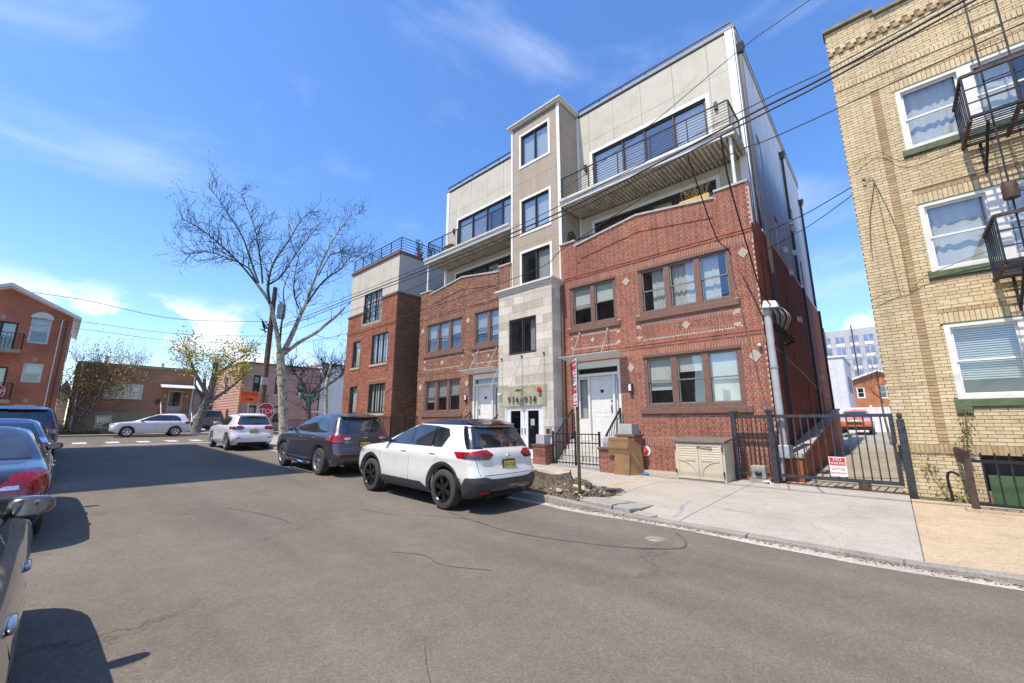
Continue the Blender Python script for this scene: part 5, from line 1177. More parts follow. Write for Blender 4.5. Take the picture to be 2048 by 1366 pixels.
cn = MB().hexa([(-11.3, 10.55, 2.80), (-8.55, 10.55, 2.80), (-8.55, 11.32, 2.90), (-11.3, 11.32, 2.90)], [(-11.3, 10.55, 2.812), (-8.55, 10.55, 2.812), (-8.55, 11.32, 2.912), (-11.3, 11.32, 2.912)]).build('canopy', RM['canopyg'], MAIN)
for u in (-10.88, -9.86, -8.82): MB().tube([(u, 11.33, 3.95), (u - .0, 10.72, 2.84)], .012, 6).build('canopy_rod', RM['galv'], cn); MB().lathe([(.045, 0), (.045, -.03), (.001, -.03)], (u, 11.34, 3.95), 'y', 12).build('rod_plate', RM['bronze'], cn)
bx(TY, 'intercom', RM['galv'], -8.78, -8.55, .008, .05, 1.12, 1.42, MAIN); bx(TY, 'intercom_keys', RM['bronze'], -8.74, -8.59, .05, .056, 1.18, 1.34, MAIN)
# taupe shaft
SY = Pl('y', 12.10, -1); sh = [(-10.50, -9.02, 12.44, 13.90), (-10.48, -9.02, 9.30, 10.78), (-10.48, -9.02, 6.95, 8.41)]
wall_open(SY, T0, T1, 6.7, 14.5, sh, .14).build('shaft_wall', RM['joint'], MAIN, fixn=False)
panels(SY, MAIN, RM['taupe'], [T0 + .10, T1 - .14], [6.74, 7.9, 8.72, 9.85, 11.65, 12.3, 13.0, 14.35], sh, gap=.008)
SS = Pl('x', T1, 1); q = MB(); q.quad(SS.p(12.1, 0, 6.7), SS.p(13.4, 0, 6.7), SS.p(13.4, 0, 14.5), SS.p(12.1, 0, 14.5)); q.build('shaft_wall', RM['joint'], MAIN); panels(SS, MAIN, RM['taupe'], [12.14, 13.36], [6.9, 8.6, 9.72], gap=.008); panels(SS, MAIN, RM['taupe'], [12.14, 13.36], [10.0, 11.6, 13.2, 14.4], gap=.008)
SL = Pl('x', T0, -1); q = MB(); q.quad(SL.p(12.1, 0, 6.7), SL.p(13.4, 0, 6.7), SL.p(13.4, 0, 14.5), SL.p(12.1, 0, 14.5)); q.build('shaft_wall', RM['taupe'], MAIN)
for (p, q_) in ((T0 - .01, T0 + .09), (T1 - .13, T1 + .01)): bx(SY, 'corner_board', RM['wtrim'], p, q_, .0, .03, 6.74, 14.45, MAIN)
for (a, b, c, d) in sh:
    mb = MB()
    for (p, q_, r, s) in ((a - .10, b + .10, d, d + .10), (a - .10, b + .10, c - .10, c), (a - .10, a, c, d), (b, b + .10, c, d)): SY.box(mb, p, q_, .0, .035, r, s)
    mb.build('window_surround', RM['wtrim'], MAIN, fixn=False); window(SY, MAIN, a, b, c, d, RM['bronze'], 2, 'slide', .05, .05, shades=[('blind', 0, 1), ('blind', 0, 1)] if c > 9 else [None, ('blind', 0, 1)], glass=RM['glasst'])  # shaft blinds are added: pale sheets give the panes a reflected-sky grey
cap = MB(); cap.box(T0 - .10, T1 + .10, 11.98, 13.6, 14.48, 14.56); cap.box(T0 - .16, T1 + .16, 11.92, 13.6, 14.56, 14.63); cap.build('tower_cap', RM['stonej'], MAIN, bevel=.01)
MB().box(T0 + .02, T1 - .02, 12.3, 13.6, 14.3, 14.5).build('tower_roof', RM['coping'], MAIN)
MB().bar((T1 + .07, 11.9, .5), (T1 + .07, 11.9, 6.5), .08, .08).build('downpipe', RM['browntrim'], MAIN)
# ------------------------------------------------------------ stoop, railings, gate, shed and the things on the pavement
BK = RM['black']; DS = RM['dsteel']
def g0(x, y): return st(x, y)
def stoop(mir, label):
    t = thing('stoop', label, 'steps', (CX + (-7.2 - CX) * (1 if not mir else -1), 11.5, .2)); pt = (lambda u: 2*CX - u) if mir else (lambda u: u)
    a, b = sorted((pt(-8.12), pt(-6.22))); z = g0((a + b) / 2, 11); n = 5; rise = (1.0 - z) / n
    for k in range(n):
        y0 = 10.98 + k * .2; box('step', RM['stepc'], a, b, y0, 11.985 if k == n - 1 else y0 + .21 + .6, z + rise * k + (.0 if k else -.2), z + rise * (k + 1), t, bevel=.01)
    return t, a, b, z
for mir in (False, True):
    t, a, b, z = stoop(mir, 'pale concrete front steps behind the black gate, right of the stone tower' if not mir else 'concrete front steps of the left brick half, mostly behind the parked cars')
    r = thing('stair_railing', 'black steel gate and stair handrails at the right hand front steps' if not mir else 'black steel stair handrails at the left hand front steps', 'railing', (a, 11, z))
    for x in (a + .05, b - .05):
        lo, hi = Vector((x, 10.95, z + .95)), Vector((x, 11.9, 1.98)); MB().bar(lo, hi, .05, .035).build('handrail', BK, r); MB().bar((x, 10.95, z), (x, 10.95, z + .97), .04).build('newel', BK, r); MB().bar((x, 11.9, 1.0), (x, 11.9, 2.0), .04).build('newel', BK, r)
        for k in range(1, 9):
            q = lo.lerp(hi, k / 9); MB().bar((q.x, q.y, q.z - .82), q, .014).build('baluster', BK, r)
        MB().bar(lo - Vector((0, 0, .82)), hi - Vector((0, 0, .82)), .025).build('lower_rail', BK, r)
    if not mir:
        y = 10.82
        for zz in (z + .12, z + .98, z + .72): MB().bar((a, y, zz), (b - .18, y, zz), .03).build('gate_rail', BK, r)
        for k in range(15): x = a + .02 + k * (b - .22 - a) / 14; MB().bar((x, y, z + .05), (x, y, z + (1.0 if k % 7 else 1.06)), .05 if k in (0, 7, 14) else .014).build('gate_bar', BK, r)
        box('gate_plinth', RM['stepc'], a - .05, b - .1, 10.72, 10.95, z - .1, z + .05, t)
def pier(label, x0, x1, y0, y1, zt, boxz, grp='brick piers by the steps'):
    zg = g0(x0, y0) - .03; t = thing('brick_pier', label, 'pier', ((x0 + x1) / 2, (y0 + y1) / 2, zg), grp)
    MB().box(x0, x1, y0, y1, zg, zt).build('core', RM['redmortar'], t)
    B = Bricks(Pl('y', y0, -1), RM['red']); B.field(x0, x1, zg + .02, zt, bond='run'); B.finish(t, 80)
    B = Bricks(Pl('x', x1, 1), RM['red']); B.field(y0, y1, zg + .02, zt, bond='run', off=.1); B.finish(t, 80)
    box('cap', RM['browntrim'], x0 - .04, x1 + .04, y0 - .04, y1 + .04, zt, zt + .07, t, bevel=.01)
    return box('planter_box' if boxz else 'cap_top', RM['pvc'] if boxz else RM['browntrim'], x0 + .08, x1 - .08, y0 + .06, y1 - .06, zt + .07, zt + .07 + (boxz or .02), t, bevel=.01)
pier('low brick pier with a grey metal cube on top, beside the leaning cardboard', -6.22, -5.72, 10.45, 10.9, .80, .28); pier('taller brick pier with a grey metal cube, against the facade by the right handrail', -6.16, -5.60, 11.35, 11.88, 1.14, .30); pier('brick pier with a pale box at the foot of the stone tower', -8.72, -8.22, 10.55, 11.0, .80, .30)
# cardboard leaning on the pier
CB = M('cardboard', (.235, .135, .058), .85, var=.14, scale=5, bump=.2)
t = thing('cardboard', 'flattened brown cardboard boxes leaning against the brick pier', 'cardboard', (-5.5, 10.7, .2)); zg = g0(-5.5, 10.7)
MB().prism([(-5.88, 10.36, zg + .48), (-5.32, 10.36, zg + .52), (-5.30, 10.40, zg + .98), (-5.90, 10.42, zg + .95)], (.0, .02, .0)).build('upper_sheet', CB, t); MB().prism([(-5.70, 10.30, zg), (-5.28, 10.34, zg), (-5.26, 10.37, zg + .60), (-5.68, 10.34, zg + .58)], (0, .02, 0)).build('lower_sheet', CB, t)
MB().prism([(-5.29, 10.36, zg), (-5.06, 10.75, zg), (-5.16, 10.78, zg + .75), (-5.29, 10.42, zg + .95)], (.012, .012, 0)).build('side_flap', CB, t)
tag(blob('blue_bag', M('blue_plastic', (.08, .22, .55), .4), None, (-5.05, 10.72, g0(-5, 10.7) + .03), (.26, .14, .07), world=True, squash=lambda v: Vector((v.x, v.y, v.z * (1 + .5 * math.sin(v.x * 40))))), 'crumpled blue plastic bag on the pavement by the wall', 'bag')
# fire connection and gas pipe on the wall
t = thing('fire_connection', 'red capped fire hose connection low on the red brick wall', 'hydrant', (-5.55, 11.98, .7))
MB().lathe([(.09, 0), (.09, -.03), (.05, -.04), (.05, -.12), (.075, -.12), (.075, -.20), (.001, -.21)], (-5.55, 11.99, .72), 'y', 20).build('fitting', M('hydrant_red', (.55, .06, .05), .5), t, smooth=40); MB().lathe([(.15, 0), (.15, -.012), (.09, -.012)], (-5.55, 11.985, .72), 'y', 20).build('collar', M('white_ring', (.7, .66, .62), .7), t)
t = thing('wall_pipe', 'short grey standpipe with a valve on the red brick wall', 'pipe', (-5.72, 11.95, .9)); MB().tube([(-5.72, 11.93, .88), (-5.72, 11.93, 1.30)], .03, 8).build('pipe', RM['pvc'], t, smooth=40); blob('valve', RM['galv'], t, (-5.72 + 5.72, 11.92 - 11.95, 1.32 - .9), (.10, .10, .08))
# storage shed
SB = M('shed_plastic', (.50, .44, .315), .6, var=.06, scale=3, bump=.1); ST = M('shed_lid', (.15, .125, .10), .6, var=.1)
x0, x1, y0, y1 = -4.24, -3.06, 10.80, 11.55; zg = g0(-3.6, 10.8) - .005
t = thing('storage_shed', 'beige plastic storage shed with double doors and brown lid against the wall', 'shed', ((x0 + x1) / 2, y0, zg))
box('case', SB, x0, x1, y0 + .02, y1, zg, zg + .90, t, bevel=.01)
MB().hexa([(x0 - .04, y0 - .05, zg + .90), (x1 + .04, y0 - .05, zg + .90), (x1 + .04, y1 + .03, zg + .97), (x0 - .04, y1 + .03, zg + .97)], [(x0 - .04, y0 - .05, zg + .955), (x1 + .04, y0 - .05, zg + .955), (x1 + .04, y1 + .03, zg + 1.03), (x0 - .04, y1 + .03, zg + 1.03)]).build('lid', ST, t, bevel=.012)
for i, (a, b) in enumerate(((x0 + .05, (x0 + x1) / 2 - .004), ((x0 + x1) / 2 + .004, x1 - .05))):
    d = box('door', SB, a, b, y0 - .005, y0 + .02, zg + .04, zg + .88, t, bevel=.006); yf = y0 - .005
    q = MB()
    for (p, r, s, u) in ((a, b, zg + .82, zg + .88), (a, b, zg + .04, zg + .09), (a, a + .06, zg + .09, zg + .82), (b - .06, b, zg + .09, zg + .82), (a + .06, b - .06, zg + .47, zg + .52)): q.box(p, r, yf - .014, yf, s, u)
    q.build('door_frame', SB, d, bevel=.004)
    for k in range(5): zz = zg + .53 + k * .058; MB().hexa([(a + .06, yf - .012, zz), (b - .06, yf - .012, zz), (b - .06, yf, zz), (a + .06, yf, zz)], [(a + .06, yf - .002, zz + .05), (b - .06, yf - .002, zz + .05), (b - .06, yf, zz + .05), (a + .06, yf, zz + .05)]).build('louvre', SB, d)
    cxx = a if i else b; sg = 1 if i else -1
    MB().tube([(cxx + sg * (.06 + .38 * math.sin(w)), yf - .004, zg + .09 + .36 * math.cos(w)) if False else (cxx + sg * (.05 + .40 * (1 - math.cos(w))), yf - .006, zg + .10 + .37 * math.sin(w)) for w in [k * math.pi / 2 / 10 for k in range(11)]], .012, 6).build('arc_moulding', SB, d, smooth=40)
    for zz in (zg + .16, zg + .72): box('hinge', BK, (x0 + .02 if not i else x1 - .05), (x0 + .05 if not i else x1 - .02), yf - .02, yf, zz, zz + .09, d)
MB().tube([((x0 + x1) / 2 - .03, y0 - .03, zg + .80), ((x0 + x1) / 2 + .08, y0 - .04, zg + .82), ((x0 + x1) / 2 + .33, y0 - .04, zg + .79)], .012, 6).build('cable_lock', RM['browntrim'], t)
# sliding gate across the driveway
GY = 11.62; gx0, gx1 = -2.10, .0; zb, zt = .33, 1.70
t = thing('sliding_gate', 'dark steel sliding gate with upright bars across the driveway', 'gate', ((gx0 + gx1) / 2, GY, .15))
MB().bar((gx0 - .9, GY + .10, zt), (gx1, GY + .10, zt), .06, .07).build('top_rail', DS, t); MB().bar((gx0 - .9, GY + .10, zb), (gx1, GY + .10, zb), .06, .07).build('bottom_rail', DS, t); MB().bar((gx1 - .03, GY + .10, zb), (gx1 - .03, GY + .10, zt), .07, .07).build('end_stile', DS, t)
for k in range(15): x = gx0 + .08 + k * (gx1 - gx0 - .14) / 14; MB().bar((x, GY + .10, zb), (x, GY + .10, zt), .026).build('bar', DS, t)
MB().box(-.72, -.52, GY + .03, GY + .17, .17, .29).build('roller', RM['ruststeel'], t)
t = thing('gate_post', 'square steel post at the right end of the sliding gate', 'post', (.10, GY, .13), 'gate posts'); MB().bar((.10, GY, .1), (.10, GY, 1.62), .12).build('shaft', DS, t, bevel=.008); blob('finial', RM['ruststeel'], t, (0, 0, 1.56), (.09, .09, .10)); box('latch', BK, .0, .05, GY - .05, GY + .05, .8, 1.1, t)
t = thing('gate_post', 'taller square steel post where the sliding gate meets the brick corner', 'post', (-2.20, GY, .13), 'gate posts'); MB().bar((-2.20, GY, .1), (-2.20, GY, 1.80), .12).build('shaft', DS, t, bevel=.008); box('cap', DS, -2.29, -2.09, GY - .07, GY + .07, 1.80, 1.85, t)
t = thing('gate_post', 'square steel post in front of the brick wall beside the shed', 'post', (-3.0, GY, .13), 'gate posts'); MB().bar((-3.0, GY, .1), (-3.0, GY, 1.80), .11).build('shaft', DS, t, bevel=.008); box('cap', DS, -3.07, -2.90, GY - .06, GY + .06, 1.80, 1.84, t)
t = thing('fence_panel', 'run of thin black bars between the two posts on the brick wall', 'fence', (-2.6, GY, .13))
for z in (.34, 1.70): MB().bar((-3.0, GY, z), (-2.2, GY, z), .05).build('rail', DS, t)
for k in range(7): x = -2.9 + k * .1; MB().bar((x, GY, .34), (x, GY, 1.70), .018).build('bar', BK, t)
t = thing('gate_track', 'rusty ground track under the sliding gate', 'track', (-1, GY, .14)); MB().box(-2.2, .15, GY + .03, GY + .12, .13, .165).build('channel', RM['ruststeel'], t)
MOT = M('motor_beige', (.27, .26, .22), .6); t = thing('gate_motor', 'grey sliding gate motor box on the ground by the brick corner', 'motor', (-2.5, 11.5, .15)); box('housing', MOT, -2.66, -2.36, 11.35, 11.55, .25, .55, t, bevel=.02); box('base', MOT, -2.70, -2.30, 11.32, 11.57, .15, .25, t); MB().tube([(-2.42, 11.33, .2), (-2.28, 11.30, .22), (-2.24, 11.28, .12)], .018, 8).build('conduit', RM['wtrim'], t, smooth=40); blob('knob', BK, t, (0, -.17, .22), (.14, .06, .10))
WS = M('sign_white', (.72, .72, .71), .5, var=.04); RS = M('sign_red', (.50, .03, .03), .5, var=.06)
t = thing('parking_sign', 'red and white NO PARKING ACTIVE DRIVEWAY sign hung on the gate bars', 'sign', (-1.0, GY, .42)); yq = GY + .05
MB().box(-1.17, -.87, yq, yq + .006, .40, .81).build('plate', WS, t, bevel=.02); MB().box(-1.155, -.885, yq - .003, yq - .001, .63, .795).build('red_field', RS, t)
for (s, z, sz, m) in (('NO', .755, .095, WS), ('PARKING', .675, .072, WS), ('ACTIVE', .55, .068, RS), ('DRIVEWAY', .47, .058, RS)): text_mesh('lettering', s, sz, m, face_mtx((-1.02, yq - .005, z), (1, 0, 0), (0, 0, 1)), t, .001)
MB().bar((-1.3, GY + .07, .36), (-.05, GY + .07, .44), .012).build('wire_tie', DS, t); 
# electric mast with weatherhead on the brick corner
t = thing('service_mast', 'grey electric service mast with weatherhead and looping cables on the brick corner', 'mast', (-2.0, 11.88, .8))
MB().tube([(-2.02, 11.90, .98), (-2.02, 11.90, 4.3)], .085, 14).build('conduit', RM['pvc'], t, smooth=40); MB().tube([(-2.02, 11.90, 4.25), (-2.02, 11.90, 4.42)], .11, 14).build('collar', RM['pvc'], t, smooth=40)
MB().hexa([(-2.10, 11.70, 4.40), (-1.72, 11.70, 4.36), (-1.72, 12.02, 4.36), (-2.10, 12.02, 4.40)], [(-2.06, 11.74, 4.60), (-1.78, 11.74, 4.55), (-1.78, 11.98, 4.55), (-2.06, 11.98, 4.60)]).build('weatherhead', RM['galv'], t, bevel=.02)
box('meter_box', RM['galv'], -2.12, -1.86, 11.75, 12.02, .72, 1.02, t, bevel=.015); MB().tube([(-2.08, 11.9, .74), (-2.10, 11.86, .55), (-2.10, 11.84, .2)], .045, 10).build('lower_conduit', RM['galv'], t, smooth=40)
for z in (2.9, 1.7): MB().lathe([(.10, -.015), (.10, .015)], (-2.02, 11.9, z), 'z', 14).build('clamp', RM['galv'], t)
WB = M('cable_black', (.015, .015, .016), .6); WG = M('cable_grey', (.35, .35, .36), .5)
for k in range(9):
    a = Vector((-1.98 + .02 * k, 11.76 + .02 * k, 4.40))
    MB().tube(polyline([a, a + Vector((.07 + .012 * k, -.01, .01 - .04 * (k % 3))), a + Vector((.12 + .018 * k, .04, -.16 - .02 * k)), (-1.88 + .012 * k, 12.1 + .03 * k, 4.05 - .03 * k)], 6), .008, 5).build('cable_loop', WG if k % 3 else WB, t, smooth=60)
MB().tube(polyline([(-1.95, 12.0, 3.98), (-1.78, 12.35, 3.86), (-1.7, 12.9, 3.7), (-1.9, 13.1, 3.62)], 6), .05, 7).build('cable_splice', WB, t, smooth=60)
for k in range(5): MB().tube(polyline([(-1.95, 12.0 + .1 * k, 4.0 - .04 * k), (-1.70 + .02 * k, 12.25 + .12 * k, 3.80 - .05 * k), (-1.85, 12.6 + .1 * k, 3.7)], 5), .018, 5).build('cable_splice', WB, t, smooth=60)
MB().tube(polyline([(-2.1, 13.1, 3.55), (-1.9, 16.5, 3.0), (-2.05, 20.0, 2.9), (-2.1, 25.5, 2.7)], 4), .012, 5).build('flank_cable', WG, t)
# low curb wall climbing along the drive
t = thing('drive_wall', 'low red painted wall with a stone cap rising along the driveway', 'wall', (-1.9, 12.2, .2)); MB().hexa([(-2.12, 12.1, .1), (-1.72, 12.1, .1), (-1.9, 25.9, .3), (-2.12, 25.9, .3)], [(-2.12, 12.1, .72), (-1.72, 12.1, .72), (-1.9, 25.9, 2.15), (-2.12, 25.9, 2.15)]).build('face', RM['paintred'], t); MB().hexa([(-2.12, 12.06, .725), (-1.68, 12.06, .725), (-1.86, 25.95, 2.155), (-2.12, 25.95, 2.155)], [(-2.12, 12.06, .79), (-1.68, 12.06, .79), (-1.86, 25.95, 2.22), (-2.12, 25.95, 2.22)]).build('cap', RM['coping'], t)
# parking-rules sign post
t = thing('sign_post', 'brown steel post with a red and white parking rules sign, seen nearly edge-on', 'sign', (-4.6, 6.96, .15)); SP = M('brown_post', (.085, .065, .03), .6, .3, var=.3, scale=12)
ang = R(-66); rt = Vector((math.cos(R(-43)), math.sin(R(-43)), 0)); nr = Vector((rt.y, -rt.x, 0)); o = Vector((-4.6, 6.96, 0)); q = MB()
q.bar(o + Vector((0, 0, .08)), o + Vector((0, 0, 2.75)), .055, .03); q.build('post', SP, t)
def on(u, d, z): return o + rt * u + nr * d + Vector((0, 0, z))
def splate(name, mat, u0, u1, z0, z1, d0, d1): return MB().hexa([on(u0, d0, z0), on(u1, d0, z0), on(u1, d1, z0), on(u0, d1, z0)], [on(u0, d0, z1), on(u1, d0, z1), on(u1, d1, z1), on(u0, d1, z1)]).build(name, mat, t)
splate('plate', WS, -.15, .15, 1.85, 2.80, .03, .036); splate('plate_back', RM['galv'], -.15, .15, 1.85, 2.80, .024, .029)
GRS = M('sign_grey', (.25, .27, .30), .5)
for (z0, z1, m) in ((2.60, 2.78, RS), (2.42, 2.44, RS), (2.12, 2.28, RS), (1.87, 1.90, RS), (2.32, 2.50, GRS)): splate('print_band', m, -.14 if m is not GRS else -.13, .14 if m is not GRS else -.02, z0, z1, .037, .0385)
for (s, z, sz, m) in (('NO PARKING', 2.69, .05, WS), ('STREET', 2.56, .06, RS), ('CLEANING', 2.50, .05, RS), ('8AM-11AM', 2.37, .05, RS), ('PERMIT', 2.20, .06, WS), ('ONLY', 2.05, .07, RS), ('TOW ZONE', 1.95, .05, RS)): text_mesh('lettering', s, sz, m, face_mtx(on(0.02, .040, z), rt, (0, 0, 1)), t, .0008)
# stump, earth and rubble in the tree pit
t = thing('tree_pit', 'bare earth tree pit with stones and rubble at the kerb', 'tree pit', (-5.3, 7.3, .1)); mb = MB(); xs_ = frange(-6.34, -4.33, .1); ys_ = frange(6.66, 8.14, .1); idx = {}
for i, x in enumerate(xs_):
    for j, y in enumerate(ys_):
        e = min(x + 6.34, -4.33 - x, y - 6.66, 8.14 - y); h = min(1, max(0, e) / .35); idx[i, j] = len(mb.v)
        mb.v.append((x, y, st(x, y) - .02 + h * (.09 + .06 * math.sin(x * 5 + y * 3)) + jit(.014)))
for i in range(len(xs_) - 1):
    for j in range(len(ys_) - 1): mb.f.append((idx[i,j], idx[i+1,j], idx[i+1,j+1], idx[i,j+1])); mb.m.append(0); mb.r.append(0)
mb.build('soil', EARTH, t, smooth=60); rn = random.Random(21); mb = MB()
for k in range(2600):
    x, y = rn.uniform(-6.3, -4.2), rn.uniform(6.68, 8.2); a = rn.uniform(0, 6.28); l = rn.uniform(.008, .04); u = Vector((math.cos(a), math.sin(a), rn.uniform(-.5, .5))) * l; v = Vector((-math.sin(a), math.cos(a), rn.uniform(-.3, .3))) * l * rn.uniform(.2, .6); e = min(x + 6.34, -4.33 - x, y - 6.66, 8.14 - y); h = min(1, max(0, e) / .35)
    p = Vector((x, y, st(x, y) - .005 + h * (.09 + .06 * math.sin(x * 5 + y * 3)) + rn.random() * .02)); mb.quad(p - u, p - v, p + u, p + v, 0, .02 + .96 * rn.random())
mb.build('litter', Mpieces('pit_litter', [(0, (.10, .07, .045)), (.5, (.24, .175, .11)), (1, (.42, .36, .28))]), t, fixn=False)['kind'] = 'stuff'
STM = [Mconcrete('pit_stone_%d' % k, c, .2, .3) for k, c in enumerate(((.38, .35, .30), (.30, .27, .22), (.46, .41, .34)))]
def rock(name, mat, parent, c, sz, seed, world=True):
    rn = random.Random(seed); bm = bmesh.new(); bmesh.ops.create_icosphere(bm, subdivisions=2, radius=1)
    for v in bm.verts:
        k = 1 + .3 * math.sin(v.co.x * 3.1 + seed) * math.sin(v.co.y * 2.7 + seed * 2) + rn.uniform(-.1, .1); v.co = Vector((v.co.x * sz[0] * k, v.co.y * sz[1] * k, v.co.z * sz[2] * k)) + Vector(c)
    me = bpy.data.meshes.new(name); bm.to_mesh(me); bm.free(); me.materials.append(mat); o = bpy.data.objects.new(name, me); link(o, parent, world); return o
for k in range(34):
    x, y = random.uniform(-6.2, -4.35), random.uniform(6.72, 7.9); r = random.choice((.03, .04, .05, .07, .10)); rock('stone', STM[k % 3], t, (x, y, st(x, y) + .08), (r, r * random.uniform(.6, 1), r * .6), k)
MB().prism([(-4.45, 7.15, .28), (-4.38, 7.2, .28), (-4.25, 7.75, .24), (-4.32, 7.75, .24)], (0, 0, .025)).build('board', M('old_board', (.22, .15, .09), .9), t)
t = thing('tree_stump', 'rough grey cut tree stump in the pit beside the white crossover', 'stump', (-5.62, 7.45, .15)); bm = bmesh.new(); SBK = M('stump_bark', (.105, .08, .055), .95, var=.5, scale=16, bump=1.0, bscale=30)
mb = MB(); n = 40; prof = [(.62, -.02), (.50, .06), (.40, .16), (.35, .27), (.335, .36)]
for k, (r, h) in enumerate(prof):
    for j in range(n):
        a = 2 * math.pi * j / n; w = 1 + .12 * math.sin(3 * a + 1) + .09 * math.sin(7 * a + 2) * (1 - k / 6) + .05 * math.sin(11 * a + k * .3); mb.v.append((-5.62 + r * w * math.cos(a) * 1.15, 7.45 + r * w * math.sin(a), .16 + h + .04 * math.sin(2 * a) * (k == len(prof) - 1)))
for k in range(len(prof) - 1):
    for j in range(n): mb.f.append((k*n + j, k*n + (j+1) % n, (k+1)*n + (j+1) % n, (k+1)*n + j)); mb.m.append(0); mb.r.append(0)
mb.build('bark', SBK, t, smooth=50)
mb = MB(); c = len(prof) - 1; mb.v = []; ring = []
for j in range(n):
    a = 2 * math.pi * j / n; w = 1 + .12 * math.sin(3 * a + 1) + .09 * math.sin(7 * a + 2) * (1 - c / 6) + .05 * math.sin(11 * a + c * .3); mb.v.append((-5.62 + .333 * w * math.cos(a) * 1.15, 7.45 + .333 * w * math.sin(a), .521 + .04 * math.sin(2 * a)))
mb.v.append((-5.62, 7.45, .50)); 
for j in range(n): mb.f.append((j, (j+1) % n, n)); mb.m.append(0); mb.r.append(0)
mb.build('cut_face', M('weathered_wood', (.36, .30, .23), .9, var=.35, scale=7, bump=.6, bscale=30), t)
rock('root', SBK, t, (-5.1, 7.75, .24), (.28, .22, .14), 3); rock('root', SBK, t, (-6.05, 7.1, .20), (.26, .18, .10), 5)
GRN = M('weed_leaf', (.10, .16, .03), .8, var=.3, scale=20)
def tuft(c, r, n, h, seed, name='grass_tuft', label=None, mat=GRN, parent=None):
    rn = random.Random(seed); mb = MB()
    for k in range(n):
        a = rn.uniform(0, 6.28); d = r * rn.random() ** .6; p = Vector((c[0] + d * math.cos(a), c[1] + d * math.sin(a), c[2])); l = h * rn.uniform(.5, 1.1); b = rn.uniform(0, 6.28); w = rn.uniform(.003, .007)
        u = Vector((math.cos(b + 1.57), math.sin(b + 1.57), 0)) * w; tp = p + Vector((math.cos(b) * l * .5, math.sin(b) * l * .5, l)); md = p + Vector((math.cos(b) * l * .15, math.sin(b) * l * .15, l * .6))
        mb.quad(p - u, p + u, md + u * .7, md - u * .7); mb.poly([md - u * .7, md + u * .7, tp])
    o = mb.build(name, mat, parent, fixn=False)
    if label: tag(o, label, 'weeds', kind='stuff')
    return o
tuft((-4.78, 7.08, .19), .13, 160, .11, 1, label='small green grass tuft between the stones near the sign post'); tuft((-5.95, 6.85, .17), .18, 240, .16, 2, label='grass tuft at the kerb behind the white crossover')
# leaf litter in the gutter
rn = random.Random(9); mb = MB()
for k in range(900):
    x = rn.uniform(-4.9, 2.6); y = 6.49 - abs(rn.gauss(0, .06)); a = rn.uniform(0, 6.28); l = rn.uniform(.008, .03); u = Vector((math.cos(a), math.sin(a), rn.uniform(-.3, .3))) * l; v = Vector((-math.sin(a), math.cos(a), 0)) * l * .4; p = Vector((x, y, zr(x) + .012 + rn.random() * .012)); mb.quad(p - u, p - v, p + u, p + v)
tag(mb.build('leaf_litter', M('dry_leaf', (.30, .20, .09), .9, var=.4, scale=30), None, fixn=False), 'dry leaf litter gathered along the gutter', 'leaves', kind='stuff')
# ------------------------------------------------------------ yellow brick building on the right
YB = thing('yellow_brick_building', 'buff yellow brick three storey house with white paired windows and fire escapes', 'building', (3, 11.7, .1))
YP = Pl('y', 11.7, -1); yx0, yx1 = -.02, 7.0
rowsw = ((7.36, 8.86), (4.57, 6.08), (1.99, 3.48)); yh = []
for (c, d) in rowsw: yh += [(.98, 3.06, c, d), (4.9, 6.9, c, d)]
well = (1.12, 3.4, .12, .95)
ytop = lambda u: 11.13 if (u < .90 or 3.4 < u < 4.3) else 10.98
wall_open(YP, yx0, yx1, -.1, 11.13, yh + [(1.12, 3.4, .3, .95)], .18, (ytop, [.90, 3.4, 4.3])).build('wall', RM['buffmortar'], YB, fixn=False)
B = Bricks(YP, RM['buff']); T_ = Bricks(YP, RM['tanbrick']); ex = list(yh) + [well]
strips = [(.60, .74, 1.12, 9.05)]
sol = [(.0, 7, .96, 1.13), (0, 7, 9.42, 9.56), (0, 7, 10.02, 10.14)]; ps = []
for (c, d) in rowsw: ps += [(.94, 3.10, d, d + .22), (.94, 3.10, d + .22, d + .30)]; sol += []
sills = [(.92, 3.14, c - .14, c) for c, d in rowsw] + [(.92, 1.14, 1.72, 1.85)]
pan = [(1.0, 3.0, rowsw[1][1] + .42, rowsw[0][0] - .24), (1.0, 3.0, rowsw[2][1] + .42, rowsw[1][0] - .24)]
exf = ex + strips + sol + ps + sills
B.field(yx0, yx1, .12, .96, exf, 'run', L=.20, H=.058, J=.010); B.field(yx0, yx1, 1.13, 9.42, exf + pan, 'run', L=.20, H=.058, J=.010); B.field(yx0, yx1, 9.56, 10.02, exf, 'run', L=.20, H=.058, J=.010); B.field(yx0, yx1, 10.14, 11.13, exf + [(0, 7, 10.42, 10.62)], 'run', L=.20, H=.058, J=.010, top=ytop)
for (a, b, c, d) in pan: B.field(a, b, c, d, (), 'flemish', L=.20, H=.058, J=.010, d=.004, dj=.001)
for (a, b, c, d) in ps: (B if d - c > .15 else T_).soldier(a, b, c, d, w=.085 if d - c < .15 else .062, J=.010, d=.016)
T_.soldier(yx0, yx1, .96, 1.13, w=.062, J=.006, d=.035); B.soldier(yx0, yx1, 9.42, 9.56, w=.062, J=.01, d=.03); B.soldier(yx0, yx1, 10.02, 10.14, w=.062, J=.01, d=.03)
u = yx0
while u < yx1: T_.add(u, u + .10, 10.43, 10.52, .05); B.add(u + .05, u + .15, 10.53, 10.61, .03); u += .2
for (a, b, c, d) in strips:
    n_ = int(round((d - c) / .068)); hh = (d - c) / n_
    for k in range(n_): T_.add(a + .004, b - .004, c + k * hh + .005, c + (k + 1) * hh - .005, .026)
B.finish(YB, 300); T_.finish(YB, 120)
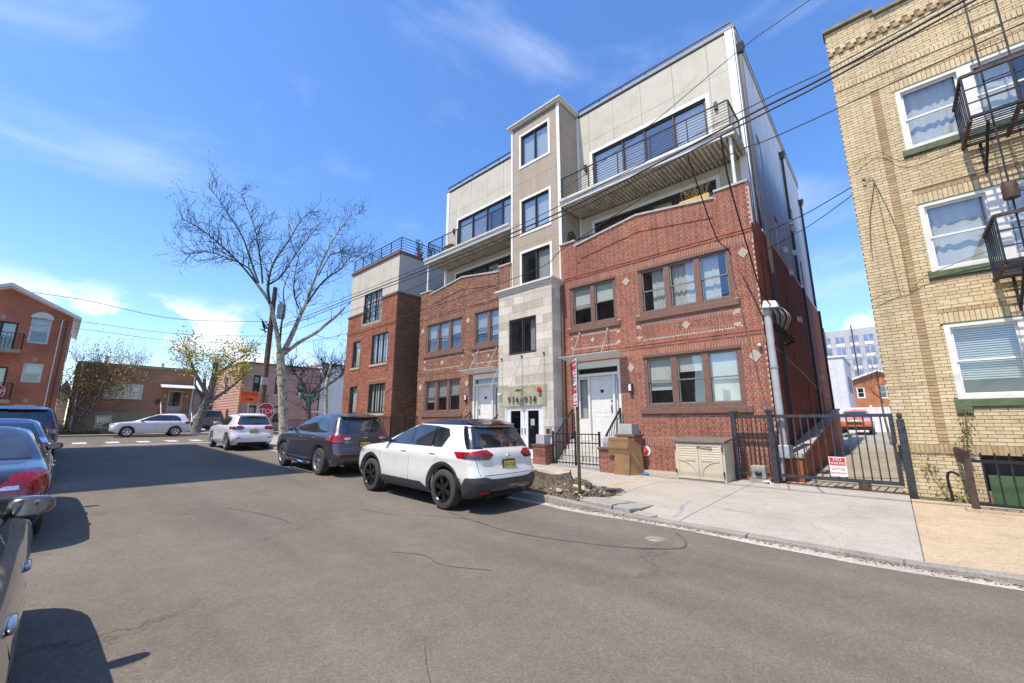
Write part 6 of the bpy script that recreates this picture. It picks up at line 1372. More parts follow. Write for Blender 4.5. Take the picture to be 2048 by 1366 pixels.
for (a, b, z) in ((yx0 - .03, .90, 11.13), (.90, 3.4, 10.98), (3.4, 4.3, 11.13), (4.3, 7, 10.98)): MB().box(a, b, 11.62, 12.0, z, z + .07).build('coping', M('mossy_coping_%d' % int(z * 100 + a), (.22, .19, .12), .9, var=.3, scale=8), YB)
MB().box(yx0 + .0, yx0 + .04, 11.72, 24, -.1, 11.1).build('flank_wall', M('tarred_flank', (.16, .075, .06), .9, var=.25, scale=3), YB); MB().box(0, 7, 11.9, 24, 10.6, 10.9).build('roof', RM['coping'], YB)
GRT = M('green_paint', (.085, .115, .055), .7, var=.25, scale=9, bump=.2); YW = M('cream_trim', (.66, .64, .58), .55, var=.07, scale=5)
for i, (a, b, c, d) in enumerate(yh):
    sh = {0: [('curtain', 0, 1), ('curtL', 0, 1)], 2: [('curtain', .0, 1), ('curtain', 0, 1)], 4: [('slat', .22, 1), ('slat', .1, 1)]}.get(i, [('blind', .3, 1)] * 2)
    window(YP, YB, a, b, c, d, YW, 2, 'dh', .085, .20, .18, sh, sash=RM['wtrim'], proud=.015)
for (a, b, c, d) in sills: bx(YP, 'sill', GRT, a, b, -.02, .055, c, d, YB, bevel=.008)
for (c, d) in rowsw: bx(YP, 'lintel_edge', GRT, .97, 3.07, -.1, .018, d - .02, d + .012, YB)
# window well in front of the cellar
bx(YP, 'cellar_back', RM['room'], 1.0, 3.5, -.9, -.85, -.1, 1.0, YB); MB().prism([(1.16, 11.62, .80), (3.4, 11.62, .80), (3.4, 10.62, .18), (1.16, 10.62, .18)], (0, 0, .04)).build('green_hatch', M('green_board', (.04, .085, .035), .6, var=.2, scale=5), YB) if False else MB().box(1.14, 3.4, 11.50, 11.54, -.1, .62).build('green_board', M('green_board', (.045, .095, .035), .6, var=.2, scale=5), YB)
MB().box(1.0, 3.6, 10.5, 11.5, .0, .125).build('well_floor', M('green_floor', (.05, .085, .035), .8, var=.2, scale=5), YB)
t = thing('well_railing', 'low black iron railing around the cellar well of the yellow building', 'railing', (1.6, 10.5, .1)); wy = 10.42
MB().bar((.82, wy, .08), (.82, wy, 1.08), .09).build('corner_post', RM['ruststeel'], t); MB().bar((.82, wy, 1.04), (.80, 11.66, 1.04), .06).build('end_rail', BK, t); MB().box(.78, .83, wy + .05, 11.6, .85, 1.10).build('end_plate', RM['ruststeel'], t)
for z in (.24, .92): MB().bar((.82, wy, z), (3.6, wy, z), .045).build('rail', BK, t)
for k in range(17): x = .99 + k * .155; MB().bar((x, wy, .22), (x, wy, 1.06), .022).build('bar', BK, t)
MB().tube(polyline([(.62, 11.25, .14), (.60, 11.25, .55), (.66, 11.22, .66), (.76, 11.2, .60)], 5), .022, 7).build('bent_pipe', BK, t, smooth=40); MB().box(.7, 3.6, 10.28, 10.52, .08, .16).build('well_kerb', CONC3, t)
IVY = M('ivy_leaf', (.17, .155, .025), .7, var=.35, scale=25)
def leafy(name, pts, n, spread, size, mat, parent, seed, tw=None):
    rn = random.Random(seed); mb = MB(); P2 = polyline(pts, 8)
    for k in range(n):
        p = P2[int(rn.random() ** .8 * (len(P2) - 1))] + Vector((rn.gauss(0, spread), rn.gauss(0, spread * .6), rn.gauss(0, spread))); a = Vector((rn.uniform(-1, 1), rn.uniform(-1, 1), rn.uniform(-1, 1))).normalized(); b = a.orthogonal().normalized(); s = size * rn.uniform(.6, 1.3)
        mb.quad(p - a * s, p - b * s * .6, p + a * s, p + b * s * .6)
    o = mb.build(name, mat, parent, fixn=False); o['kind'] = 'stuff'; return o
t = thing('ivy', 'yellowing ivy climbing the yellow brick by the cellar railing', 'ivy', (.85, 11.6, .2)); TWG = M('twig_brown', (.14, .09, .05), .9)
for k, pts in enumerate(([(.86, 11.62, .25), (.92, 11.63, .8), (.98, 11.64, 1.3), (1.03, 11.65, 1.75)], [(.75, 11.5, .15), (.5, 11.6, .45), (.35, 11.63, .8)], [(.8, 11.3, .15), (.6, 11.35, .25), (.45, 11.4, .2)])):
    leafy('leaves', pts, (150, 50, 120)[k], (.05, .05, .12)[k], .028, IVY, t, k); MB().tube(polyline(pts, 4), .007, 4).build('stem', TWG, t)
# fire escapes
def escape(z, label):
    t = thing('fire_escape', label, 'fire escape', (2.5, 11.6, z), 'fire escape balconies on the yellow building'); x0, x1, yi, yo = 1.76, 4.6, 11.62, 10.50; RS_ = RM['ruststeel']
    for y in (yi, yo): MB().bar((x0, y, z), (x1, y, z), .045, .05).build('frame_bar', BK, t)
    for x in (x0, 2.35, 3.0, x1): MB().bar((x, yi, z - .04), (x, yo, z - .04), .05, .07).build('frame_bar', RS_, t)
    for k in range(13): y = yi - .06 - k * (yi - yo - .12) / 12; MB().bar((x0, y, z), (x1, y, z), .024, .012).build('floor_slat', BK, t)
    for zz in (z + .85,): MB().bar((x0, yi, zz), (x0, yo, zz), .05, .05).build('top_rail', RS_, t); MB().bar((x0, yo, zz), (x1, yo, zz), .05, .05).build('top_rail', RS_, t)
    for zz in (.28, .56): MB().bar((x0, yo, z + zz), (x1, yo, z + zz), .02).build('rail', BK, t)
    for k in range(8): y = yi - .05 - k * (yi - yo - .1) / 7; MB().bar((x0, y, z), (x0, y, z + .85), .018).build('baluster', BK, t)
    for x in (x0, 2.35, 3.0, 3.7, x1): MB().bar((x, yo, z), (x, yo, z + .87), .03).build('post', BK, t)
    for x in (2.0, 3.6): MB().bar((x, yi + .06, z - .6), (x, yo + .25, z - .05), .04).build('bracket', BK, t); MB().bar((x, yi + .04, z - .65), (x, yi + .04, z), .04).build('bracket', BK, t)
    return t
escape(7.02, 'upper rusty black fire escape balcony below the top windows'); escape(4.22, 'lower rusty black fire escape balcony below the middle windows')
t = thing('fire_ladder', 'thin black drop ladder running down past the fire escapes', 'ladder', (2.1, 10.6, 4.3))
for dx in (0, .36): MB().bar((2.02 + dx, 10.62, 4.3), (2.06 + dx, 10.62, 10.9), .024).build('stile', BK, t)
for k in range(20): z = 4.5 + k * .32; MB().bar((2.02, 10.62, z), (2.4, 10.62, z), .014).build('rung', BK, t)
MB().lathe([(.001, 0), (.10, 0), (.10, .24), (.085, .27), (.001, .27)], (2.0, 10.5, 5.32), 'z', 18).build('counterweight', RM['ruststeel'], t, smooth=30)
# ------------------------------------------------------------ three storey brick house left of the apartment house
B3 = thing('brick_rowhouse', 'three storey red brick house with pale rendered top storey and roof terrace railing', 'building', (-22.5, 12, .6))
P3 = Pl('y', 12.0, -1); bx0, bx1 = -25.4, -19.7; zg = zr(-22) + .05
h3 = [(-24.5, -23.55, 2.05, 3.70), (-22.2, -20.40, 2.05, 3.72), (-24.5, -23.55, 4.85, 6.50), (-22.2, -20.40, 4.85, 6.62), (-23.5, -21.4, 7.50, 9.42)]
t3 = lambda u: 8.15 if u < -21.35 else 8.70
wall_open(P3, bx0, bx1, zg, 8.70, h3, .15, (t3, [-21.35])).build('wall', RM['rustmortar'], B3, fixn=False)
B = Bricks(P3, RM['rust']); bnd = [(bx0, bx1, 7.02, 7.22)]
sl = [(a - .08, b + .08, c - .12, c) for a, b, c, d in h3]; lt = [(a - .15, b + .15, d, d + .2) for a, b, c, d in h3[:4]]
B.field(bx0, bx1, zg + .02, 8.70, h3 + bnd + sl + lt + [(-23.6, -21.3, 7.4, 9)], 'run', top=t3, J=.014, H=.061); B.soldier(bx0, bx1, 7.02, 7.2, d=.04)
for a, b, c, d in lt: B.soldier(a, b, c, d)
B.finish(B3, 300)
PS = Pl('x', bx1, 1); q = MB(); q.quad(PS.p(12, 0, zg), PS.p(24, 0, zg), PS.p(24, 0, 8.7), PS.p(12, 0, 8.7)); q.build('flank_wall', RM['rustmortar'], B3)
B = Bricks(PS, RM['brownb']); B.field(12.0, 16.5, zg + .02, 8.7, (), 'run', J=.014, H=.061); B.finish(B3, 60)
for a, b, c, d in sl[:4]: bx(P3, 'sill', RM['stone'], a, b, -.03, .05, c, d, B3)
for k, (a, b, c, d) in enumerate(h3): window(P3, B3, a, b, c, d, RM['bronze'], (1, 3, 1, 3, 3)[k], 'slide', .05, .05, shades=[('curtain', 0, 1)] * 3)
for (a, b, z) in ((bx0 - .03, -23.55, 8.15), (-21.35, bx1 + .05, 8.70)): bx(P3, 'coping', RM['browntrim'], a, b, -.3, .06, z, z + .12, B3)
bx(P3, 'jamb_brick', RM['rustmortar'], -23.62, -23.52, -.02, .02, 7.4, 8.15, B3); bx(PS, 'coping', RM['browntrim'], 12.0, 24, -.1, .06, 8.70, 8.82, B3)
PC = Pl('y', 12.04, -1); wall_open(PC, bx0 + .05, bx1, 8.15, 11.12, [h3[4]], .15).build('upper_wall', RM['joint'], B3, fixn=False); panels(PC, B3, RM['cement'], [bx0 + .05, -24.3, -21.45, -20.6, bx1], [8.15, 9.75, 11.10], [h3[4]])
q = MB(); q.quad(PS.p(12.04, -.01, 8.8), PS.p(24, -.01, 8.8), PS.p(24, -.01, 11.12), PS.p(12.04, -.01, 11.12)); q.build('upper_flank', RM['joint'], B3); panels(Pl('x', bx1 - .01, 1), B3, M('grey_render', (.40, .39, .36), .85, var=.05), [12.05, 13.6, 15.2, 17, 20, 24], [8.82, 10.0, 11.10])
MB().box(bx0, bx1 + .06, 11.94, 24, 11.12, 11.28).build('roof_edge', RM['browntrim'], B3); q = MB(); q.box(bx0, bx1 - .1, 23.9, 24, zg, 11.1); q.box(bx0, bx0 + .1, 12.2, 24, zg, 11.1); q.build('rear_walls', RM['cement'], B3)
railing(B3, [(bx0 + .1, 12.1), (bx1 - .02, 12.1), (bx1 - .02, 18.0)], 11.28, .85, 4, RM['black'], .04, .022, 1.2)
t = thing('roof_plants', 'potted shrubs and red planters behind the roof terrace railing', 'plants', (-20, 15, 11.3)); POT = M('terracotta', (.45, .09, .04), .8)
for k in range(5):
    y = 13.6 + k * .8; MB().lathe([(.14, 0), (.2, .35), (.001, .35)], (-20.1, y, 11.29), 'z', 12).build('pot', POT, t); leafy('leaves', [(-20.1, y, 11.6), (-20.1 + jit(.1), y, 12.1 + jit(.2))], 90, .16, .06, M('shrub_leaf_%d' % k, (.06, .10, .03) if k < 3 else (.4, .05, .03), .8, var=.3), t, 30 + k)
    for i in range(5): MB().bar((-20.15 + jit(.2), y + jit(.3), 11.3), (-20.15 + jit(.2), y + jit(.3), 12.5 + jit(.2)), .02).build('trellis_bar', RM['black'], t)
# small fence and gate in front of it
t = thing('front_fence', 'black iron fence between the brick rowhouse and the parked cars', 'fence', (-19, 11, .5)); z = st(-19, 10.9)
for zz in (.2, 1.25): MB().bar((-20.2, 10.9, z + zz), (-15.6, 10.9, z + zz), .04).build('rail', BK, t)
for k in range(36): x = -20.2 + k * .131; MB().bar((x, 10.9, z), (x, 10.9, z + 1.35), .018 if k % 9 else .05).build('bar', BK, t)
# ------------------------------------------------------------ row on the left side of the street, out of view: it throws the wide shadow on the road
LB = thing('left_rowhouse', 'flat roofed brick building across the street that shades the road', 'building', (-20, -6, .3)); MB().box(-26.2, -13.3, -16, -5.7, 0, 18.9).build('wall', Mbrick('left_brick', 'x', (.26, .10, .06), (.20, .08, .05), (.3, .26, .22)), LB); MB().box(-26.35, -13.2, -16.2, -5.5, 18.9, 19.1).build('cornice', RM['coping'], LB)
for i in range(5):
    for k in range(4): box('window', RM['bronze'], -25.2 + k * 3.1, -23.9 + k * 3.1, -5.69, -5.66, 1.6 + i * 3.5, 3.6 + i * 3.5, LB)
# ------------------------------------------------------------ houses across the end of the street
# red gabled block
RBX = -38.5; PRB = Pl('x', RBX, 1); RB = thing('gabled_brick_house', 'red brick house with white gable eaves, arched window and small balconies', 'building', (RBX, -5, .8))
rb = Mbrick('bright_red_brick', 'y', (.54, .155, .07), (.45, .12, .055), (.46, .28, .2), bh=.075)
hl = [(-1.85, -1.0, 6.35, 8.0), (-1.75, -.95, 3.95, 5.1), (-3.6, -2.3, 5.8, 7.5), (-3.6, -2.3, 2.9, 4.8), (-1.75, -.95, 1.5, 2.6)]
gt = lambda u: 8.15 + max(0, (9.55 - 8.15) * (1 - abs(u + 2.9) / 2.9)) if u > -5.8 else 8.15
wall_open(PRB, -10, -.12, .6, 9.5, hl, .15, (gt, [-5.8, -2.9])).build('wall', rb, RB, fixn=False)
for k, (a, b, c, d) in enumerate(hl):
    window(PRB, RB, a, b, c, d, RM['wtrim'] if k in (0, 1, 4) else RM['bronze'], 1 if k in (0, 1, 4) else 2, 'dh' if k in (0, 1, 4) else 'slide', .06, .06, shades=[('blind', .45, 1)] * 2)
    bx(PRB, 'keystone', RM['stone'], (a + b) / 2 - .1, (a + b) / 2 + .1, 0, .04, d + .12, d + .38, RB)
MB().prism([PRB.p(-1.42 + .5 * math.cos(w), .0, 7.9 + .42 * math.sin(w)) for w in [k * math.pi / 12 for k in range(13)]], (.05, 0, 0)).build('arch_head', RM['wtrim'], RB)
for (za, zb_) in ((5.7, 5.8), (2.75, 2.85)):
    bl = MB().box(RBX, RBX + .8, -4.2, -1.95, za - .1, zb_).build('balcony', RM['stone'], RB)
    for k in range(15): y = -4.15 + k * .155; MB().bar((RBX + .76, y, zb_), (RBX + .76, y, zb_ + .95), .02).build('baluster', BK, bl)
    MB().bar((RBX + .76, -4.2, zb_ + .95), (RBX + .76, -1.97, zb_ + .95), .04).build('rail', BK, bl); MB().bar((RBX, -1.98, zb_ + .95), (RBX + .76, -1.98, zb_ + .95), .04).build('rail', BK, bl)
    for k in range(5): MB().bar((RBX + .1 + k * .15, -1.98, zb_), (RBX + .1 + k * .15, -1.98, zb_ + .95), .02).build('baluster', BK, bl)
for (a, b, za, zb_) in ((-2.9, .25, 9.62, 8.02), (-6.0, -2.9, 8.1, 9.62)):
    MB().hexa([PRB.p(a, -9, za), PRB.p(a, .45, za), PRB.p(b, .45, zb_), PRB.p(b, -9, zb_)], [PRB.p(a, -9, za + .2), PRB.p(a, .45, za + .2), PRB.p(b, .45, zb_ + .2), PRB.p(b, -9, zb_ + .2)]).build('roof_slope', RM['wtrim'], RB)
MB().box(RBX + .0, RBX + .5, -2.2, -.1, 8.02, 8.14).build('eave_return', RM['wtrim'], RB) if False else None
PRS = Pl('y', -.12, 1); 
for k in range(26): z = .7 + k * .28; MB().box(RBX - 9, RBX - .02, -.14, -.10, z, z + .272).build('siding_board', RM['siding'], RB)
for (x, z) in ((-40.5, 5.9), (-43.5, 5.9), (-40.5, 3.2), (-43.5, 3.2)): MB().box(x - .4, x + .4, -.09, -.06, z, z + 1.5).build('side_window', RM['bronze'], RB)
# brown bungalow
BX = -40.5; PB = Pl('x', BX, 1); BH = thing('brown_brick_house', 'low brown brick house with flat roof, white bay window and metal awning', 'building', (BX, 4, .8))
bb = Mbrick('brown_brick', 'y', (.44, .205, .105), (.33, .15, .08), (.36, .27, .2), bh=.075)
bh = [(2.0, 4.05, 3.2, 4.28), (5.55, 6.45, 2.28, 3.95)]; cell = [(1.85, 2.7, 1.15, 2.05)]
wall_open(PB, .55, 7.15, 2.24, 5.5, bh, .12).build('wall', bb, BH, fixn=False); wall_open(PB, .55, 7.15, .6, 2.24, cell, .12).build('base_wall', M('cellar_render', (.33, .285, .19), .9, var=.15, scale=2), BH, fixn=False)
window(PB, BH, *bh[0], RM['wtrim'], 3, 'dh', .09, .12, widths=[.25, .5, .25], shades=[('blind', .5, 1), None, ('blind', .5, 1)], proud=.03); wc = window(PB, BH, *cell[0], RM['wtrim'], 1, 'slide', .07)
for k in range(6): MB().bar(PB.p(1.95 + k * .13, .03, 1.15), PB.p(1.95 + k * .13, .03, 2.05), .02).build('window_bar', RM['wtrim'], BH)
d = MB(); a, b, c, e = bh[1]; PB.box(d, a, b, -.1, -.05, c, e); dd = d.build('door', M('storm_door', (.42, .40, .36), .4), BH, fixn=False); q = MB(); q.quad(PB.p(a + .1, -.04, c + .5), PB.p(b - .1, -.04, c + .5), PB.p(b - .1, -.04, e - .1), PB.p(a + .1, -.04, e - .1)); q.build('pane', CM['glass'], dd, fixn=False)
MB().hexa([PB.p(5.0, 0, 4.28), PB.p(5.0, .9, 4.08), PB.p(7.0, .9, 4.08), PB.p(7.0, 0, 4.28)], [PB.p(5.0, 0, 4.42), PB.p(5.0, .9, 4.14), PB.p(7.0, .9, 4.14), PB.p(7.0, 0, 4.42)]).build('awning', RM['wtrim'], BH)
MB().box(BX - 10, BX + .08, .5, 7.2, 5.5, 5.68).build('roof_edge', M('roof_flashing', (.33, .28, .20), .7), BH); MB().box(BX - 9, BX - .1, .56, .62, .6, 5.5).build('flank_wall', bb, BH); MB().box(BX - 9, BX - .1, 7.08, 7.14, .6, 5.5).build('flank_wall', bb, BH)
for k in range(6): MB().box(BX + .01, BX + 1.8 - k * .28, 5.2, 6.9, .8 + k * .25, .8 + (k + 1) * .25).build('step', M('tan_step_%d' % k, (.33, .22, .11), .85), BH)
MB().box(-39.3, -39.1, -.5, 5.0, .75, 1.15).build('yard_wall', M('yard_brick', (.30, .16, .06), .9, var=.2), BH)
# pink clapboard house
KX = -41.0; PK = Pl('x', KX, 1); PH = thing('pink_house', 'pink clapboard two storey house with flat roof on the far corner', 'house', (KX, 13, .9)); pk = Mpieces('pink_board', [(0, (.50, .30, .235)), (1, (.57, .355, .285))], dirt=.12); PSK = Pl('y', 10.35, -1)
kh = [(11.25, 11.8, 4.1, 5.6), (13.0, 13.5, 4.05, 5.55), (15.0, 15.65, 4.0, 5.15), (13.1, 13.95, 1.5, 2.95), (11.0, 11.7, 1.6, 2.95)]
for k in range(24):
    z0_, z1_ = .85 + k * .24, .85 + (k + 1) * .24
    iv = [(10.35, 16.95)]
    for (a, b, c, d) in kh:
        if c < (z0_ + z1_) / 2 < d: iv = [w for (p, q_) in iv for w in ((p, min(q_, a)), (max(p, b), q_)) if w[1] > w[0] + .01]
    mb = MB()
    for (p, q_) in iv: mb.hexa([PK.p(p, -.05, z0_), PK.p(p, .03, z0_), PK.p(q_, .03, z0_), PK.p(q_, -.05, z0_)], [PK.p(p, -.05, z1_), PK.p(p, .004, z1_), PK.p(q_, .004, z1_), PK.p(q_, -.05, z1_)], 0, .2 + .6 * random.random())
    mb.build('clapboard', pk, PH)
    MB().hexa([(KX - 10.5, 10.32, z0_), (KX, 10.32, z0_), (KX, 10.4, z0_), (KX - 10.5, 10.4, z0_)], [(KX - 10.5, 10.346, z1_), (KX, 10.346, z1_), (KX, 10.4, z1_), (KX - 10.5, 10.4, z1_)], 0, .2 + .6 * random.random()).build('clapboard', pk, PH)
for k, (a, b, c, d) in enumerate(kh): window(PK, PH, a, b, c, d, RM['bronze'], 1, 'dh', .06, shades=[('blind', .6, 1)])
for (x, z, h) in ((-44.0, 1.4, 1.3), (-46.5, 1.4, 1.3), (-49.0, 1.4, 1.3), (-45.5, 4.2, 1.4)): MB().box(x - .3, x + .3, 10.29, 10.34, z, z + h).build('side_window', RM['bronze'], PH)
MB().box(KX - 10.5, KX + .08, 10.28, 17.0, 6.61, 6.78).build('cornice', M('brown_flashing', (.20, .13, .09), .8), PH); MB().box(KX - .3, KX + .28, 15.05, 15.6, 4.0, 4.32).build('air_conditioner', RM['wtrim'], PH); MB().box(KX, KX + .6, 16.0, 16.9, 2.5, 2.62).build('door_hood', RM['wtrim'], PH); MB().box(KX - 10.4, KX - 10.3, 10.4, 17, .8, 6.6).build('back_wall', pk, PH)
t = thing('picket_fence', 'dark iron fence along the foot of the pink house', 'fence', (-39, 13, .9))
for zz in (1.05, 1.75): MB().bar((-39.5, 10.4, zz), (-39.5, 16.8, zz), .04).build('rail', BK, t)
for k in range(52): y = 10.4 + k * .125; MB().bar((-39.5, y, .85), (-39.5, y, 1.85), .022).build('bar', BK, t)
WH = thing('white_building', 'plain white rendered building beyond the pink house', 'building', (-41.5, 20, .9)); MB().box(-50, -41.3, 17.2, 30, 2.4, 7.2).build('wall', M('white_render', (.66, .65, .63), .85, var=.06), WH); MB().box(-50, -41.28, 17.18, 30, .6, 2.4).build('base', M('pale_base', (.50, .48, .40), .9, var=.08), WH); MB().box(-50, -41.2, 17.1, 30, 7.2, 7.4).build('roof_edge', RM['coping'], WH)
# little houses glimpsed in the gap
for (y0, y1, h, c, lb) in ((7.6, 9.6, 4.2, (.42, .42, .45), 'small grey gabled shed roof between the brown and pink houses'), (-.1, .5, 4.0, (.5, .42, .3), 'tan house end glimpsed beside the red gabled house')):
    t = thing('far_house', lb, 'house', (-52, (y0 + y1) / 2, .8)); MB().box(-56, -50, y0, y1, .7, h).build('wall', M('far_wall_%d' % int(h * 10), c, .8), t); MB().prism([(-50, y0 - .2, h), (-50, y1 + .2, h), (-50, (y0 + y1) / 2, h + 1.0)], (-6, 0, 0)).build('roof', M('far_roof_%d' % int(h * 10), (.25, .25, .28), .8), t)
# ------------------------------------------------------------ beyond the driveway
t = thing('vinyl_fence', 'white vinyl panel fence at the end of the driveway', 'fence', (-1.5, 42, 1))
for k in range(7): x = -3.3 + k * .62; MB().box(x, x + .60, 42.0, 42.05, .8, 2.70).build('panel', RM['wtrim'], t)
for k in range(3): MB().box(-3.4 + k * 2.2, -3.26 + k * 2.2, 41.96, 42.1, .8, 2.85).build('post', RM['wtrim'], t)
WS2 = thing('white_siding_house', 'tall white clapboard house end behind the driveway', 'house', (-4, 45, .8)); SID = RM['siding']
for k in range(26):
    z = 1.0 + k * .235; MB().box(-9, -2.55, 45.0, 45.06, z, z + .228).build('clapboard', SID, WS2); MB().box(-2.56, -2.50, 45.06, 53, z, z + .228).build('clapboard', SID, WS2)
MB().box(-9.1, -2.4, 44.9, 53, 7.1, 7.25).build('roof_edge', RM['wtrim'], WS2); MB().box(-2.5, -2.46, 47.5, 48.3, 4.2, 5.6).build('side_window', RM['bronze'], WS2); MB().box(-2.5, -2.46, 50, 50.8, 4.2, 5.6).build('side_window', RM['bronze'], WS2)
OH = thing('orange_brick_house', 'orange brick house with white gable edge behind the white fence', 'house', (-1, 60, 1)); ob = Mbrick('orange_brick', 'x', (.47, .15, .05), (.38, .115, .04), (.42, .26, .17), bh=.09, bw=.26)
POH = Pl('y', 60, -1); gth = lambda u: 5.9 + (7.0 - 5.9) * (1 - abs(u + .6) / 2.9); ohh = [(-2.6, -1.9, 4.2, 5.4), (-.75, .6, 4.1, 5.5)]
wall_open(POH, -3.5, 2.3, .8, 6.6, ohh, .1, (gth, [-.6])).build('wall', ob, OH, fixn=False)
for w in ohh: window(POH, OH, *w, RM['wtrim'], 1 if w[0] < -2 else 2, 'dh', .09, .1)
for (a, b, za, zb_) in ((-.6, 2.6, 7.05, 5.85), (-3.8, -.6, 5.85, 7.05)): MB().hexa([POH.p(a, -8, za), POH.p(a, .35, za), POH.p(b, .35, zb_), POH.p(b, -8, zb_)], [POH.p(a, -8, za + .2), POH.p(a, .35, za + .2), POH.p(b, .35, zb_ + .2), POH.p(b, -8, zb_ + .2)]).build('roof_slope', RM['wtrim'], OH)
t = thing('apartment_slab', 'long pale grey apartment slab with rows of windows in the distance', 'building', (-4, 110, 0)); AW = M('slab_render', (.40, .40, .41), .8, var=.05, scale=.5); APG = M('slab_glass', (.18, .23, .34), .2, var=.3, scale=.8); API = M('slab_infill', (.62, .62, .62), .7)
MB().box(-24, 14, 110, 122, 0, 20.8).build('wall', AW, t)
for i in range(7):
    z = 18.0 - i * 2.45
    for k in range(16):
        x = -23 + k * 2.3; w = MB().box(x, x + 1.5, 109.94, 109.99, z, z + 1.35).build('window', APG, t); MB().box(x + .06, x + 1.44, 109.90, 109.935, z - .75, z - .05).build('infill', API, t); MB().box(x + .72, x + .78, 109.9, 109.935, z, z + 1.35).build('mullion', API, w)
    MB().box(-24, 14, 109.96, 109.99, z - 1.05, z - .85).build('floor_band', AW, t)
for k in range(9): MB().box(-22.5 + k * 4.6, -22.3 + k * 4.6, 109.5, 109.7, 2, 21.6).build('scaffold_pole', RM['dsteel'], t)
# fittings on the far houses
for y in (.75, 7.0): MB().bar(PB.p(y, .06, .9), PB.p(y, .06, 5.5), .08).build('downpipe', RM['wtrim'], BH)
for y in (5.35, 6.65): MB().lathe([(.001, 0), (.07, .02), (.08, .16), (.001, .2)], PB.p(y, .1, 3.45), 'z', 10).build('porch_lamp', M('lamp_glass_%d' % int(y * 10), (.6, .5, .3), .4), BH)
MB().box(BX + .01, BX + .12, 4.9, 5.15, 2.9, 3.25).build('letter_box', RM['bronze'], BH)
for y in (5.15, 6.95): MB().bar((BX + 1.7, y, 1.6), (BX + .1, y, 3.1), .05).build('handrail', RM['wtrim'], BH)
for (x, y) in ((-43, 2), (-45, 5.5), (-44, 12), (-47, 14.5)): tag(MB().lathe([(.09, 0), (.09, .7), (.14, .72), (.14, .8), (.001, .82)], (x, y, 5.65 if y < 8 else 6.75), 'z', 10).build('roof_vent', RM['galv'], BH if y < 8 else PH)) 
for k in range(2): MB().bar(PRB.p(-.35 - k * .22, .05, .9), PRB.p(-.35 - k * .22, .05, 8.0), .05).build('downpipe', RM['wtrim'] if k else RM['bronze'], RB)
MB().bar(PK.p(10.45, .06, .9), PK.p(10.45, .06, 6.6), .08).build('downpipe', M('copper_pipe', (.40, .20, .10), .6), PH)
for (a, b, c, d) in kh[:3]: bx(PK, 'window_casing', RM['wtrim'], a - .07, b + .07, .03, .045, c - .1, c - .02, PH)
# ------------------------------------------------------------ trees
def Mbark(name, c1, c2, c3, scale, rough=.9):
    m, nt, n, l, b = newmat(name); geo = N(nt, 'ShaderNodeNewGeometry'); nz = N(nt, 'ShaderNodeTexNoise', Scale=scale, Detail=6.0, Roughness=.6); l.new(geo.outputs['Position'], nz.inputs['Vector'])
    vo = N(nt, 'ShaderNodeTexNoise', Scale=scale * 2.6, Detail=2.0); l.new(geo.outputs['Position'], vo.inputs['Vector'])
    ad = N(nt, 'ShaderNodeMath', operation='MULTIPLY_ADD'); ad.inputs[1].default_value = .45; l.new(vo.outputs['Fac'], ad.inputs[0]); l.new(nz.outputs['Fac'], ad.inputs[2])
    l.new(ramp(nt, ad.outputs[0], [(.55, c1), (.68, c2), (.80, c3)]), b.inputs['Base Color']); b.inputs['Roughness'].default_value = rough
    bp = N(nt, 'ShaderNodeBump', Strength=.6, Distance=.02); l.new(nz.outputs['Fac'], bp.inputs['Height']); l.new(bp.outputs[0], b.inputs['Normal']); return m
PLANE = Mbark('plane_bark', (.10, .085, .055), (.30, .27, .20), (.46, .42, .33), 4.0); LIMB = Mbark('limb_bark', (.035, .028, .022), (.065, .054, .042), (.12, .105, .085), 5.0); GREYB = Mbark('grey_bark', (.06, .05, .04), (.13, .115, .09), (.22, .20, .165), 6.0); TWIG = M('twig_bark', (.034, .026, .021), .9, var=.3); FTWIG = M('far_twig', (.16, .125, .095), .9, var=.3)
def twigs(mb, p, d, r, l, depth, rn, bend=.35, up=.25, pods=None, kids=(2, 4), sides=3):
    n = 4; pts = [p.copy()]; q = p.copy(); dd = d.normalized()
    for k in range(n):
        dd = (dd + Vector((rn.gauss(0, bend), rn.gauss(0, bend), rn.gauss(0, bend) + up)) * .35).normalized(); q = q + dd * l / n; pts.append(q.copy())
    mb.tube(pts, [r * (1 - .75 * k / n) for k in range(n + 1)], sides, cap=False)
    if pods is not None and rn.random() < .35: pods.append(pts[-1])
    if depth > 0:
        for k in range(rn.randint(*kids)):
            i = rn.randint(1, n); dv = (pts[i] - pts[i-1]).normalized(); s = Vector((rn.gauss(0, 1), rn.gauss(0, 1), rn.gauss(0, 1) + .2)); s = (s - dv * s.dot(dv)).normalized()
            twigs(mb, pts[i], dv * .75 + s * .75, r * .55, l * rn.uniform(.45, .75), depth - 1, rn, bend, up, pods, kids, sides)
def limb(mb, pts, r0, r1, n=5, sides=8):
    P2 = polyline(pts, n); k = len(P2) - 1; mb.tube(P2, [r0 + (r1 - r0) * (i / k) ** .8 for i in range(k + 1)], sides); return P2
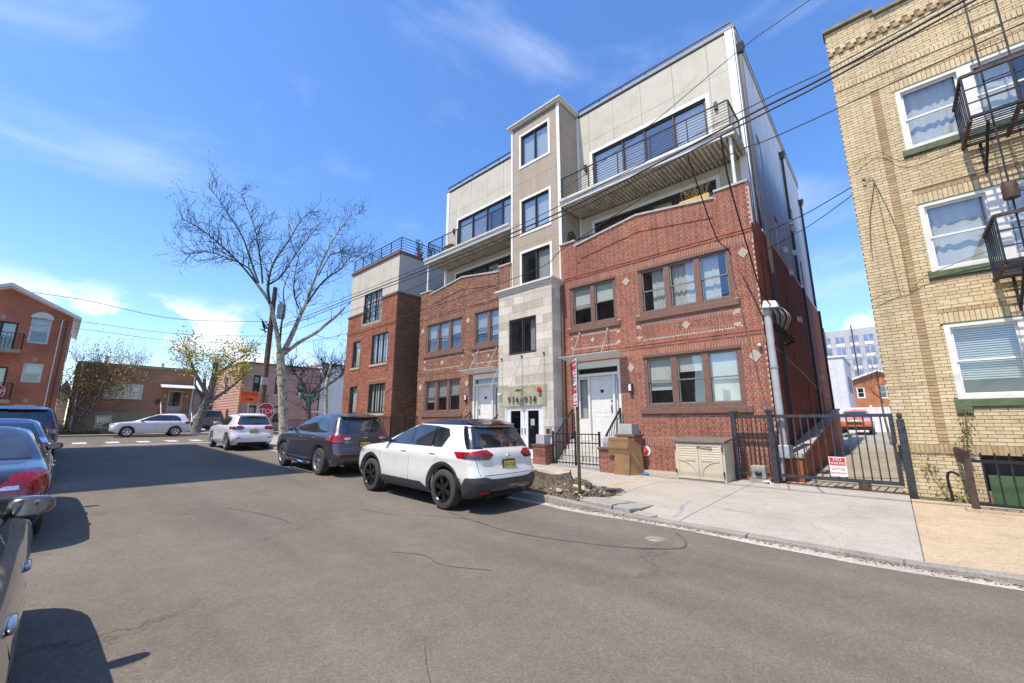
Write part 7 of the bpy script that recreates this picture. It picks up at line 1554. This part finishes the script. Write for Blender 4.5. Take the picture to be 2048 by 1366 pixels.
# the big plane tree on the corner
LM = dict(A=[[9.3, 5.89], [8.96, 6.79], [8.64, 8.11], [8.35, 9.15], [7.74, 9.84], [7.45, 10.32]], A1=[[7.45, 10.32], [6.32, 11.38], [5.03, 12.31], [4.06, 12.76], [3.28, 12.86]], A2=[[7.45, 10.32], [6.78, 11.0], [5.45, 11.38], [4.62, 11.45], [3.73, 10.9]],
 A3=[[7.57, 10.35], [7.05, 11.87], [6.57, 13.12], [5.99, 14.31], [5.31, 15.43], [4.55, 16.36]], A4=[[7.8, 10.41], [7.77, 11.81], [7.45, 13.14], [7.23, 14.65], [6.78, 16.08], [6.36, 17.21]], B=[[8.35, 9.15], [8.1, 10.35], [8.36, 11.99], [9.17, 14.18], [9.71, 15.61], [10.59, 16.92]], B2=[[8.1, 10.35], [8.94, 11.29], [9.81, 13.18], [10.74, 15.21], [11.64, 16.86]],
 C=[[9.22, 6.01], [9.13, 7.92], [9.16, 9.05], [8.93, 10.13], [9.07, 11.32]], D=[[9.47, 6.04], [9.84, 7.34], [10.24, 8.7], [10.69, 9.67], [11.1, 11.27], [11.65, 13.29], [12.37, 15.64], [13.21, 17.15], [14.49, 18.36]], D2=[[10.69, 9.67], [11.51, 11.53], [12.76, 12.82], [13.46, 14.01], [14.62, 14.21]], D3=[[10.18, 9.26], [9.68, 10.31], [9.67, 11.78], [9.81, 13.18]], D4=[[11.33, 11.94], [11.91, 13.69], [12.96, 14.19], [14.6, 14.54], [15.67, 14.35]],
 E=[[9.48, 5.91], [10.41, 6.87], [11.42, 7.74], [12.07, 8.45], [12.61, 9.16], [13.09, 9.8]], E2=[[13.09, 9.8], [13.89, 10.69], [14.49, 11.48]])
RAD = dict(A=(.16, .08), A1=(.07, .015), A2=(.06, .012), A3=(.07, .014), A4=(.065, .014), B=(.10, .016), B2=(.07, .014), C=(.08, .018), D=(.185, .015), D2=(.075, .012), D3=(.06, .014), D4=(.045, .01), E=(.13, .07), E2=(.025, .008))
PT = thing('plane_tree', 'tall bare plane tree with mottled pale trunk on the street corner', 'tree', (-29, 10.06, .6)); rn = random.Random(12)
mb = MB(); tp = limb(mb, [(-29, 10.08, .55), (-29, 9.98, 1.2), (-29, 9.81, 2.6), (-29, 9.62, 3.91), (-29, 9.42, 5.23), (-29, 9.30, 6.05)], .30, .24, 6, 16)
for k in range(16): mb.v[k] = tuple(Vector(mb.v[k]) + (Vector(mb.v[k]) - Vector((-29, 10.08, .55))) * .35)
mb.build('trunk', PLANE, PT, smooth=60)
DEP = {k: rn.uniform(-1.3, 1.3) for k in LM}; DEP.update(A=0, C=.5, D=-.3, E=.3); pods = []; tw = MB(); PAR = dict(A1='A', A2='A', A3='A', A4='A', B='A', B2='B', D2='D', D3='D', D4='D', E2='E')
def xoff(k, t): base = {'A': -.0, 'B': -.0}.get(k, 0); return base + DEP[k] * 1.6 * t
for k, pl in LM.items():
    n = len(pl); x0 = -29.0; pts = []
    if k in PAR:
        pk_ = PAR[k]; pp = LM[pk_]; j = min(range(len(pp)), key=lambda i: (pp[i][0] - pl[0][0]) ** 2 + (pp[i][1] - pl[0][1]) ** 2); x0 = -29 + xoff(pk_, j / (len(pp) - 1)) + (xoff(PAR[pk_], .2) if pk_ in PAR else 0)
    for i, (y, z) in enumerate(pl): pts.append(Vector((x0 + DEP[k] * 1.6 * i / (n - 1), y, z)))
    for i in range(1, n - 1): pts[i] += Vector((rn.gauss(0, .06), rn.gauss(0, .05), rn.gauss(0, .05)))
    m = MB(); P2 = limb(m, pts, *RAD[k], n=5, sides=9); m.build('limb', PLANE if k in ('D', 'E', 'A') else LIMB, PT, smooth=60)
    if k in ('A', 'C', 'E'): dens = .25
    else: dens = 1.0
    L = len(P2)
    for i in range(int(L * .22), L):
        for _ in range(2 if dens == 1 else 1):
            if rn.random() < dens * .88:
                d = (P2[i] - P2[i-1]).normalized(); s = Vector((rn.gauss(0, 1), rn.gauss(0, 1), rn.gauss(0, .8) + .3)); s = (s - d * s.dot(d)).normalized(); f = 1 - .45 * i / L
                twigs(tw, P2[i], d * .6 + s * .8, .019 * f + .007, rn.uniform(.9, 2.5) * f, 2, rn, pods=pods, kids=(2, 3), bend=.28)
o = tw.build('twigs', TWIG, PT, fixn=False); o['kind'] = 'stuff'
mb = MB()
for p in pods:
    if rn.random() < .8: mb.lathe([(.001, -.10), (.022, -.085), (.022, -.055), (.001, -.04)], p, 'z', 5)
o = mb.build('seed_balls', TWIG, PT, fixn=False); o['kind'] = 'stuff'
def tree(name, label, base, trunk, r0, r1, nb, seed, bark, spread=.9, ln=1.6, leaf=None, nleaf=0, lsize=.05, lspread=.25, levels=3, up=.35, limbs=(), group=None, start=.45, tr=.35, tm=None):
    rn = random.Random(seed); t = thing(name, label, 'tree', base, group); b = Vector(base); m = MB(); P2 = limb(m, [b + Vector(p) for p in trunk], r0, r1, 5, 10); m.build('trunk', bark, t, smooth=60); tw = MB(); tips = []
    mains = [P2]
    for lp in limbs:
        m = MB(); mains.append(limb(m, [b + Vector(p) for p in lp], r1 * 1.1, r1 * .3, 5, 8)); m.build('limb', bark, t, smooth=60)
    for P_ in mains:
        L = len(P_)
        for k in range(nb):
            i = min(L - 1, int(L * (start + (1 - start) * rn.random() ** .7))); d = (P_[i] - P_[i-1]).normalized(); s = Vector((rn.gauss(0, 1), rn.gauss(0, 1), rn.gauss(0, .5) + up)).normalized()
            twigs(tw, P_[i], d * .4 + s * spread, r1 * tr, ln * rn.uniform(.6, 1.2), levels - 1, rn, pods=tips, kids=(2, 4), up=up)
    o = tw.build('twigs', tm or TWIG, t, fixn=False); o['kind'] = 'stuff'
    if leaf:
        mb = MB()
        for k in range(nleaf):
            p = rn.choice(tips) + Vector((rn.gauss(0, lspread), rn.gauss(0, lspread), rn.gauss(0, lspread))); a = Vector((rn.uniform(-1, 1), rn.uniform(-1, 1), rn.uniform(-1, 1))).normalized(); c = a.orthogonal().normalized(); s = lsize * rn.uniform(.6, 1.4); mb.quad(p - a * s, p - c * s * .6, p + a * s, p + c * s * .6)
        o = mb.build('crown', leaf, t, fixn=False); o['kind'] = 'stuff'
    return t
BLOS = M('spring_leaf', (.40, .36, .04), .7, var=.3, scale=8); RUSTL = M('russet_bud', (.34, .23, .07), .8, var=.3, scale=9); 
tree('street_tree', 'small dense bare tree behind the green street sign', (-30.2, 12.1, .65), [(0, 0, 0), (0, -.15, 1.4), (.1, -.35, 2.8)], .20, .15, 26, 5, GREYB, 1.0, 1.5, levels=3, tr=.17, limbs=([(.1, -.35, 2.7), (.2, -.9, 3.6), (.3, -1.6, 4.4)], [(.1, -.35, 2.7), (.3, .4, 3.8), (.5, 1.0, 5.0)], [(.1, -.35, 2.6), (.0, 1.0, 3.6), (.2, 2.2, 4.6)]), start=.5)
tree('street_tree', 'slender bare tree at the left edge of the brick rowhouse', (-24.5, 10.6, .55), [(0, 0, 0), (0, .05, 1.6), (.1, -.1, 3.2), (.2, .05, 4.4)], .13, .07, 12, 8, PLANE, .9, .9, levels=2, start=.6)
tree('flowering_tree', 'leaning street tree with yellow green spring leaves behind the white car', (-37.6, 7.0, .75), [(0, 0, 0), (0, .22, 1.5), (0, .55, 2.9), (0, .7, 4.6), (0, .62, 5.3)], .33, .16, 10, 9, GREYB, 1.0, 1.2, BLOS, 2900, .075, .28, 3, .4, tr=.16, tm=FTWIG, limbs=([(0, .4, 2.1), (.2, 1.2, 2.9), (.3, 2.0, 3.7), (.4, 2.7, 4.6)], [(0, .5, 2.7), (.1, -.2, 3.8), (.2, -.7, 4.7), (.1, -1.0, 5.6)], [(0, .7, 4.0), (.1, 1.4, 5.0), (.2, 2.0, 5.7)]))
tree('yard_tree', 'spreading tree with russet buds in front of the brown brick house', (-39.6, .9, .8), [(0, 0, 0), (.1, .1, .8), (.2, .4, 1.6), (.3, .7, 2.4)], .16, .10, 26, 10, GREYB, 1.1, 1.6, RUSTL, 5000, .045, .32, 3, .2, tr=.16, tm=FTWIG, limbs=([(.1, .1, .7), (.3, .7, 1.8), (.4, 1.1, 3.0), (.4, 1.5, 4.0)], [(.1, .1, .7), (.2, -.3, 1.9), (.2, -.7, 3.0)], [(.2, .4, 1.6), (.4, .9, 3.0), (.4, 1.3, 4.2)]), start=.4)
tree('bare_tree', 'bare backyard tree rising behind the brown brick house', (-54, 2.6, .8), [(0, 0, 0), (0, 0, 3.0), (.2, .2, 4.8)], .2, .12, 26, 14, GREYB, .9, 2.0, levels=3, up=.6, tr=.14, tm=FTWIG, limbs=([(0, 0, 3.0), (0, -1.2, 4.8), (0, -1.8, 6.0)], [(0, 0, 3.0), (0, 1.2, 4.8), (0, 2.0, 6.0)]))
tree('bare_tree', 'bare tree between the brown house and the pink house', (-50, 9.4, .8), [(0, 0, 0), (0, .2, 3.0), (.2, 0, 5.0)], .2, .13, 24, 15, GREYB, .9, 1.8, levels=3, up=.5, tr=.14, tm=FTWIG, limbs=([(0, .2, 3.0), (0, -1.0, 5.0), (0, -1.6, 6.4)], [(0, .2, 3.0), (0, 1.2, 4.8), (0, 1.8, 6.2)]))
tree('bare_tree', 'thin bare sapling by the yellow building at the end of the driveway', (-.2, 27, .5), [(0, 0, 0), (-.1, 0, 1.5), (-.1, 0, 3.0)], .06, .03, 14, 16, GREYB, .8, 1.3, levels=3, up=.6)
for k, (x, y, lb) in enumerate(((-39.4, -.1, 'small clipped hedge beside the red gabled house'), (-38.0, 1.2, 'low green planting strip at the far kerb'))):
    o = leafy('hedge', [(x, y - .6, 1.1), (x, y + .7, 1.1)] if k == 0 else [(x, y - .9, .88), (x, y + .9, .88)], 900, .16 if k == 0 else .1, .05, M('hedge_leaf_%d' % k, (.09, .12, .03), .8, var=.3, scale=12), None, 40 + k); tag(o, lb, 'hedge')
# ------------------------------------------------------------ utility pole, wires, street signs
WOOD = M('pole_wood', (.12, .075, .045), .9, var=.3, scale=6, bump=.4, bscale=30)
UP = thing('utility_pole', 'brown wooden utility pole with a grey transformer behind the plane tree', 'pole', (-29.5, 8.75, .6)); PX, PY = -29.5, 8.72
MB().tube([(PX, PY, .5), (PX, PY, 5.5), (PX, PY, 10.45)], [.19, .165, .13], 14).build('shaft', WOOD, UP, smooth=60)
MB().lathe([(.001, 8.30), (.24, 8.32), (.26, 8.4), (.26, 9.2), (.22, 9.28), (.001, 9.3)], (PX + .35, PY + .42, 0), 'z', 20).build('transformer', RM['galv'], UP, smooth=40)
for k in range(3): MB().tube([(PX + .3 + .06 * k, PY + .3 + .1 * k, 9.3), (PX + .3 + .06 * k, PY + .3 + .1 * k, 9.5)], .035, 6).build('bushing', RM['bronze'], UP)
MB().bar((PX - .1, PY - .2, 7.9), (PX - .1, PY + .2, 7.9), .08).build('bracket', RM['bronze'], UP); MB().bar((PX, PY, 3.9), (PX, PY, 4.4), .34, .34).build('band', RM['galv'], UP)
for k in range(10): MB().tube([(PX + jit(.1), PY - .15 + jit(.15), 7.6 + jit(.4)), (PX + jit(.3), PY - .45 + jit(.25), 7.8 + jit(.4))], .03, 5).build('splice', WB, UP)
MB().tube(polyline([(PX + .1, PY + 2.6, 5.3), (PX, PY + 2.35, 5.6), (PX, PY + 2.1, 5.3), (PX, PY + 2.35, 5.0), (PX, PY + 2.6, 5.3)], 6), .03, 6).build('cable_coil', WB, UP); MB().tube(polyline([(PX + .1, PY + 4.3, 5.0), (PX, PY + 4.05, 5.3), (PX, PY + 3.8, 5.0), (PX, PY + 4.05, 4.7), (PX, PY + 4.3, 5.0)], 6), .03, 6).build('cable_coil', WB, UP)
def wire(label, pts, r, sag=0, mat=None, name='overhead_wire'):
    o = MB().tube(polyline(pts, 10), r, 5).build(name, mat or WB, None, smooth=80); return tag(o, label, 'wire', 'overhead wires')
A_ = (PX, PY, 7.55)
wire('thick black overhead cable bundle running past the facade to the upper right', [A_, (-22, 8.0, 6.95), (-15.3, 7.6, 6.62), (-10, 7.4, 6.42), (-5, 7.3, 6.40), (-1.2, 7.2, 6.66), (1.4, 7.2, 6.94), (12, 7.0, 8.4)], .018)
wire('second black cable twisting just under the thick bundle', [(PX, PY, 7.4), (-22, 8.0, 6.80), (-15.3, 7.6, 6.50), (-10, 7.4, 6.30), (-5, 7.3, 6.28), (-1.2, 7.2, 6.55), (1.4, 7.2, 6.86), (12, 7.0, 8.3)], .015)
wire('thin cable strung just above the thick bundle', [(PX, PY, 7.8), (-15.3, 7.6, 6.75), (-7, 7.4, 6.55), (-1.2, 7.2, 6.80), (1.4, 7.2, 7.02), (12, 7.0, 8.5)], .009)
wire('lower single wire crossing the stone tower and rising right', [(PX, PY, 6.4), (-18, 8.1, 5.4), (-7.4, 8.0, 5.45), (-5.5, 8.0, 5.85), (-3.25, 8.0, 6.42), (-1.47, 8.0, 6.6), (0, 8.0, 6.65), (9, 8.0, 7.4)], .010)
wire('thin high wire slanting from the stair tower to the top edge', [(-8.45, 12.05, 10.4), (-3.63, 8.0, 7.9), (-1.27, 8.0, 8.7), (-.08, 8.0, 8.95), (5, 8, 10)], .008)
wire('wire from the yellow building to the painted flank', [(-1.95, 13.2, 7.0), (-.9, 12.4, 6.9), (.25, 11.66, 7.0)], .012); wire('second wire from the yellow building to the painted flank', [(-2.0, 13.0, 6.4), (-.9, 12.3, 6.5), (.25, 11.66, 6.85)], .010)
wire('service drop from the cable bundle down to the electric mast', [(-1.6, 7.25, 6.55), (-1.75, 8.2, 6.1), (-1.9, 10.0, 5.3), (-1.98, 11.2, 4.75), (-1.9, 11.75, 4.45)], .017); wire('thinner service cable looping down beside the mast drop', [(-2.2, 7.3, 6.45), (-2.6, 10.2, 6.0), (-2.75, 11.9, 6.2), (-2.35, 11.93, 5.0), (-2.05, 11.9, 3.9), (-1.9, 11.85, 3.3)], .014)
for k, (z0_, z1_, lb) in enumerate(((8.1, 9.6, 'upper wire leaving the pole to the left'), (7.1, 7.75, 'middle wire leaving the pole to the left'), (6.6, 7.35, 'lowest wire leaving the pole to the left'))):
    wire(lb, [(PX, PY, z0_), (-33, 4.2, z0_ - .05 + .2 * k * .2), (-37, -.2, (z0_ + z1_) / 2 + .35), (-41, -5, z1_ + .3)], .018 if k == 0 else .013)
wire('thin drop wire from the pole towards the pink house', [(PX, PY, 7.7), (-36, 8.7, 5.9), (-41, 10.4, 5.2)], .010); wire('second drop wire from the pole behind the plane tree', [(PX, PY, 7.6), (-36, 9.2, 5.6), (-41, 11.6, 5.2)], .010)
wire('bundle running right from the pole in front of the brick rowhouse', [(PX, PY, 6.9), (-22, 9.4, 7.2), (-17, 10.6, 7.8), (-12.5, 11.9, 8.9)], .012)
# wires and roses on the yellow wall
t = thing('wall_wires', 'loose service wires hanging from a bracket on the yellow brick wall', 'wire', (.35, 11.65, 5))
for pts in ([(.25, 11.66, 6.95), (.38, 11.66, 6.9), (.20, 11.67, 6.0), (.12, 11.6, 5.2)], [(.38, 11.66, 6.9), (.42, 11.67, 5.5), (.46, 11.67, 4.2)], [(.38, 11.66, 6.9), (.6, 11.67, 5.6), (.62, 11.67, 4.25)], [(.0, 11.6, 4.15), (.35, 11.6, 4.3), (.62, 11.65, 4.25), (.9, 11.6, 4.5), (1.75, 11.5, 4.75)], [(.1, 11.6, 7.35), (.5, 11.62, 7.55), (.95, 11.62, 7.1), (1.8, 11.6, 7.25)]): MB().tube(polyline(pts, 6), .007, 4).build('wire', TWG, t)
# stop sign, detour sign, street-name sign
def oct_(c, r, n=8, ph=math.pi / 8): return [(c[0], c[1] + r * math.cos(ph + 2 * math.pi * k / n), c[2] + r * math.sin(ph + 2 * math.pi * k / n)) for k in range(n)]
def faced(o, x, y):     # turn a sign built facing +X towards the traffic
    return o
STOPR = M('stop_red', (.42, .018, .022), .45, var=.06)
t = thing('stop_sign', 'red octagonal STOP sign behind the silver crossover', 'sign', (-22.8, 6.95, .5)); c = (-22.8, 6.95, 2.10)
MB().bar((-22.83, 6.95, .45), (-22.83, 6.95, 2.9), .05).build('post', SP, t); MB().prism(oct_(c, .42), (.006, 0, 0)).build('plate', WS, t); MB().prism(oct_((-22.793, 6.95, 2.10), .39), (.003, 0, 0)).build('red_face', STOPR, t); text_mesh('lettering', 'STOP', .33, WS, face_mtx((-22.786, 6.95, 2.09), (0, 1, 0), (0, 0, 1)), t, .001, True, .95)
t = thing('detour_sign', 'orange DETOUR sign with a black right arrow on a metal post', 'sign', (-26, 7.05, .5)); c = (-26, 7.05, 2.93); ORG = M('sign_orange', (.80, .11, .02), .5, var=.05); BLK = M('sign_black', (.02, .02, .02), .5)
MB().box(-26, -25.994, 6.63, 7.47, 2.62, 3.24).build('plate', ORG, t, bevel=.02); MB().bar((-26.03, 7.05, .5), (-26.03, 7.05, 2.9), .06).build('post', RM['galv'], t); text_mesh('lettering', 'DETOUR', .20, BLK, face_mtx((-25.99, 7.05, 3.08), (0, 1, 0), (0, 0, 1)), t, .001)
MB().prism([(-25.99, 6.85, 2.775), (-25.99, 7.10, 2.775), (-25.99, 7.10, 2.72), (-25.99, 7.26, 2.80), (-25.99, 7.10, 2.88), (-25.99, 7.10, 2.825), (-25.99, 6.85, 2.825)], (.002, 0, 0)).build('arrow', BLK, t)
t = thing('street_name_sign', 'green street name sign on a brown post by the corner', 'sign', (-27, 10.7, .6)); GRS_ = M('sign_green', (.01, .16, .09), .5)
MB().bar((-27, 10.7, .5), (-27, 10.7, 3.1), .06).build('post', SP, t); MB().box(-27.0, -26.99, 10.1, 11.05, 3.10, 3.34).build('blade', GRS_, t); MB().box(-27.02, -26.995, 10.5, 10.85, 2.80, 3.05).build('blade', M('sign_teal', (.05, .25, .2), .5), t); text_mesh('lettering', '9TH ST', .17, WS, face_mtx((-26.985, 10.57, 3.22), (0, 1, 0), (0, 0, 1)), t, .001)
t = thing('stop_sign', 'edge of a red stop sign at the far left beside the red gabled house', 'sign', (-33.5, -2.3, .7)); MB().bar((-33.53, -2.33, .7), (-33.53, -2.33, 3.4), .05).build('post', SP, t); MB().prism(oct_((-33.5, -2.33, 3.1), .42), (.006, 0, 0)).build('plate', WS, t); MB().prism(oct_((-33.493, -2.33, 3.1), .39), (.003, 0, 0)).build('red_face', STOPR, t); text_mesh('lettering', 'STOP', .33, WS, face_mtx((-33.486, -2.33, 3.09), (0, 1, 0), (0, 0, 1)), t, .001, True, .95)
# things on the balconies
t = thing('patio_chair', 'wooden chair on the upper left balcony', 'chair', (-15.3, 12.9, 9.96)); TEAK = M('teak', (.26, .13, .05), .7)
for dx in (-.22, .22):
    for dy in (-.2, .2): MB().bar((-15.3 + dx, 12.9 + dy, 9.97), (-15.3 + dx, 12.9 + dy, 10.42 if dy < 0 else 10.85), .04).build('leg', TEAK, t)
box('seat', TEAK, -15.55, -15.05, 12.68, 13.12, 10.38, 10.42, t)
for k in range(4): box('slat', TEAK, -15.52, -15.08, 13.08, 13.11, 10.48 + k * .1, 10.55 + k * .1, t)
t = thing('patio_table', 'small wooden table on the upper left balcony', 'table', (-16.0, 12.8, 9.96)); box('top', TEAK, -16.35, -15.7, 12.5, 13.1, 10.6, 10.64, t)
for dx in (-.25, .25):
    for dy in (-.22, .22): MB().bar((-16.02 + dx, 12.8 + dy, 9.97), (-16.02 + dx, 12.8 + dy, 10.6), .04).build('leg', TEAK, t)
tag(box('red_cooler', M('cooler_red', (.55, .03, .03), .5), -8.05, -7.65, 12.35, 12.65, 9.97, 10.25, None, bevel=.03), 'small red cooler box at the left end of the right balcony', 'cooler')
t = thing('balcony_planter', 'yellow wicker planter with dry twigs hung behind the brick parapet', 'planter', (-3.6, 12.4, 8.2)); WIK = M('wicker', (.50, .33, .08), .8, var=.3, scale=25)
MB().lathe([(.001, 0), (.10, 0), (.12, .2), (.001, .2)], (0, 0, 0), 'x', 6); box('trough', WIK, -4.1, -3.2, 12.28, 12.48, 8.12, 8.36, t, bevel=.03); m = MB(); rn = random.Random(3)
for k in range(26): twigs(m, Vector((rn.uniform(-4.0, -3.3), 12.38, 8.34)), Vector((rn.gauss(0, .4), rn.gauss(0, .3), 1)), .008, rn.uniform(.3, .6), 1, rn)
m.build('dry_twigs', M('straw', (.36, .24, .13), .9), t, fixn=False)['kind'] = 'stuff'
t = thing('wall_ornament', 'black iron wheel ornament on the taupe wall under the balcony', 'ornament', (-8.4, 12.75, 8.2))
for k, r in enumerate((.30, .2)): MB().tube([(-8.42, 12.75 + r * math.cos(w), 8.5 + r * 1.5 * math.sin(w)) for w in [i * math.pi / 10 for i in range(21)]], .02, 5).build('ring', BK, t)
for w in [i * math.pi / 4 for i in range(8)]: MB().bar((-8.42, 12.75, 8.5), (-8.42, 12.75 + .3 * math.cos(w), 8.5 + .45 * math.sin(w)), .02).build('spoke', BK, t)
tag(box('patio_box', M('copper_lid', (.45, .22, .10), .6), -6.6, -6.1, 12.7, 13.1, 9.97, 10.4, None, bevel=.06), 'round brown lidded box on the right balcony by the glass doors', 'box')
# ------------------------------------------------------------ the vehicles in the street
c = car('suv', 'white crossover with black roof and black wheels parked nearest on the right', 'car', (0, 0, 0), 0, P['white'], roofmat=CM['gloss'], rimmat=CM['rimdark'], spokes=(6, .13), cladding=CM['black'], plate='Z66 GND', trim=CM['black'], script=[('R', .13, .925, .05, 'plateblk', 1), ('O', .065, .925, .05, 'plateblk', 1), ('G', 0, .925, .05, 'plateblk', 1), ('U', -.065, .925, .05, 'plateblk', 1), ('E', -.13, .925, .05, 'plateblk', 1)], group='cars parked along the right kerb'); place_car(c, -6.0, 5.56, 2.7, .92)
c = car('mdx', 'dark grey suv with silver five spoke wheels parked ahead of the white crossover', 'car', (0, 0, 0), 0, P['grey'], spokes=(5, 0), board=True, plate='R41 KBT', chrome_line=True, trim=CM['chrome'], script=[('ACURA', .52, .94, .05, 'chrome', 1)], group='cars parked along the right kerb'); place_car(c, -11.5, 5.74, 2.75, .935)
c = car('suv', 'silver white crossover with roof rails farthest along the right kerb', 'car', (0, 0, 0), 0, P['pearl'], plate='U52 HFL', rails=CM['chrome'], spokes=(5, .1), group='cars parked along the right kerb'); place_car(c, -20.7, 5.72, 2.7, .90)
c = car('mdx', 'white suv parked side-on across the end of the street', 'car', (0, 0, 0), 0, P['pearl'], spokes=(5, .12), chrome_line=True); c.location = (-35.6, 4.25, zr(-35.5) + .01); c.rotation_euler = (0, 0, R(-90)); c.scale = (.85, .85, .85)
c = car('van', 'greige minivan backed in behind the leaning tree', 'car', (0, 0, 0), 0, P['greige'], plate='D20 MJN', fine=False, spokes=(5, 0)); c.location = (-44.6, 8.9, .86); c.rotation_euler = (0, 0, math.pi)
c = car('sedan', 'warm grey sedan at the left edge nearest the camera', 'car', (0, 0, 0), 0, P['bronze'], spokes=(5, .1), group='cars parked along the left kerb'); place_car(c, -2.02, -.835, 2.74)
c = car('sedan', 'slate blue sedan with big red tail lamps second from the camera on the left', 'car', (0, 0, 0), 0, P['navy'], plate='V77 DKS', spokes=(5, .1), group='cars parked along the left kerb'); place_car(c, -8.45, -.755, 2.74)
c = car('sedan', 'pale blue grey sedan third in the left hand row', 'car', (0, 0, 0), 0, P['blue'], plate='W18 CTE', group='cars parked along the left kerb'); place_car(c, -14.3, -.80, 2.74)
c = car('van', 'dark minivan at the front of the left hand row', 'car', (0, 0, 0), 0, P['dark'], plate='H03 PLV', group='cars parked along the left kerb'); place_car(c, -20.0, -.75, 3.0)
c = car('suv', 'orange crossover facing out at the end of the driveway', 'car', (0, 0, 0), 0, P['orange'], cladding=CM['black'], spokes=(5, .1), fine=False); c.location = (-1.95, 38.5, .80); c.rotation_euler = (0, 0, R(-90))
